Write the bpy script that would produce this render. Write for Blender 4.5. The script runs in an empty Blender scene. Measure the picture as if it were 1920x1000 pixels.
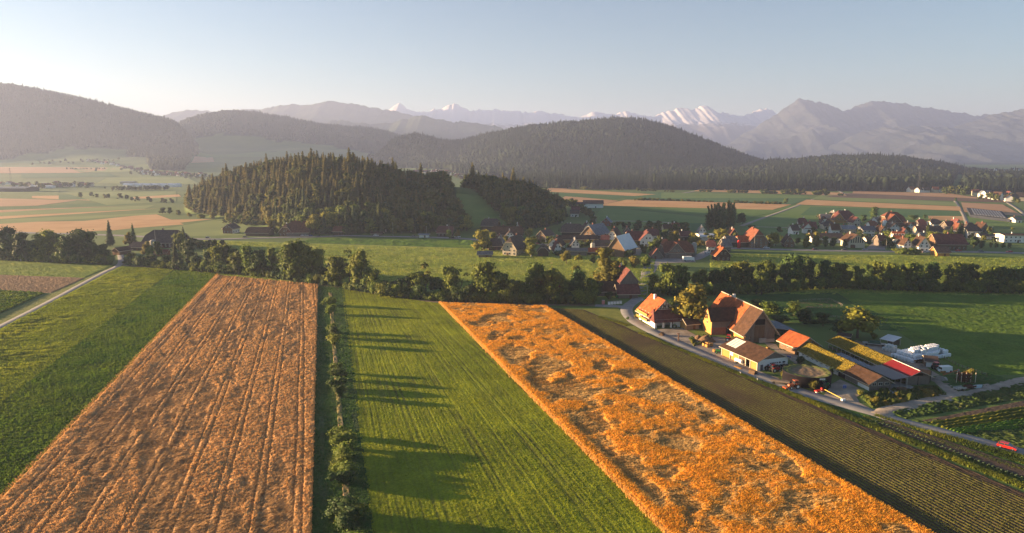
import bpy, bmesh, math, random
import numpy as np
from mathutils import Vector, Matrix

R = math.radians
C = bpy.context.scene.collection
sc = bpy.context.scene

# ---------------------------------------------------------------- camera
CAM_H = 72.0
PITCH = math.atan(210 / 1280)
cam_d = bpy.data.cameras.new('camera')
cam_d.sensor_width = 36
cam_d.lens = 36 * 1280 / 1920
cam_d.clip_start = 1
cam_d.clip_end = 90000
cam = bpy.data.objects.new('camera', cam_d)
C.objects.link(cam)
cam.location = (0, 0, CAM_H)
cam.rotation_euler = (math.pi / 2 - PITCH, 0, 0)
sc.camera = cam

# ---------------------------------------------------------------- sky, sun, exposure
SUN_EL = R(6.2)
SUN_AZ = R(-78)            # measured from +Y, clockwise positive
SUN_DIR = Vector((math.sin(SUN_AZ) * math.cos(SUN_EL), math.cos(SUN_AZ) * math.cos(SUN_EL), math.sin(SUN_EL)))
world = bpy.data.worlds.new('World')
sc.world = world
world.use_nodes = True
wn = world.node_tree
sky = wn.nodes.new('ShaderNodeTexSky')
sky.sky_type = 'NISHITA'
sky.sun_disc = False
sky.sun_elevation = SUN_EL
sky.sun_rotation = SUN_AZ
sky.altitude = 550
sky.air_density = 1.0
sky.dust_density = 0.45
sky.ozone_density = 2.4
bg = wn.nodes['Background']
wn.links.new(sky.outputs[0], bg.inputs[0])
bg.inputs[1].default_value = 0.049
sun_d = bpy.data.lights.new('sun', 'SUN')
sun_d.energy = 5.0
sun_d.angle = R(0.5)
sun_d.color = (1.0, 0.68, 0.37)
sun = bpy.data.objects.new('sun', sun_d)
C.objects.link(sun)
sun.rotation_euler = SUN_DIR.to_track_quat('Z', 'Y').to_euler()
sun.location = (-300, 0, 200)
sc.view_settings.view_transform = 'Standard'
sc.view_settings.look = 'None'
sc.view_settings.gamma = 1
sc.view_settings.use_curve_mapping = False
sc.view_settings.exposure = 2.2
sc.render.engine = 'CYCLES'
sc.cycles.use_denoising = True
sc.cycles.max_bounces = 5
sc.cycles.volume_bounces = 1
sc.cycles.diffuse_bounces = 3
sc.cycles.transmission_bounces = 3
sc.cycles.transparent_max_bounces = 4

# ---------------------------------------------------------------- numeric helpers
def vn(x, y, s=0):
    x = np.asarray(x, float); y = np.asarray(y, float)
    xi = np.floor(x).astype(np.int64); yi = np.floor(y).astype(np.int64)
    fx = x - xi; fy = y - yi
    fx = fx * fx * (3 - 2 * fx); fy = fy * fy * (3 - 2 * fy)
    def h(a, b):
        k = (a * 374761393 + b * 668265263 + s * 974634777) & 0xffffffff
        k = ((k ^ (k >> 13)) * 1274126177) & 0xffffffff
        k = ((k ^ (k >> 16)) * 2246822519) & 0xffffffff
        return ((k ^ (k >> 15)) & 0xffff) / 65535.0
    a = h(xi, yi); b = h(xi + 1, yi); c = h(xi, yi + 1); d = h(xi + 1, yi + 1)
    return (a + (b - a) * fx) * (1 - fy) + (c + (d - c) * fx) * fy

def fbm(x, y, s=0, o=4, g=0.5):
    t = 0; a = 1; n = 0
    for i in range(o):
        t = t + a * vn(x * 2 ** i, y * 2 ** i, s + i * 17); n += a; a *= g
    return t / n

def ss(a, b, x):
    t = np.clip((np.asarray(x, float) - a) / (b - a), 0, 1)
    return t * t * (3 - 2 * t)

HORIZ = 1297.0      # pixels per unit of X/Y near the horizon line
VERT = 1315.0
def rmf(x, y, s=0, o=6):
    t = 0; a = 1; w = 1; n = 0
    for i in range(o):
        r = 1 - np.abs(2 * vn(x * 2.03 ** i + i * 3.7, y * 2.03 ** i, s + i * 13) - 1); r = r * r
        t = t + a * r * w; n += a; w = np.clip(r * 1.4, 0, 1); a *= .52
    return t / n
def pl(pts, x):
    p = np.array(pts, float)
    return np.interp(x, p[:, 0], p[:, 1])

# ---------------------------------------------------------------- the lie of the land
RIDGE_W = [(-400, 160), (0, 166), (40, 168), (100, 179), (170, 194), (230, 209), (280, 221), (320, 230), (336, 238), (360, 262), (390, 300), (430, 420)]
RIDGE_C = [(250, 300), (300, 262), (335, 240), (360, 228), (395, 219), (430, 214), (480, 216), (540, 226), (600, 238), (650, 243), (700, 246), (760, 262), (810, 280), (850, 310), (890, 420)]
RIDGE_E = [(640, 420), (690, 310), (740, 266), (780, 257), (830, 270), (860, 272), (900, 261), (950, 252), (1000, 243), (1050, 238), (1100, 235), (1150, 230), (1200, 232),
           (1250, 244), (1300, 262), (1350, 281), (1400, 299), (1430, 308), (1470, 325), (1510, 420)]
RIDGE_F = [(1380, 316), (1440, 312), (1500, 308), (1560, 303), (1640, 302), (1700, 306), (1760, 314), (1800, 322), (1835, 332), (1860, 350), (1890, 420)]
KNOLL = [(330, 420), (345, 392), (370, 372), (400, 356), (440, 342), (500, 328), (560, 321), (620, 320), (680, 326), (720, 335), (760, 350), (800, 352), (830, 350), (860, 352), (900, 356), (960, 362), (1000, 374), (1030, 392), (1055, 408), (1072, 425)]

def bump(t):
    t = np.clip(1 - np.abs(t), 0, 1)
    return t * t * (3 - 2 * t)

def hill(px, Y, ridge, Yr, wf, wb, base=0):
    py = pl(ridge, px)
    zr = CAM_H + (290 - py) / VERT * Yr
    e = np.where(Y < Yr, (Y - Yr) / wf, (Y - Yr) / wb)
    return np.maximum(zr - base, 0) * bump(e)

def T(X, Y):
    X = np.asarray(X, float); Y = np.asarray(Y, float)
    Ys = np.maximum(Y, 1)
    px = 960 + X / Ys * HORIZ
    base = 100 * ss(1600, 4200, Y) * (1 - ss(560, 900, px)) * (1 - 0.55 * ss(6000, 9000, Y))
    base = base + (fbm(X / 400, Y / 400, 3, 3) - 0.45) * 30 * ss(1800, 2600, Y) * (1 - ss(560, 850, px)) * (1 - ss(5000, 7000, Y))
    z = base
    z = np.maximum(z, base + hill(px, Y, RIDGE_W, 3900, 1150, 1500, base))
    z = np.maximum(z, base + hill(px, Y, RIDGE_C, 4700, 800, 1200, base))
    z = np.maximum(z, hill(px, Y, RIDGE_E, 3300, pl([(690, 420), (840, 800), (960, 1400)], px), 1500))
    z = np.maximum(z, hill(px, Y, RIDGE_F, 2550, 900, 900))
    Yk = pl([(330, 905), (440, 865), (560, 785), (640, 765), (1100, 765)], px)
    z = np.maximum(z, hill(px, Y, KNOLL, Yk, pl([(330, 60), (420, 130), (560, 190), (800, 170), (960, 150), (1070, 110)], px), 220))
    return z

cp, sp = math.cos(PITCH), math.sin(PITCH)
def ray(px, py):
    a, b, c = px - 960, 500 - py, 1280
    return np.array([a, c * cp + b * sp, -c * sp + b * cp]) / 1280.0

def G(px, py, h=0.0):
    """point of the land (or h metres above it) seen at a place of the photograph"""
    d = ray(px, py)
    if d[2] < -0.02:
        t = (CAM_H - h) / -d[2]
        if t * d[1] < 540:
            return Vector((d[0] * t, d[1] * t, h))
    ys = np.geomspace(300, 9000, 500)
    t = ys / d[1]
    zz = CAM_H + d[2] * t
    tt = T(d[0] * t, ys) + h
    k = np.argmax(zz <= tt)
    if k == 0: k = len(ys) - 1
    a, b = t[k - 1], t[k]
    for _ in range(14):
        m = (a + b) / 2
        if CAM_H + d[2] * m <= float(T(d[0] * m, d[1] * m)) + h: b = m
        else: a = m
    return Vector((d[0] * b, d[1] * b, CAM_H + d[2] * b))

def height_at(P, py):
    """height above P so that its top is seen at photograph row py"""
    k = (500 - py) / 1280.0
    # row of a point: (z' * cp + Y*sp) / (Y*cp - z'*sp) = k with z' = z - CAM_H
    Y = P[1]
    zp = Y * (k * cp - sp) / (cp + k * sp)
    return zp + CAM_H - P[2]

def px_of(P):
    zp = P[2] - CAM_H
    dep = P[1] * cp - zp * sp
    return 960 + 1280 * P[0] / dep, 500 - 1280 * (zp * cp + P[1] * sp) / dep

# ---------------------------------------------------------------- materials
MATS = {}
def nodes_of(m):
    return m.node_tree.nodes, m.node_tree.links

def mat(name, c1, c2=None, scale=1.0, rough=0.9, detail=4, stretch=(1, 1, 1), bump=0.0, bscale=None, spec=0.15, metal=0.0,
        trans=0.0, rnd=0.0, attr=None, acol=None, stripes=None, coord='Object', c3=None, hue=0.0):
    if name in MATS: return MATS[name]
    m = bpy.data.materials.new(name); m.use_nodes = True
    N, L = nodes_of(m)
    p = N['Principled BSDF']
    p.inputs['Roughness'].default_value = rough
    p.inputs['Specular IOR Level'].default_value = spec
    p.inputs['Metallic'].default_value = metal
    tc = N.new('ShaderNodeTexCoord'); mp = N.new('ShaderNodeMapping')
    mp.inputs['Scale'].default_value = stretch
    L.new(tc.outputs[coord], mp.inputs[0])
    nz = N.new('ShaderNodeTexNoise'); nz.inputs['Scale'].default_value = scale; nz.inputs['Detail'].default_value = detail
    nz.inputs['Roughness'].default_value = 0.65
    L.new(mp.outputs[0], nz.inputs[0])
    rp = N.new('ShaderNodeValToRGB')
    rp.color_ramp.elements[0].position = 0.32; rp.color_ramp.elements[1].position = 0.68
    rp.color_ramp.elements[0].color = (*c1, 1); rp.color_ramp.elements[1].color = (*(c2 or c1), 1)
    if c3:
        e = rp.color_ramp.elements.new(0.5); e.color = (*c3, 1)
    L.new(nz.outputs[0], rp.inputs[0])
    out = rp.outputs[0]
    def mix(fac, a, b, mode='MIX'):
        x = N.new('ShaderNodeMix'); x.data_type = 'RGBA'; x.blend_type = mode
        if isinstance(fac, (int, float)): x.inputs[0].default_value = fac
        else: L.new(fac, x.inputs[0])
        if isinstance(a, tuple): x.inputs[6].default_value = (*a, 1)
        else: L.new(a, x.inputs[6])
        if isinstance(b, tuple): x.inputs[7].default_value = (*b, 1)
        else: L.new(b, x.inputs[7])
        return x.outputs[2]
    if attr:
        at = N.new('ShaderNodeAttribute'); at.attribute_name = attr
        out = mix(at.outputs['Fac'], out, acol)
    if stripes:      # (scale, axis, colour, strength)
        wv = N.new('ShaderNodeTexWave'); wv.bands_direction = stripes[1]
        wv.inputs['Scale'].default_value = stripes[0]; wv.inputs['Distortion'].default_value = stripes[4] if len(stripes) > 4 else 0.4
        wv.inputs['Detail'].default_value = 1
        L.new(tc.outputs[coord], wv.inputs[0])
        mm = N.new('ShaderNodeMath'); mm.operation = 'MULTIPLY'; mm.inputs[1].default_value = stripes[3]
        L.new(wv.outputs['Fac'], mm.inputs[0])
        out = mix(mm.outputs[0], out, stripes[2])
    if rnd or hue:
        oi = N.new('ShaderNodeObjectInfo')
        hs = N.new('ShaderNodeHueSaturation')
        mr = N.new('ShaderNodeMapRange'); mr.inputs[3].default_value = 1 - rnd; mr.inputs[4].default_value = 1 + rnd
        L.new(oi.outputs['Random'], mr.inputs[0]); L.new(mr.outputs[0], hs.inputs['Value'])
        if hue:
            m2 = N.new('ShaderNodeMath'); m2.operation = 'MULTIPLY'; m2.inputs[1].default_value = 7.13
            m3 = N.new('ShaderNodeMath'); m3.operation = 'FRACT'
            m4 = N.new('ShaderNodeMapRange'); m4.inputs[3].default_value = 0.5 - hue; m4.inputs[4].default_value = 0.5 + hue
            L.new(oi.outputs['Random'], m2.inputs[0]); L.new(m2.outputs[0], m3.inputs[0]); L.new(m3.outputs[0], m4.inputs[0])
            L.new(m4.outputs[0], hs.inputs['Hue'])
        L.new(out, hs.inputs['Color']); out = hs.outputs[0]
    L.new(out, p.inputs['Base Color'])
    if bump:
        bn = N.new('ShaderNodeTexNoise'); bn.inputs['Scale'].default_value = bscale or scale * 4; bn.inputs['Detail'].default_value = 3
        L.new(mp.outputs[0], bn.inputs[0])
        bp = N.new('ShaderNodeBump'); bp.inputs['Strength'].default_value = 1.0; bp.inputs['Distance'].default_value = bump
        L.new(bn.outputs[0], bp.inputs['Height']); L.new(bp.outputs[0], p.inputs['Normal'])
    if trans:
        tr = N.new('ShaderNodeBsdfTranslucent'); L.new(out, tr.inputs[0])
        ms = N.new('ShaderNodeMixShader'); ms.inputs[0].default_value = trans
        L.new(p.outputs[0], ms.inputs[1]); L.new(tr.outputs[0], ms.inputs[2])
        L.new(ms.outputs[0], N['Material Output'].inputs[0])
    MATS[name] = m
    return m

# ---------------------------------------------------------------- object helpers
def tag(o, label=None, cat=None, group=None, kind=None):
    if label: o['label'] = label
    if cat: o['category'] = cat
    if group: o['group'] = group
    if kind: o['kind'] = kind
    return o

def mesh_np(name, V, F, m=None, midx=None, smooth=False, attrs=None, parent=None, link=True):
    """V (n,3); F (k,3) or (k,4) integer array"""
    V = np.asarray(V, np.float32); F = np.asarray(F, np.int32)
    me = bpy.data.meshes.new(name)
    k = F.shape[1]
    me.vertices.add(len(V)); me.vertices.foreach_set('co', V.ravel())
    me.loops.add(F.size); me.loops.foreach_set('vertex_index', F.ravel())
    me.polygons.add(len(F)); me.polygons.foreach_set('loop_start', np.arange(0, F.size, k, dtype=np.int32))
    me.polygons.foreach_set('loop_total', np.full(len(F), k, np.int32))
    if m:
        for x in (m if isinstance(m, (list, tuple)) else [m]): me.materials.append(x)
    if midx is not None: me.polygons.foreach_set('material_index', np.asarray(midx, np.int32))
    if smooth: me.polygons.foreach_set('use_smooth', np.ones(len(F), bool))
    for an, av in (attrs or {}).items():
        a = me.attributes.new(an, 'FLOAT', 'POINT'); a.data.foreach_set('value', np.asarray(av, np.float32).ravel())
    me.update(calc_edges=True)
    if not link: return me
    o = bpy.data.objects.new(name, me); C.objects.link(o)
    if parent: o.parent = parent
    return o

def grid_faces(nr, nc):
    i = np.arange(nr - 1)[:, None] * nc + np.arange(nc - 1)[None, :]
    return np.stack([i, i + 1, i + nc + 1, i + nc], -1).reshape(-1, 4)

class MB:
    def __init__(s): s.v = []; s.f = []; s.m = []
    def poly(s, pts, m=0):
        b = len(s.v); s.v += [tuple(p) for p in pts]; s.f.append(tuple(range(b, b + len(pts)))); s.m.append(m); return s
    def box(s, c, d, m=0, rz=0, rx=0, ry=0, taper=1.0):
        M = Matrix.Translation(c) @ Matrix.Rotation(rz, 4, 'Z') @ Matrix.Rotation(ry, 4, 'Y') @ Matrix.Rotation(rx, 4, 'X')
        b = len(s.v)
        for z in (-.5, .5):
            k = taper if z > 0 else 1
            for x, y in ((-.5, -.5), (.5, -.5), (.5, .5), (-.5, .5)):
                s.v.append(tuple(M @ Vector((x * d[0] * k, y * d[1] * k, z * d[2]))))
        for q in ((3, 2, 1, 0), (4, 5, 6, 7), (0, 1, 5, 4), (1, 2, 6, 5), (2, 3, 7, 6), (3, 0, 4, 7)):
            s.f.append(tuple(b + i for i in q)); s.m.append(m)
        return s
    def slab(s, pts, th, m=0, mb=None):
        """closed plate: polygon pts on top, th thick downwards"""
        n = len(pts); b = len(s.v)
        s.v += [tuple(p) for p in pts] + [(p[0], p[1], p[2] - th) for p in pts]
        s.f.append(tuple(range(b, b + n))); s.m.append(m)
        s.f.append(tuple(range(b + 2 * n - 1, b + n - 1, -1))); s.m.append(m if mb is None else mb)
        for i in range(n):
            j = (i + 1) % n
            s.f.append((b + i, b + n + i, b + n + j, b + j)); s.m.append(m if mb is None else mb)
        return s
    def tube(s, a, b_, r, r2=None, n=8, m=0, caps=True):
        a = Vector(a); b_ = Vector(b_); r2 = r if r2 is None else r2
        q = (b_ - a).to_track_quat('Z', 'Y'); b = len(s.v)
        for P, rr in ((a, r), (b_, r2)):
            for i in range(n):
                t = 2 * math.pi * i / n
                s.v.append(tuple(P + q @ Vector((rr * math.cos(t), rr * math.sin(t), 0))))
        for i in range(n):
            j = (i + 1) % n
            s.f.append((b + i, b + j, b + n + j, b + n + i)); s.m.append(m)
        if caps:
            s.f.append(tuple(b + i for i in range(n - 1, -1, -1))); s.m.append(m)
            s.f.append(tuple(b + n + i for i in range(n))); s.m.append(m)
        return s
    def lathe(s, c, prof, n=12, m=0):
        b = len(s.v)
        for r, z in prof:
            for i in range(n):
                t = 2 * math.pi * i / n
                s.v.append((c[0] + r * math.cos(t), c[1] + r * math.sin(t), c[2] + z))
        for k in range(len(prof) - 1):
            for i in range(n):
                j = (i + 1) % n
                s.f.append((b + k * n + i, b + k * n + j, b + (k + 1) * n + j, b + (k + 1) * n + i)); s.m.append(m)
        s.f.append(tuple(b + i for i in range(n - 1, -1, -1))); s.m.append(m)
        k = len(prof) - 1
        s.f.append(tuple(b + k * n + i for i in range(n))); s.m.append(m)
        return s
    def mesh(s, name, mats, smooth=False):
        me = bpy.data.meshes.new(name); me.from_pydata(s.v, [], s.f)
        for x in (mats if isinstance(mats, (list, tuple)) else [mats]): me.materials.append(x)
        me.polygons.foreach_set('material_index', s.m)
        if smooth: me.polygons.foreach_set('use_smooth', [True] * len(s.f))
        me.update(); return me
    def build(s, name, mats, parent=None, smooth=False):
        o = bpy.data.objects.new(name, s.mesh(name, mats, smooth)); C.objects.link(o)
        if parent: o.parent = parent
        return o

def empty(name, loc, rz=0, label=None, cat=None, group=None):
    o = bpy.data.objects.new(name, None); C.objects.link(o)
    o.empty_display_size = 0.5
    o.location = loc; o.rotation_euler = (0, 0, rz)
    return tag(o, label, cat, group)

def inst(name, me, parent=None, loc=(0, 0, 0), rz=0, sc_=None):
    o = bpy.data.objects.new(name, me); C.objects.link(o)
    if parent: o.parent = parent
    o.location = loc; o.rotation_euler = (0, 0, rz)
    if sc_: o.scale = sc_
    return o
def kids(o): return [c for c in ALLC if c.parent == o]
# ================================================================ THE GROUND
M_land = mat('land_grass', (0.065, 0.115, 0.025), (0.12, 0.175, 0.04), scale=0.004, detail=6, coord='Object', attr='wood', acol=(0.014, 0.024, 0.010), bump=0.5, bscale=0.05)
cols = np.concatenate([np.linspace(-280, -40, 16), np.arange(-30, 1960, 6.0), np.linspace(1966, 2200, 16)])
rows = np.concatenate([np.geomspace(30, 500, 50), np.geomspace(510, 5200, 230), np.geomspace(5400, 16500, 34)])
PX, YY = np.meshgrid(cols, rows)
XX = (PX - 960) / HORIZ * YY
XX[:, 0] -= 320; XX[:, 1] -= 150; XX[:, -1] += 320; XX[:, -2] += 150
ZZ = T(XX, YY)
def forest_mask(X, Y):
    px = 960 + X / np.maximum(Y, 1) * HORIZ
    w = np.zeros_like(px)
    edge = (fbm(X / 120, Y / 120, 9, 3) - 0.5)
    fw = pl([(-300, 2700), (0, 2780), (60, 2960), (200, 2980), (290, 2900), (345, 3000)], px) + edge * 260
    w = np.maximum(w, (px < 372 + edge * 60) & (Y > fw) & (Y < 4010))
    # spur running down from the western hill
    w = np.maximum(w, (px > 268 + (3000 - Y) * 0.02) & (px < 362 - (3000 - Y) * 0.03) & (Y > 2250) & (Y < 3050))
    fc = pl([(330, 4150), (450, 4230), (620, 4120), (740, 3960), (830, 3850)], px) + edge * 200
    w = np.maximum(w, (px > 330) & (px < 850) & (Y > fc) & (Y < 4830))
    fe = pl([(690, 2750), (760, 2650), (830, 2400), (870, 2100), (930, 1550), (1030, 1490), (1100, 1440), (1785, 1330), (1800, 2300), (1840, 2350)], px) + edge * 30
    w = np.maximum(w, (px > 690) & (px < 1845) & (Y > fe) & (Y < 3420) & ~((px < 960) & (Y < 1900)))
    w = np.maximum(w, (px > 1812) & (Y > 1250 + edge * 30) & (Y < 2100))
    return w
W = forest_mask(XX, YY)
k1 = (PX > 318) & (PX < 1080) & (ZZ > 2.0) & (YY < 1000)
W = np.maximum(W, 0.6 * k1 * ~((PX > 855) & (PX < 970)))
W = np.maximum(W, 1.0 * (YY > 5000))  # no wood meant here: far plain darkened in colour to suit the hazy distance
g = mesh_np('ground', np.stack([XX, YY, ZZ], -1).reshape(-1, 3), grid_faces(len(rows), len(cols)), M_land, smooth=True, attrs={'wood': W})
tag(g, kind='structure')

# ================================================================ FAR FIELDS draped on the land
M_str = mat('stubble', (0.36, 0.20, 0.10), (0.46, 0.28, 0.15), scale=0.02, detail=6, stripes=(0.12, 'X', (0.30, 0.17, 0.09), 0.35, 2.0))
M_straw = mat('ripe_barley', (0.44, 0.24, 0.10), (0.55, 0.33, 0.15), scale=0.03, detail=6)
M_gr1 = mat('meadow_green', (0.085, 0.16, 0.030), (0.13, 0.20, 0.045), scale=0.02, detail=7, bump=0.25, bscale=0.6)
M_gr2 = mat('beet_green', (0.045, 0.115, 0.035), (0.065, 0.145, 0.04), scale=0.05, detail=7, bump=0.25, bscale=1.0)
M_gr3 = mat('pasture_pale', (0.15, 0.20, 0.06), (0.20, 0.25, 0.075), scale=0.01, detail=7, bump=0.25, bscale=0.6)
M_soil = mat('bare_soil', (0.10, 0.062, 0.040), (0.16, 0.10, 0.065), scale=0.1, detail=7)
M_track = mat('farm_track', (0.22, 0.20, 0.17), (0.28, 0.26, 0.22), scale=0.3)
LIFT = [0.05]
def field(name, q, m, n=(6, 10), lift=None, kind='structure'):
    """q: four picture corners, near-left near-right far-right far-left"""
    P = [G(*c) for c in q]
    LIFT[0] += 0.004
    far = P[0].y > 900
    l = lift if lift is not None else (LIFT[0] + (0.9 if P[0].y > 1550 and q[0][0] < 900 else (0.12 if far else 0)))
    a = np.linspace(0, 1, n[0])[:, None, None]; b = np.linspace(0, 1, n[1])[None, :, None]
    A, B_, C_, D_ = [np.array(p[:2]) for p in P]
    Q = (A * (1 - b) + B_ * b) * (1 - a) + (D_ * (1 - b) + C_ * b) * a
    z = T(Q[..., 0], Q[..., 1]) + l
    o = mesh_np(name, np.concatenate([Q, z[..., None]], -1).reshape(-1, 3), grid_faces(n[0], n[1]), m, smooth=True)
    return tag(o, kind=kind)

FAR = [
 # left valley, near to far
 ('grain_field', [(-60, 441), (215, 432), (400, 411), (-60, 418)], M_straw),
 ('meadow', [(215, 446), (470, 441), (470, 415), (400, 413)], M_gr3),
 ('grain_field', [(-60, 437), (130, 437), (345, 421), (290, 401)], M_straw),
 ('crop_field', [(-60, 424), (300, 402), (330, 398), (-60, 414)], M_gr3),
 ('grain_field', [(-60, 415), (120, 403), (300, 391), (-60, 409)], M_straw),
 ('crop_field', [(-60, 409), (270, 392), (290, 385), (-60, 400)], M_gr3),
 ('stubble_field', [(-60, 403), (70, 394), (230, 387), (-60, 396)], M_str),
 ('crop_field', [(-60, 396), (260, 383), (230, 379), (-60, 392)], M_gr2),
 ('grain_field', [(-60, 389), (70, 386), (145, 376), (-60, 371)], M_str),
 ('grain_field', [(60, 372), (185, 377), (120, 367), (60, 368)], M_straw),
 ('crop_field', [(110, 374), (220, 376), (210, 370), (110, 365)], M_gr2),
 ('meadow', [(200, 385), (330, 378), (330, 358), (120, 362)], M_gr3),
 ('grain_field', [(250, 374), (340, 369), (335, 365), (250, 370)], M_straw),
 ('meadow', [(-60, 364), (110, 362), (110, 357), (-60, 359)], M_gr3),
 ('stubble_field', [(-60, 326), (150, 325), (245, 314), (-60, 313)], M_str),
 ('crop_field', [(40, 335), (220, 332), (200, 325), (40, 326)], M_gr2),
 ('meadow', [(150, 324), (330, 322), (250, 314), (130, 314)], M_gr3),
 ('meadow', [(180, 345), (380, 347), (350, 333), (200, 334)], M_gr3),
 ('crop_field', [(-60, 305), (90, 308), (110, 303), (-60, 299)], M_gr2),
 ('stubble_field', [(358, 306), (402, 304), (398, 294), (365, 294)], M_str),
 ('meadow', [(365, 293), (560, 294), (540, 282), (345, 280)], M_gr1),
 # right plain, near to far
 ('meadow', [(1110, 414), (1330, 429), (1340, 410), (1130, 388)], M_gr1),
 ('beet_field', [(1245, 434), (1330, 432), (1330, 419), (1265, 419)], M_gr2),
 ('meadow', [(1390, 430), (1480, 446), (1620, 412), (1430, 408)], M_gr1),
 ('meadow', [(1395, 417), (1790, 424), (1812, 399), (1475, 383)], M_gr1),
 ('beet_field', [(1500, 404), (1812, 410), (1805, 397), (1520, 388)], M_gr2),
 ('meadow', [(1140, 389), (1400, 410), (1470, 394), (1130, 387)], M_gr1),
 ('stubble_field', [(1120, 386), (1448, 394), (1484, 384), (1175, 375)], M_straw),
 ('beet_field', [(1170, 374), (1484, 384), (1520, 372), (1210, 360)], M_gr2),
 ('stubble_field', [(1045, 378), (1130, 384), (1160, 377), (1060, 368)], M_str),
 ('beet_field', [(1032, 367), (1150, 374), (1200, 369), (1030, 362)], M_gr2),
 ('stubble_field', [(1030, 360), (1190, 368), (1230, 365), (1040, 354)], M_straw),
 ('stubble_field', [(1492, 384), (1802, 396), (1800, 388), (1512, 375)], M_straw),
 ('meadow', [(1520, 374), (1796, 387), (1790, 380), (1540, 366)], M_gr3),
 ('bare_field', [(1545, 370), (1905, 381), (1840, 369), (1600, 362)], M_soil),
 ('stubble_field', [(1598, 363), (1842, 373), (1780, 363), (1600, 359)], M_str),
 ('stubble_field', [(1300, 359), (1588, 368), (1580, 362), (1320, 353)], M_straw),
 ('meadow', [(1240, 372), (1530, 372), (1500, 366), (1240, 362)], M_gr1),
 ('stubble_field', [(1808, 398), (1920, 406), (1880, 384), (1802, 380)], M_str),
 ('meadow', [(1815, 424), (1960, 426), (1950, 406), (1812, 406)], M_gr1),
 ('stubble_field', [(1742, 414), (1812, 414), (1806, 406), (1740, 405)], M_straw),
 ('stubble_field', [(1020, 358), (1090, 352), (1085, 349), (1030, 353)], M_str),
 ('rape_field', [(1880, 372), (1960, 374), (1960, 369), (1880, 368)], M_gr3),
]
for nm, q, m in FAR: field(nm, q, m)

# ---- nearer grass sheets between the wood strip and the village
M_mow = mat('mown_meadow', (0.085, 0.135, 0.025), (0.15, 0.205, 0.04), scale=0.03, detail=8, stretch=(0.5, 1.6, 1), bump=0.35, bscale=0.5)
M_shade_meadow = mat('pasture_dark', (0.045, 0.095, 0.022), (0.075, 0.135, 0.03), scale=0.03, detail=8, bump=0.3, bscale=0.5)
M_verge = mat('rough_verge', (0.11, 0.145, 0.025), (0.22, 0.22, 0.045), scale=0.25, detail=8, bump=0.3, bscale=1.2)
VILLAGE_MEADOWS = True
field('mown_patch', [(1015, 507), (1056, 508), (1045, 490), (1036, 490)], mat('cut_hay', (0.5, 0.33, 0.12), (0.6, 0.42, 0.17), scale=0.3), (4, 4), 0.06)
# ================================================================ NEAR FIELDS with real relief
def strip_field(name, TL, TR, BR, BL, nr, nc, hfun, m, skirt=True, kind='structure', attr_names=('lodge',), z0=0.0):
    A = G(*BL); B_ = G(*BR); C_ = G(*TR); D_ = G(*TL)
    A, B_, C_, D_ = [np.array(p[:2]) for p in (A, B_, C_, D_)]
    ynear = min(A[1], B_[1]); yfar = max(C_[1], D_[1])
    # rows packed closer near the camera
    k = yfar / ynear
    t = (np.geomspace(1, k, nr) - 1) / (k - 1)
    a = t[:, None, None]; b = np.linspace(0, 1, nc)[None, :, None]
    Q = (A * (1 - b) + B_ * b) * (1 - a) + (D_ * (1 - b) + C_ * b) * a
    wid = np.linalg.norm((A * (1 - a[:, 0]) + D_ * a[:, 0]) - (B_ * (1 - a[:, 0]) + C_ * a[:, 0]), axis=1)[:, None]
    length = np.linalg.norm((A + B_) / 2 - (C_ + D_) / 2)
    X, Y = Q[..., 0], Q[..., 1]
    U = t[:, None] * length + 0 * X            # along the rows
    Vv = b[..., 0] * wid                       # across
    h, at = hfun(X, Y, U, Vv, wid)
    if skirt:
        h = h.copy(); h[:, 0] = -0.05; h[:, -1] = -0.05; h[0, :] = -0.05; h[-1, :] = -0.05
    Z = h + z0
    o = mesh_np(name, np.stack([X, Y, Z], -1).reshape(-1, 3), grid_faces(nr, nc), m, smooth=False,
                attrs={n: v for n, v in zip(attr_names, at)})
    return tag(o, kind=kind), (X, Y, h, at)

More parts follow.
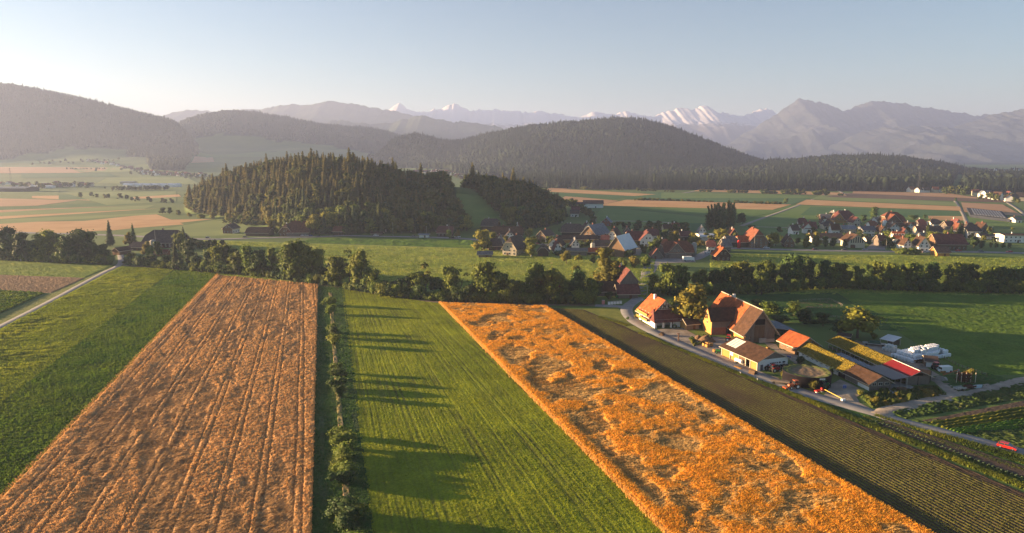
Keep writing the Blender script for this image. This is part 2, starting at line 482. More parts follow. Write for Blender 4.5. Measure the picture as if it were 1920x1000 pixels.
def field_mat(name, stand, lodged, third=None, nscale=1.2, trans=0.0, bump=0.12, attr='lodge', vary=0.25, row=None):
    m = bpy.data.materials.new(name); m.use_nodes = True
    N, L = nodes_of(m); p = N['Principled BSDF']
    p.inputs['Roughness'].default_value = 0.95; p.inputs['Specular IOR Level'].default_value = 0.1
    tc = N.new('ShaderNodeTexCoord')
    def noise(s, d=5, r=0.65):
        n = N.new('ShaderNodeTexNoise'); n.inputs['Scale'].default_value = s; n.inputs['Detail'].default_value = d
        n.inputs['Roughness'].default_value = r; L.new(tc.outputs['Object'], n.inputs[0]); return n.outputs[0]
    def mixc(f, a, b):
        x = N.new('ShaderNodeMix'); x.data_type = 'RGBA'
        if isinstance(f, float): x.inputs[0].default_value = f
        else: L.new(f, x.inputs[0])
        for i, c in ((6, a), (7, b)):
            if isinstance(c, tuple): x.inputs[i].default_value = (*c, 1)
            else: L.new(c, x.inputs[i])
        return x.outputs[2]
    def rng(s, a, b, c=0., d=1.):
        r = N.new('ShaderNodeMapRange'); r.inputs[1].default_value = a; r.inputs[2].default_value = b
        r.inputs[3].default_value = c; r.inputs[4].default_value = d; L.new(s, r.inputs[0]); return r.outputs[0]
    at = N.new('ShaderNodeAttribute'); at.attribute_name = attr
    c = mixc(at.outputs['Fac'], stand, lodged)
    if third:
        c = mixc(rng(noise(0.035, 5), 0.42, 0.62), c, third)
    hs = N.new('ShaderNodeHueSaturation'); L.new(c, hs.inputs['Color'])
    v = N.new('ShaderNodeMath'); v.operation = 'MULTIPLY'
    L.new(rng(noise(nscale, 6, .75), 0.25, 0.75, 1 - vary * 1.6, 1 + vary * 1.4), v.inputs[0])
    L.new(rng(noise(0.09, 4), 0.3, 0.7, 1 - vary * 0.6, 1 + vary * 0.6), v.inputs[1])
    L.new(v.outputs[0], hs.inputs['Value'])
    L.new(hs.outputs[0], p.inputs['Base Color'])
    bp = N.new('ShaderNodeBump'); bp.inputs['Distance'].default_value = bump; bp.inputs['Strength'].default_value = 1
    L.new(noise(nscale * 2.2, 3), bp.inputs['Height']); L.new(bp.outputs[0], p.inputs['Normal'])
    tr = N.new('ShaderNodeBsdfTranslucent'); L.new(hs.outputs[0], tr.inputs[0])
    ms = N.new('ShaderNodeMixShader'); ms.inputs[0].default_value = trans
    L.new(p.outputs[0], ms.inputs[1]); L.new(tr.outputs[0], ms.inputs[2]); L.new(ms.outputs[0], N['Material Output'].inputs[0])
    return m

rs = np.random.RandomState(5)
M_wheatA = field_mat('wheat_dull', (0.52, 0.28, 0.105), (0.43, 0.25, 0.11), vary=0.3)
M_earA = field_mat('wheat_ears_dull', (0.55, 0.30, 0.11), (0.47, 0.28, 0.12), vary=0.3, trans=.35)
M_earB = field_mat('wheat_ears_golden', (0.80, 0.385, 0.042), (0.64, 0.37, 0.10), vary=0.3, trans=.4)
M_wheatB = field_mat('wheat_golden', (0.74, 0.33, 0.036), (0.60, 0.32, 0.08), vary=0.3, trans=0)
def h_wheatA(X, Y, U, V, wid):
    n1 = fbm(U / 13, V / 5, 11, 6, .62); n2 = fbm(U / 50, V / 25, 12, 2)
    lod = ss(0.44, 0.57, 0.6 * n1 + 0.4 * n2 + 0.12 * (fbm(U / 1.5, V / 2.5, 15, 3) - 0.5))
    lod *= ss(1.5, 4, V) * ss(1.5, 5, wid - V)
    st = 0.66 + 0.16 * (fbm(X / 1.6, Y / 1.6, 13, 3) - 0.5) + 0.40 * (vn(X / 0.42, Y / 0.42, 14) - 0.5)
    comb = fbm(U / 0.9, V / 6.0, 16, 3)              # straw pressed down across the drill rows
    lo = 0.38 + 0.16 * (comb - 0.42) + 0.16 * (vn(X / 0.5, Y / 0.5, 17) - 0.5)
    ridge = ss(0.58, 0.74, fbm(U / 5, V / 1.8, 19, 4)) * 0.22
    lo = lo + ridge
    h = st * (1 - lod) + lo * lod
    for v0 in np.arange(4.5, 80, 8.6):
        for dv in (-0.95, 0.95):
            d = np.abs(V + 0.3 * (vn(U / 20, V * 0, 21) - 0.5) - v0 - dv)
            k = 1 - ss(0.15, 0.42, d)
            h = h * (1 - .5 * k)
            b = (1 - ss(0.1, 0.7, np.abs(d - 0.85))) * lod
            h = h + 0.2 * b * vn(U / 1.2, V / 1.0, 22) * ss(.35, .6, vn(U / 7, V / 3, 24))
    return np.maximum(h, 0.02), (lod,)
wA, (AX, AY, AH, AA) = strip_field('wheat_field', (408, 516), (596, 534), (583, 1060), (-86, 1030), 390, 240, h_wheatA, M_wheatA)
PATCH = [(930, 600, 9, 5), (900, 612, 7, 4), (1010, 585, 8, 4), (965, 672, 13, 8), (1030, 690, 13, 7), (1065, 735, 11, 6), (1000, 720, 9, 6), (1110, 790, 8, 6), (1250, 740, 13, 6), (1335, 775, 7, 5),
         (1120, 850, 7, 5), (1165, 885, 9, 6), (1205, 930, 7, 5), (1275, 830, 8, 4), (1490, 885, 4, 2.5), (1085, 650, 6, 3), (1190, 705, 9, 3), (1130, 690, 6, 3), (1500, 940, 4, 2.5)]
PW = [(G(a, b), r1, r2) for a, b, r1, r2 in PATCH]
def h_wheatB(X, Y, U, V, wid):
    wx = X + 5 * (fbm(X / 9, Y / 9, 31, 3) - 0.5); wy = Y + 5 * (fbm(X / 9, Y / 9, 32, 3) - 0.5)
    f = np.zeros_like(X)
    for P, r1, r2 in PW:
        ex = (wx - P.x); ey = (wy - P.y)
        f = np.maximum(f, 1 - np.sqrt((ex / (r1 * 0.75)) ** 2 + (ey / (r2 * 1.7)) ** 2))
    f += 0.95 * (fbm(X / 3.8, Y / 3.8, 34, 5) - 0.5)
    f = np.maximum(f, (fbm(X / 7, Y / 7, 36, 4) - 0.66) * 2.2)
    lod = ss(-0.08, 0.26, f) * ss(1.5, 4, V) * ss(1.5, 4, wid - V)
    st = .84 + 0.14 * (fbm(X / 3.2, Y / 3.2, 33, 3) - 0.5) + 0.20 * (vn(X / 0.36, Y / 0.36, 35) - 0.5)
    comb = fbm((X + Y * 0.35) / 5.0, (Y - X * 0.35) / 0.9, 37, 3)
    lo = 0.44 + 0.34 * (comb - 0.42) + 0.2 * (vn(X / 0.5, Y / 0.5, 38) - 0.5)
    h = st * (1 - lod) + lo * lod
    h = h + 0.2 * (4 * lod * (1 - lod)) * vn(X / 1.3, Y / 1.3, 39)
    return np.maximum(h, 0.02), (lod,)
wB, (BX, BY, BH, BA) = strip_field('wheat_field', (825, 569), (1020, 574), (1850, 1066), (1315, 1066), 400, 240, h_wheatB, M_wheatB)
WHEAT_DATA = [(AX, AY, AH, AA[0], M_wheatA, 0.5), (BX, BY, BH, BA[0], M_wheatB, 0.85)]

def ears(name, data, n, seed, m, hmul, ymax=420, w0=.05, w1=.12, hr=(.22, .5), lgk=.7, hsel=0):
    """loose stalks and tufts standing out of the crop: small leaning blades"""
    X, Y, H, Lg = data
    r = np.random.RandomState(seed)
    i = r.randint(2, X.shape[0] - 2, n * 2); j = r.randint(1, X.shape[1] - 1, n * 2)
    x = X[i, j] + r.uniform(-.25, .25, n * 2); y = Y[i, j] + r.uniform(-.25, .25, n * 2); h = H[i, j]; lg = Lg[i, j]
    keep = (r.rand(n * 2) > lg * lgk) & (y < ymax) & (r.rand(n * 2) > hsel * (1 - h / np.percentile(H, 97))); x, y, h, lg = x[keep][:n], y[keep][:n], h[keep][:n], lg[keep][:n]
    k = len(x)
    a = r.rand(k) * np.pi; w = r.uniform(w0, w1, k) * (1 + y / 260); hh = r.uniform(hr[0], hr[1], k) * hmul
    lean = r.normal(0, .22, (k, 2)) + np.array([0.12, 0.0])
    V = np.zeros((k, 3, 3))
    V[:, 0] = np.stack([x - np.cos(a) * w, y - np.sin(a) * w, h - .1], -1)
    V[:, 1] = np.stack([x + np.cos(a) * w, y + np.sin(a) * w, h - .1], -1)
    V[:, 2] = np.stack([x + lean[:, 0], y + lean[:, 1], h + hh], -1)
    o = mesh_np(name, V.reshape(-1, 3), np.arange(k * 3).reshape(-1, 3), m, attrs={'lodge': np.repeat(lg, 3)})
    return tag(o, kind='stuff')
o = ears('wheat_ears', (AX, AY, AH, AA[0]), 100000, 1, M_earA, 0.6); tag(o, 'reddish wheat stalks standing in the long left hand field', 'wheat')
o = ears('wheat_ears', (BX, BY, BH, BA[0]), 170000, 2, M_earB, 1.0, hr=(.12, .34), w0=.04, w1=.10); tag(o, 'golden wheat stalks standing round the flattened patches', 'wheat')
def straw(name, data, n, seed, m, ang, spread):
    X, Y, H, Lg = data; r = np.random.RandomState(seed)
    i = r.randint(2, X.shape[0] - 2, n * 4); j = r.randint(1, X.shape[1] - 1, n * 4)
    k = r.rand(n * 4) < Lg[i, j] ** 1.5 * .9; i, j = i[k][:n], j[k][:n]; k = len(i)
    x = X[i, j] + r.uniform(-.3, .3, k); y = Y[i, j] + r.uniform(-.3, .3, k); h = H[i, j]
    a = ang + spread * (fbm(x / 6, y / 6, seed, 2) - .5) * 6.28 + r.normal(0, .25, k)
    L = r.uniform(.5, 1.1, k); w = r.uniform(.04, .09, k) * (1 + y / 260); up = r.uniform(.05, .4, k)
    V = np.stack([np.stack([x - np.sin(a) * w, y + np.cos(a) * w, h + .02], -1), np.stack([x + np.sin(a) * w, y - np.cos(a) * w, h + .02], -1), np.stack([x + np.cos(a) * L, y + np.sin(a) * L, h + up], -1)], 1)
    o = mesh_np(name, V.reshape(-1, 3), np.arange(k * 3).reshape(-1, 3), m, attrs={'lodge': np.ones(k * 3)})
    return tag(o, kind='stuff')
o = straw('flattened_straw', (AX, AY, AH, AA[0]), 45000, 61, M_earA, .2, .25); tag(o, 'straw pressed flat in the reddish left hand field', 'straw')
o = straw('flattened_straw', (BX, BY, BH, BA[0]), 45000, 62, field_mat('pale_straw', (.62, .36, .10), (.64, .40, .14), vary=.4, trans=.2), -.4, .6); tag(o, 'pale straw pressed flat in patches of the golden field', 'straw')
# the tall lit edge of the golden field
def edge_tufts(name, pa, pb, n, seed, m, w0, hgt):
    A, B_ = G(*pa), G(*pb); r = np.random.RandomState(seed)
    t = r.rand(n) ** 1.3; side = r.normal(0, w0, n)
    d = np.array([B_.x - A.x, B_.y - A.y]); L_ = np.linalg.norm(d); d /= L_; nrm = np.array([-d[1], d[0]])
    x = A.x + (B_.x - A.x) * t + nrm[0] * side; y = A.y + (B_.y - A.y) * t + nrm[1] * side
    a = r.rand(n) * np.pi; w = r.uniform(.1, .25, n); hh = r.uniform(.5, 1., n) * hgt
    lean = r.normal(0, .3, (n, 2))
    V = np.zeros((n, 3, 3))
    V[:, 0] = np.stack([x - np.cos(a) * w, y - np.sin(a) * w, 0 * x], -1)
    V[:, 1] = np.stack([x + np.cos(a) * w, y + np.sin(a) * w, 0 * x], -1)
    V[:, 2] = np.stack([x + lean[:, 0], y + lean[:, 1], hh], -1)
    return mesh_np(name, V.reshape(-1, 3), np.arange(n * 3).reshape(-1, 3), m, attrs={'lodge': np.full(n * 3, .5)})
M_edge = field_mat('wheat_edge', (0.66, 0.36, 0.08), (0.66, 0.42, 0.16), vary=0.2, trans=0.4)
o = edge_tufts('wheat_edge', (1318, 1069), (825, 568), 16000, 3, M_edge, .35, 1.15); tag(o, 'pale bright wheat edge beside the green stripe field', 'wheat', kind='stuff')
o = edge_tufts('wheat_edge', (-90, 1030), (407, 515), 9000, 4, M_earA, .3, .8); tag(o, 'wheat edge beside the dark green potato rows', 'wheat', kind='stuff')

# ---- green centre field, drilled along its length
M_green = field_mat('young_crop', (0.18, 0.225, 0.013), (0.085, 0.080, 0.020), third=(0.24, 0.275, 0.016), nscale=1.6, trans=0.0, vary=0.3)
def h_green(X, Y, U, V, wid):
    ph = V / 0.95 + 0.35 * (vn(U / 25, V / 9, 42) - 0.5)
    row = 0.5 + 0.5 * np.cos(2 * np.pi * ph)
    tuft = vn(X / .40, Y / .40, 43)
    h = 0.06 + 0.03 * row + 0.10 * tuft
    bare = np.zeros_like(X)
    for v0, w in ((14, .2), (15.9, .2), (29, .2), (30.9, .2), (44, .2), (45.9, .2), (59, .2), (61, .2), (74, .2), (76, .2), (22, .1), (37, .1), (52, .1)):
        d = np.abs(V + 0.8 * (vn(U / 30, 0 * V, 44) - .5) - v0)
        bare = np.maximum(bare, .8 * (1 - ss(w, w + .4, d)))
    thin = ss(0.46, 0.72, fbm(U / 45, V / .55, 45, 2)) * 0.75 * (.4 + .6 * vn(U / 60, V / 14, 47))
    bare = np.maximum(bare, thin)
    h = h * (1 - 0.4 * bare) + 0.02
    return h, (bare * (0.6 + 0.4 * vn(U / 3, V / 2, 46)),)
cG, GD = strip_field('green_crop_field', (640, 541), (824, 569), (1312, 1068), (706, 1068), 250, 330, h_green, M_green, z0=0.01)
# ---- grass baulks either side of the hedge
M_baulk = field_mat('baulk_grass', (0.035, 0.085, 0.018), (0.10, 0.13, 0.07), third=(0.05, 0.11, 0.02), nscale=1.2, trans=0.0, vary=0.35)
def h_grass(amp, sx, sy, seed, la=0.5):
    def f(X, Y, U, V, wid):
        h = 0.12 + amp * (fbm(X / sx, Y / sy, seed, 3) - 0.4) + amp * 0.5 * (vn(X / .5, Y / .5, seed + 5) - .5)
        return np.maximum(h, 0.02), (ss(0.55, 0.75, fbm(U / 14, V / 2.0, seed + 7, 4)) * la,)
    return f
oK, DK = strip_field('grass_baulk', (597, 534), (645, 541), (712, 1068), (582, 1068), 300, 60, h_grass(0.3, 2, 2, 51), M_baulk)
strip_field('dry_strip', (616, 548), (622, 549), (668, 1068), (652, 1068), 200, 14, h_grass(.5, 1.2, 1.2, 57), field_mat('dry_grass', (.34, .24, .12), (.42, .30, .16), third=(.16, .16, .05), vary=.35), z0=.12)
# ---- potato rows at the left
M_potato = field_mat('potato_leaves', (0.055, 0.13, 0.014), (0.09, 0.17, 0.018), third=(0.11, 0.19, 0.020), nscale=1.5, trans=0.0, vary=0.45, bump=.2)
def h_potato(X, Y, U, V, wid):
    ph = V / 0.9
    row = 0.5 + 0.5 * np.cos(2 * np.pi * ph)
    h = 0.1 + 0.25 * row ** 0.7 * (0.5 + vn(X / .55, Y / .55, 61)) + 0.15 * (fbm(X / 6, Y / 6, 62, 3) - .5)
    return h, (vn(X / 5, Y / 5, 63),)
oP, DP = strip_field('potato_field', (331, 504), (407, 514), (-45, 1018), (-45, 792), 260, 190, h_potato, M_potato)
# ---- swirled meadow left of it
M_hay = field_mat('hay_meadow', (0.16, 0.215, 0.022), (0.38, 0.38, 0.045), third=(0.13, 0.19, 0.02), nscale=1.0, trans=0.0, vary=0.3, bump=.2)
def h_hay(X, Y, U, V, wid):
    wx = X + 6 * fbm(X / 20, Y / 20, 71, 2); wy = Y + 8 * fbm(X / 25, Y / 25, 72, 2)
    w = fbm(wx / 4.0, wy / 1.6, 73, 3)
    k = ss(0.35, 0.6, fbm(X / 45, Y / 45, 75, 2))
    h = 0.25 + (0.15 + 1.1 * k) * (w - .45) + .22 * (vn(X / .5, Y / .5, 74) - .5)
    return np.maximum(h, 0.03), (np.clip(w * 1.6 - .5, 0, 1) * k,)
oH, DH = strip_field('hay_meadow', (228, 500), (329, 504), (-45, 795), (-45, 642), 200, 220, h_hay, M_hay)
field('verge_grass', [(-45, 680), (-45, 610), (214, 500), (230, 501)], M_verge, (12, 4), 0.12)
def h_flat(X, Y, U, V, wid):
    h = 0.3 + .22 * (fbm(X / 2, Y / 2, 81, 3) - .5) + .3 * (vn(X / .45, Y / .45, 82) - .5)
    return h, (ss(.4, .65, fbm(X / 8, Y / 8, 83, 3)),)
strip_field('meadow', (-60, 484), (214, 497), (158, 521), (-60, 514), 110, 200, h_grass(0.35, 3, 2, 85), M_hay)
strip_field('grain_field', (-60, 514), (158, 522), (96, 550), (-60, 542), 130, 200, h_flat, mat('barley_dull', (0.36, 0.21, 0.10), (0.48, 0.29, 0.14), scale=.3, detail=8, trans=.2, attr='lodge', acol=(.40, .24, .12)))
def h_beans(X, Y, U, V, wid):
    h = 0.15 + 0.6 * (0.5 + .5 * np.cos(2 * np.pi * Y / 1.3)) * (.4 + vn(X / .6, Y / .6, 88))
    return h, (ss(.4, .6, vn(X / 3, Y / 3, 89)),)
oB, DB = strip_field('bean_field', (-60, 542), (84, 550), (-20, 597), (-60, 612), 160, 150, h_beans, mat('bean_leaves', (0.045, .10, .012), (.09, .14, .02), scale=1.2, detail=6, trans=.3, attr='lodge', acol=(.11, .15, .02)))
# ---- ridged brown field on the right
M_plow = field_mat('ridged_soil', (0.074, 0.050, 0.032), (0.135, 0.140, 0.022), nscale=2.2, trans=0.0, vary=0.25, bump=.08)
def h_plow(X, Y, U, V, wid):
    per = 1.15
    ph = V / per
    row = 0.5 + 0.5 * np.cos(2 * np.pi * ph)
    h = 0.05 + 0.12 * row + 0.08 * row ** 3 * vn(U / .5, V / .3, 91)
    bare = ss(0.50, 0.66, fbm(U / 45, V / 22, 92, 3)) * 0.8
    bare = np.maximum(bare, ss(wid * 0.90, wid * 0.93, V))
    crop = ss(0.55, 0.9, row) * (1 - bare) * (0.55 + .45 * vn(U / .7, V / .4, 93))
    h = h * (1 - 0.6 * ss(wid * 0.9, wid * 0.93, V)) + .12 * vn(X / .4, Y / .4, 94) * ss(wid * 0.9, wid * 0.93, V)
    return h, (crop,)
oR, DR = strip_field('ridged_field', (1027, 577), (1092, 580), (2215, 1048), (1856, 1068), 170, 480, h_plow, M_plow)

M_mow = field_mat('mown_meadow', (0.26, 0.30, 0.05), (0.36, 0.37, 0.075), third=(0.21, 0.27, 0.04), nscale=.7, trans=0.0, vary=.25, bump=.25)
oV, DV = strip_field('village_meadow', (380, 450), (1232, 476), (1222, 562), (380, 520), 44, 260, h_grass(.45, 5, 2, 501, .9), M_mow)
strip_field('maize_strip', (590, 447), (885, 451), (905, 466), (556, 455), 24, 160, h_grass(.9, 3, 2, 505, .3), M_potato, z0=.2)
oV2, DV2 = strip_field('village_meadow', (1330, 474), (1990, 482), (1990, 556), (1330, 552), 44, 200, h_grass(.45, 5, 2, 503, .9), M_mow)

# ---- leaves and blades that stand up and let the low light through
def blades(name, D, n, seed, stand, lodged, third, label, cat, **kw):
    m = field_mat(name + '_leaf', stand, lodged, third=third, nscale=1.5, trans=.45, vary=.35)
    tag(ears(name, (D[0], D[1], D[2], D[3][0]), n, seed, m, 1.0, **kw), label, cat)
blades('crop_leaves', GD, 110000, 11, (.22, .26, .013), (.12, .12, .02), (.30, .32, .017), 'fine young leaves of the striped green field', 'crop', w0=.05, w1=.12, hr=(.08, .22), lgk=1.3)
blades('potato_tops', DP, 80000, 12, (.06, .13, .014), (.11, .18, .018), (.13, .19, .02), 'leafy tops of the dark green potato rows', 'crop', w0=.10, w1=.22, hr=(.12, .35), lgk=0, hsel=1.6)
blades('hay_grass', DH, 80000, 13, (.18, .23, .02), (.40, .40, .045), (.15, .20, .02), 'tall grass blades of the swirled meadow', 'grass', w0=.06, w1=.15, hr=(.2, .5), lgk=-.5, ymax=480)
blades('bean_tops', DB, 16000, 14, (.07, .13, .014), (.13, .18, .02), None, 'leafy tops of the bean rows at the left edge', 'crop', w0=.1, w1=.25, hr=(.15, .4), lgk=0)
blades('meadow_grass', DV, 60000, 15, (.28, .32, .045), (.38, .38, .07), (.22, .28, .04), 'standing grass of the bright meadow behind the wood strip', 'grass', w0=.12, w1=.3, hr=(.15, .5), lgk=0, ymax=700)
blades('meadow_grass', DV2, 36000, 16, (.28, .32, .045), (.38, .38, .07), (.22, .28, .04), 'standing grass of the meadow right of the village lane', 'grass', w0=.12, w1=.3, hr=(.15, .5), lgk=0, ymax=700)
blades('baulk_blades', DK, 26000, 17, (.05, .10, .02), (.16, .18, .09), None, 'grass blades on the baulk beside the hedge', 'grass', w0=.05, w1=.12, hr=(.1, .35), lgk=-.5)
blades('row_seedlings', DR, 45000, 18, (.05, .04, .025), (.16, .17, .022), None, 'small seedlings along the ridges of the brown field', 'crop', w0=.04, w1=.10, hr=(.08, .2), lgk=-9, hsel=1.8)
# ================================================================ MOUNTAINS
M_rock = mat('mountain_rock', (0.030, 0.042, 0.038), (0.095, 0.10, 0.095), scale=0.0027, detail=9, bump=34, bscale=0.008)
M_prealp = mat('prealp_forest', (0.02, 0.032, 0.018), (0.08, 0.10, 0.04), scale=0.0024, detail=8, bump=8, bscale=0.015)
def snow_mat():
    m = bpy.data.materials.new('snow_and_rock'); m.use_nodes = True
    N, L = nodes_of(m); p = N['Principled BSDF']; p.inputs['Roughness'].default_value = .8
    ge = N.new('ShaderNodeNewGeometry'); sx = N.new('ShaderNodeSeparateXYZ'); L.new(ge.outputs['Position'], sx.inputs[0])
    nz = N.new('ShaderNodeTexNoise'); nz.inputs['Scale'].default_value = .006; nz.inputs['Detail'].default_value = 9; nz.inputs['Roughness'].default_value = .7
    L.new(ge.outputs['Position'], nz.inputs[0])
    a = N.new('ShaderNodeMapRange'); a.inputs[1].default_value = 420; a.inputs[2].default_value = 800; L.new(sx.outputs[2], a.inputs[0])
    b = N.new('ShaderNodeMath'); b.operation = 'ADD'; L.new(a.outputs[0], b.inputs[0]); L.new(nz.outputs[0], b.inputs[1])
    c = N.new('ShaderNodeMapRange'); c.inputs[1].default_value = .86; c.inputs[2].default_value = 1.02; L.new(b.outputs[0], c.inputs[0])
    x = N.new('ShaderNodeMix'); x.data_type = 'RGBA'; x.inputs[6].default_value = (.13, .12, .11, 1); x.inputs[7].default_value = (.66, .63, .64, 1)
    L.new(c.outputs[0], x.inputs[0]); L.new(x.outputs[2], p.inputs['Base Color'])
    return m
M_snow = snow_mat()
def range_mesh(name, ridge, Yr, wf, wb, m, amp, seed, step=2.0, nrow=46, foot=0.0, jag=1.0):
    pxs = np.arange(ridge[0][0], ridge[-1][0] + .1, step)
    py = pl(ridge, pxs) + (fbm(pxs / 12, pxs * 0, seed, 4) - .5) * 8 * jag + (vn(pxs / 4, pxs * 0, seed + 3) - .5) * 3.5 * jag
    t = np.concatenate([-np.linspace(1, 0, nrow) ** 1.1, np.linspace(0, 1, 10)[1:] ** 1.2])
    TT, PXX = np.meshgrid(t, pxs, indexing='ij'); PYY = np.broadcast_to(py, TT.shape)
    Yb = Yr + (fbm(pxs / 60, pxs * 0, seed + 9, 3) - .5) * wf * .12
    Y = np.where(TT < 0, Yb + TT * wf, Yb + TT * wb)
    Xr = (PXX - 960) / HORIZ * Yb; X = Xr * (1 + .0 * TT)
    zr = CAM_H + (290 - PYY) / VERT * Yb
    e = 1 - np.abs(TT)
    prof = e ** 1.25
    rid = rmf(X / (wf * .30) + .2 * TT, Y / (wf * .62), seed + 1, 6)
    gul = (rid - .42) * amp * 1.3 * (np.clip(1 - e, 0, 1) * np.clip(e * 3, 0, 1)) ** .7 * (TT < 0) * (1 + 0 * TT)
    bench = (fbm(X / 600, Y / 470, seed + 4, 5, .6) - .5) * amp * .45 * np.sin(np.pi * np.clip(e, 0, 1)) ** .6
    Z = foot + (zr - foot) * prof + gul + bench
    Z[0] = foot - 30; Z[-1] = foot - 30
    o = mesh_np(name, np.stack([X, Y, Z], -1).reshape(-1, 3), grid_faces(len(t), len(pxs)), m, smooth=True)
    return tag(o, kind='structure')
range_mesh('snow_mountains', [(620, 262), (680, 232), (700, 215), (735, 204), (752, 195), (766, 203), (782, 213), (800, 212), (822, 206), (838, 199), (855, 195), (868, 200), (880, 208), (895, 206), (915, 209), (930, 205), (950, 209), (985, 210), (1010, 211), (1050, 215), (1090, 219), (1112, 212),
   (1130, 213), (1150, 214), (1165, 210), (1195, 216), (1225, 221), (1240, 212), (1262, 206), (1278, 203), (1290, 207), (1303, 203), (1322, 202), (1340, 211), (1370, 216), (1395, 216), (1415, 209), (1432, 205), (1450, 212), (1500, 225), (1560, 250)],
   13200, 3300, 1900, M_snow, 300, 101, step=2.2, nrow=50)
range_mesh('prealp_ridge', [(250, 262), (300, 222), (330, 212), (372, 206), (400, 210), (440, 208), (490, 206), (520, 200), (545, 197), (580, 198), (600, 195), (620, 191), (650, 196), (670, 196), (700, 203), (740, 208), (770, 216), (800, 222), (850, 230), (900, 238), (950, 250), (1000, 262)],
   9800, 2400, 1700, M_prealp, 120, 111, step=2.4, jag=.6)
range_mesh('pyramid_mountain', [(1330, 292), (1370, 270), (1400, 247), (1440, 221), (1470, 200), (1482, 191), (1492, 186), (1505, 190), (1520, 192), (1545, 196), (1575, 208), (1600, 200), (1625, 189), (1645, 191), (1660, 192), (1690, 196), (1720, 204), (1740, 203), (1760, 208), (1790, 211),
   (1820, 218), (1845, 214), (1870, 220), (1950, 225), (2080, 232), (2220, 260)], 10800, 2700, 1800, M_rock, 400, 121, step=2.4, jag=.8)
range_mesh('cliff_mountain', [(1480, 300), (1540, 286), (1590, 262), (1610, 247), (1650, 241), (1700, 238), (1740, 240), (1780, 240), (1810, 231), (1840, 221), (1862, 213), (1885, 210), (1905, 205), (1940, 200), (2010, 205), (2100, 190), (2220, 220)],
   8800, 2200, 1700, M_rock, 290, 131, step=2.4, jag=.8)
range_mesh('middle_hills', [(560, 262), (600, 238), (625, 228), (645, 224), (668, 230), (700, 232), (740, 230), (770, 222), (795, 218), (820, 224), (850, 230), (870, 227), (900, 233), (930, 236), (960, 246), (1000, 262)],
   7600, 1700, 1400, M_prealp, 70, 141, step=2.4, jag=.7)

# ================================================================ TREES
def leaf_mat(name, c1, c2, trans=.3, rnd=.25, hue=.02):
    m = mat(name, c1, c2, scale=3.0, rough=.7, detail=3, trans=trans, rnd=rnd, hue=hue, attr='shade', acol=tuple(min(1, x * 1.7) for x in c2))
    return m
M_leaf = leaf_mat('leaf_green', (0.060, 0.098, 0.016), (0.13, 0.155, 0.022))
M_leaf_y = leaf_mat('leaf_yellowish', (0.11, 0.12, 0.018), (0.18, 0.16, 0.022))
M_leaf_d = leaf_mat('leaf_dark', (0.030, 0.058, 0.015), (0.060, 0.090, 0.020), trans=.2)
M_needle = leaf_mat('needles', (0.020, 0.038, 0.012), (0.048, 0.062, 0.018), trans=.12)
M_bark = mat('bark', (0.07, 0.05, 0.035), (0.13, 0.10, 0.07), scale=2)
M_birch = mat('pale_bark', (0.35, 0.33, 0.30), (0.5, 0.48, 0.44), scale=2)

def blob_lobes(r, kind):
    L_ = []
    if kind == 'round':
        for i in range(15):
            a = r.rand() * 6.28; q = r.uniform(.06, .27); z = r.uniform(.20, .83)
            s = r.uniform(.12, .19) * (1.15 - .5 * max(0, z - .6))
            L_.append((q * math.cos(a) * (1.25 - z * .6), q * math.sin(a) * (1.25 - z * .6), z, s, s * .9))
        L_.append((0, 0, .48, .25, .30))
    elif kind == 'tall':
        for i in range(12):
            a = r.rand() * 6.28; q = r.uniform(.02, .15); z = r.uniform(.14, .9)
            s = r.uniform(.09, .15) * (1.2 - .6 * max(0, z - .5))
            L_.append((q * math.cos(a), q * math.sin(a), z, s, s * 1.2))
        L_.append((0, 0, .5, .15, .34))
    elif kind == 'open':
        for i in range(12):
            a = r.rand() * 6.28; q = r.uniform(.06, .28); z = r.uniform(.25, .88)
            s = r.uniform(.07, .13)
            L_.append((q * math.cos(a), q * math.sin(a), z, s, s * .8))
    elif kind == 'poplar':
        for i in range(12):
            z = .12 + .8 * i / 11; s = .075 * math.sin(math.pi * min(1, (z + .15) ** .8)) + .03
            L_.append((r.uniform(-.02, .02), r.uniform(-.02, .02), z, s, .1))
    elif kind == 'bush':
        for i in range(8):
            a = r.rand() * 6.28; q = r.uniform(.1, .42); z = r.uniform(.25, .68)
            s = r.uniform(.2, .32)
            L_.append((q * math.cos(a), q * math.sin(a), z, s, s * .9))
        L_.append((0, 0, .4, .42, .4))
    return L_

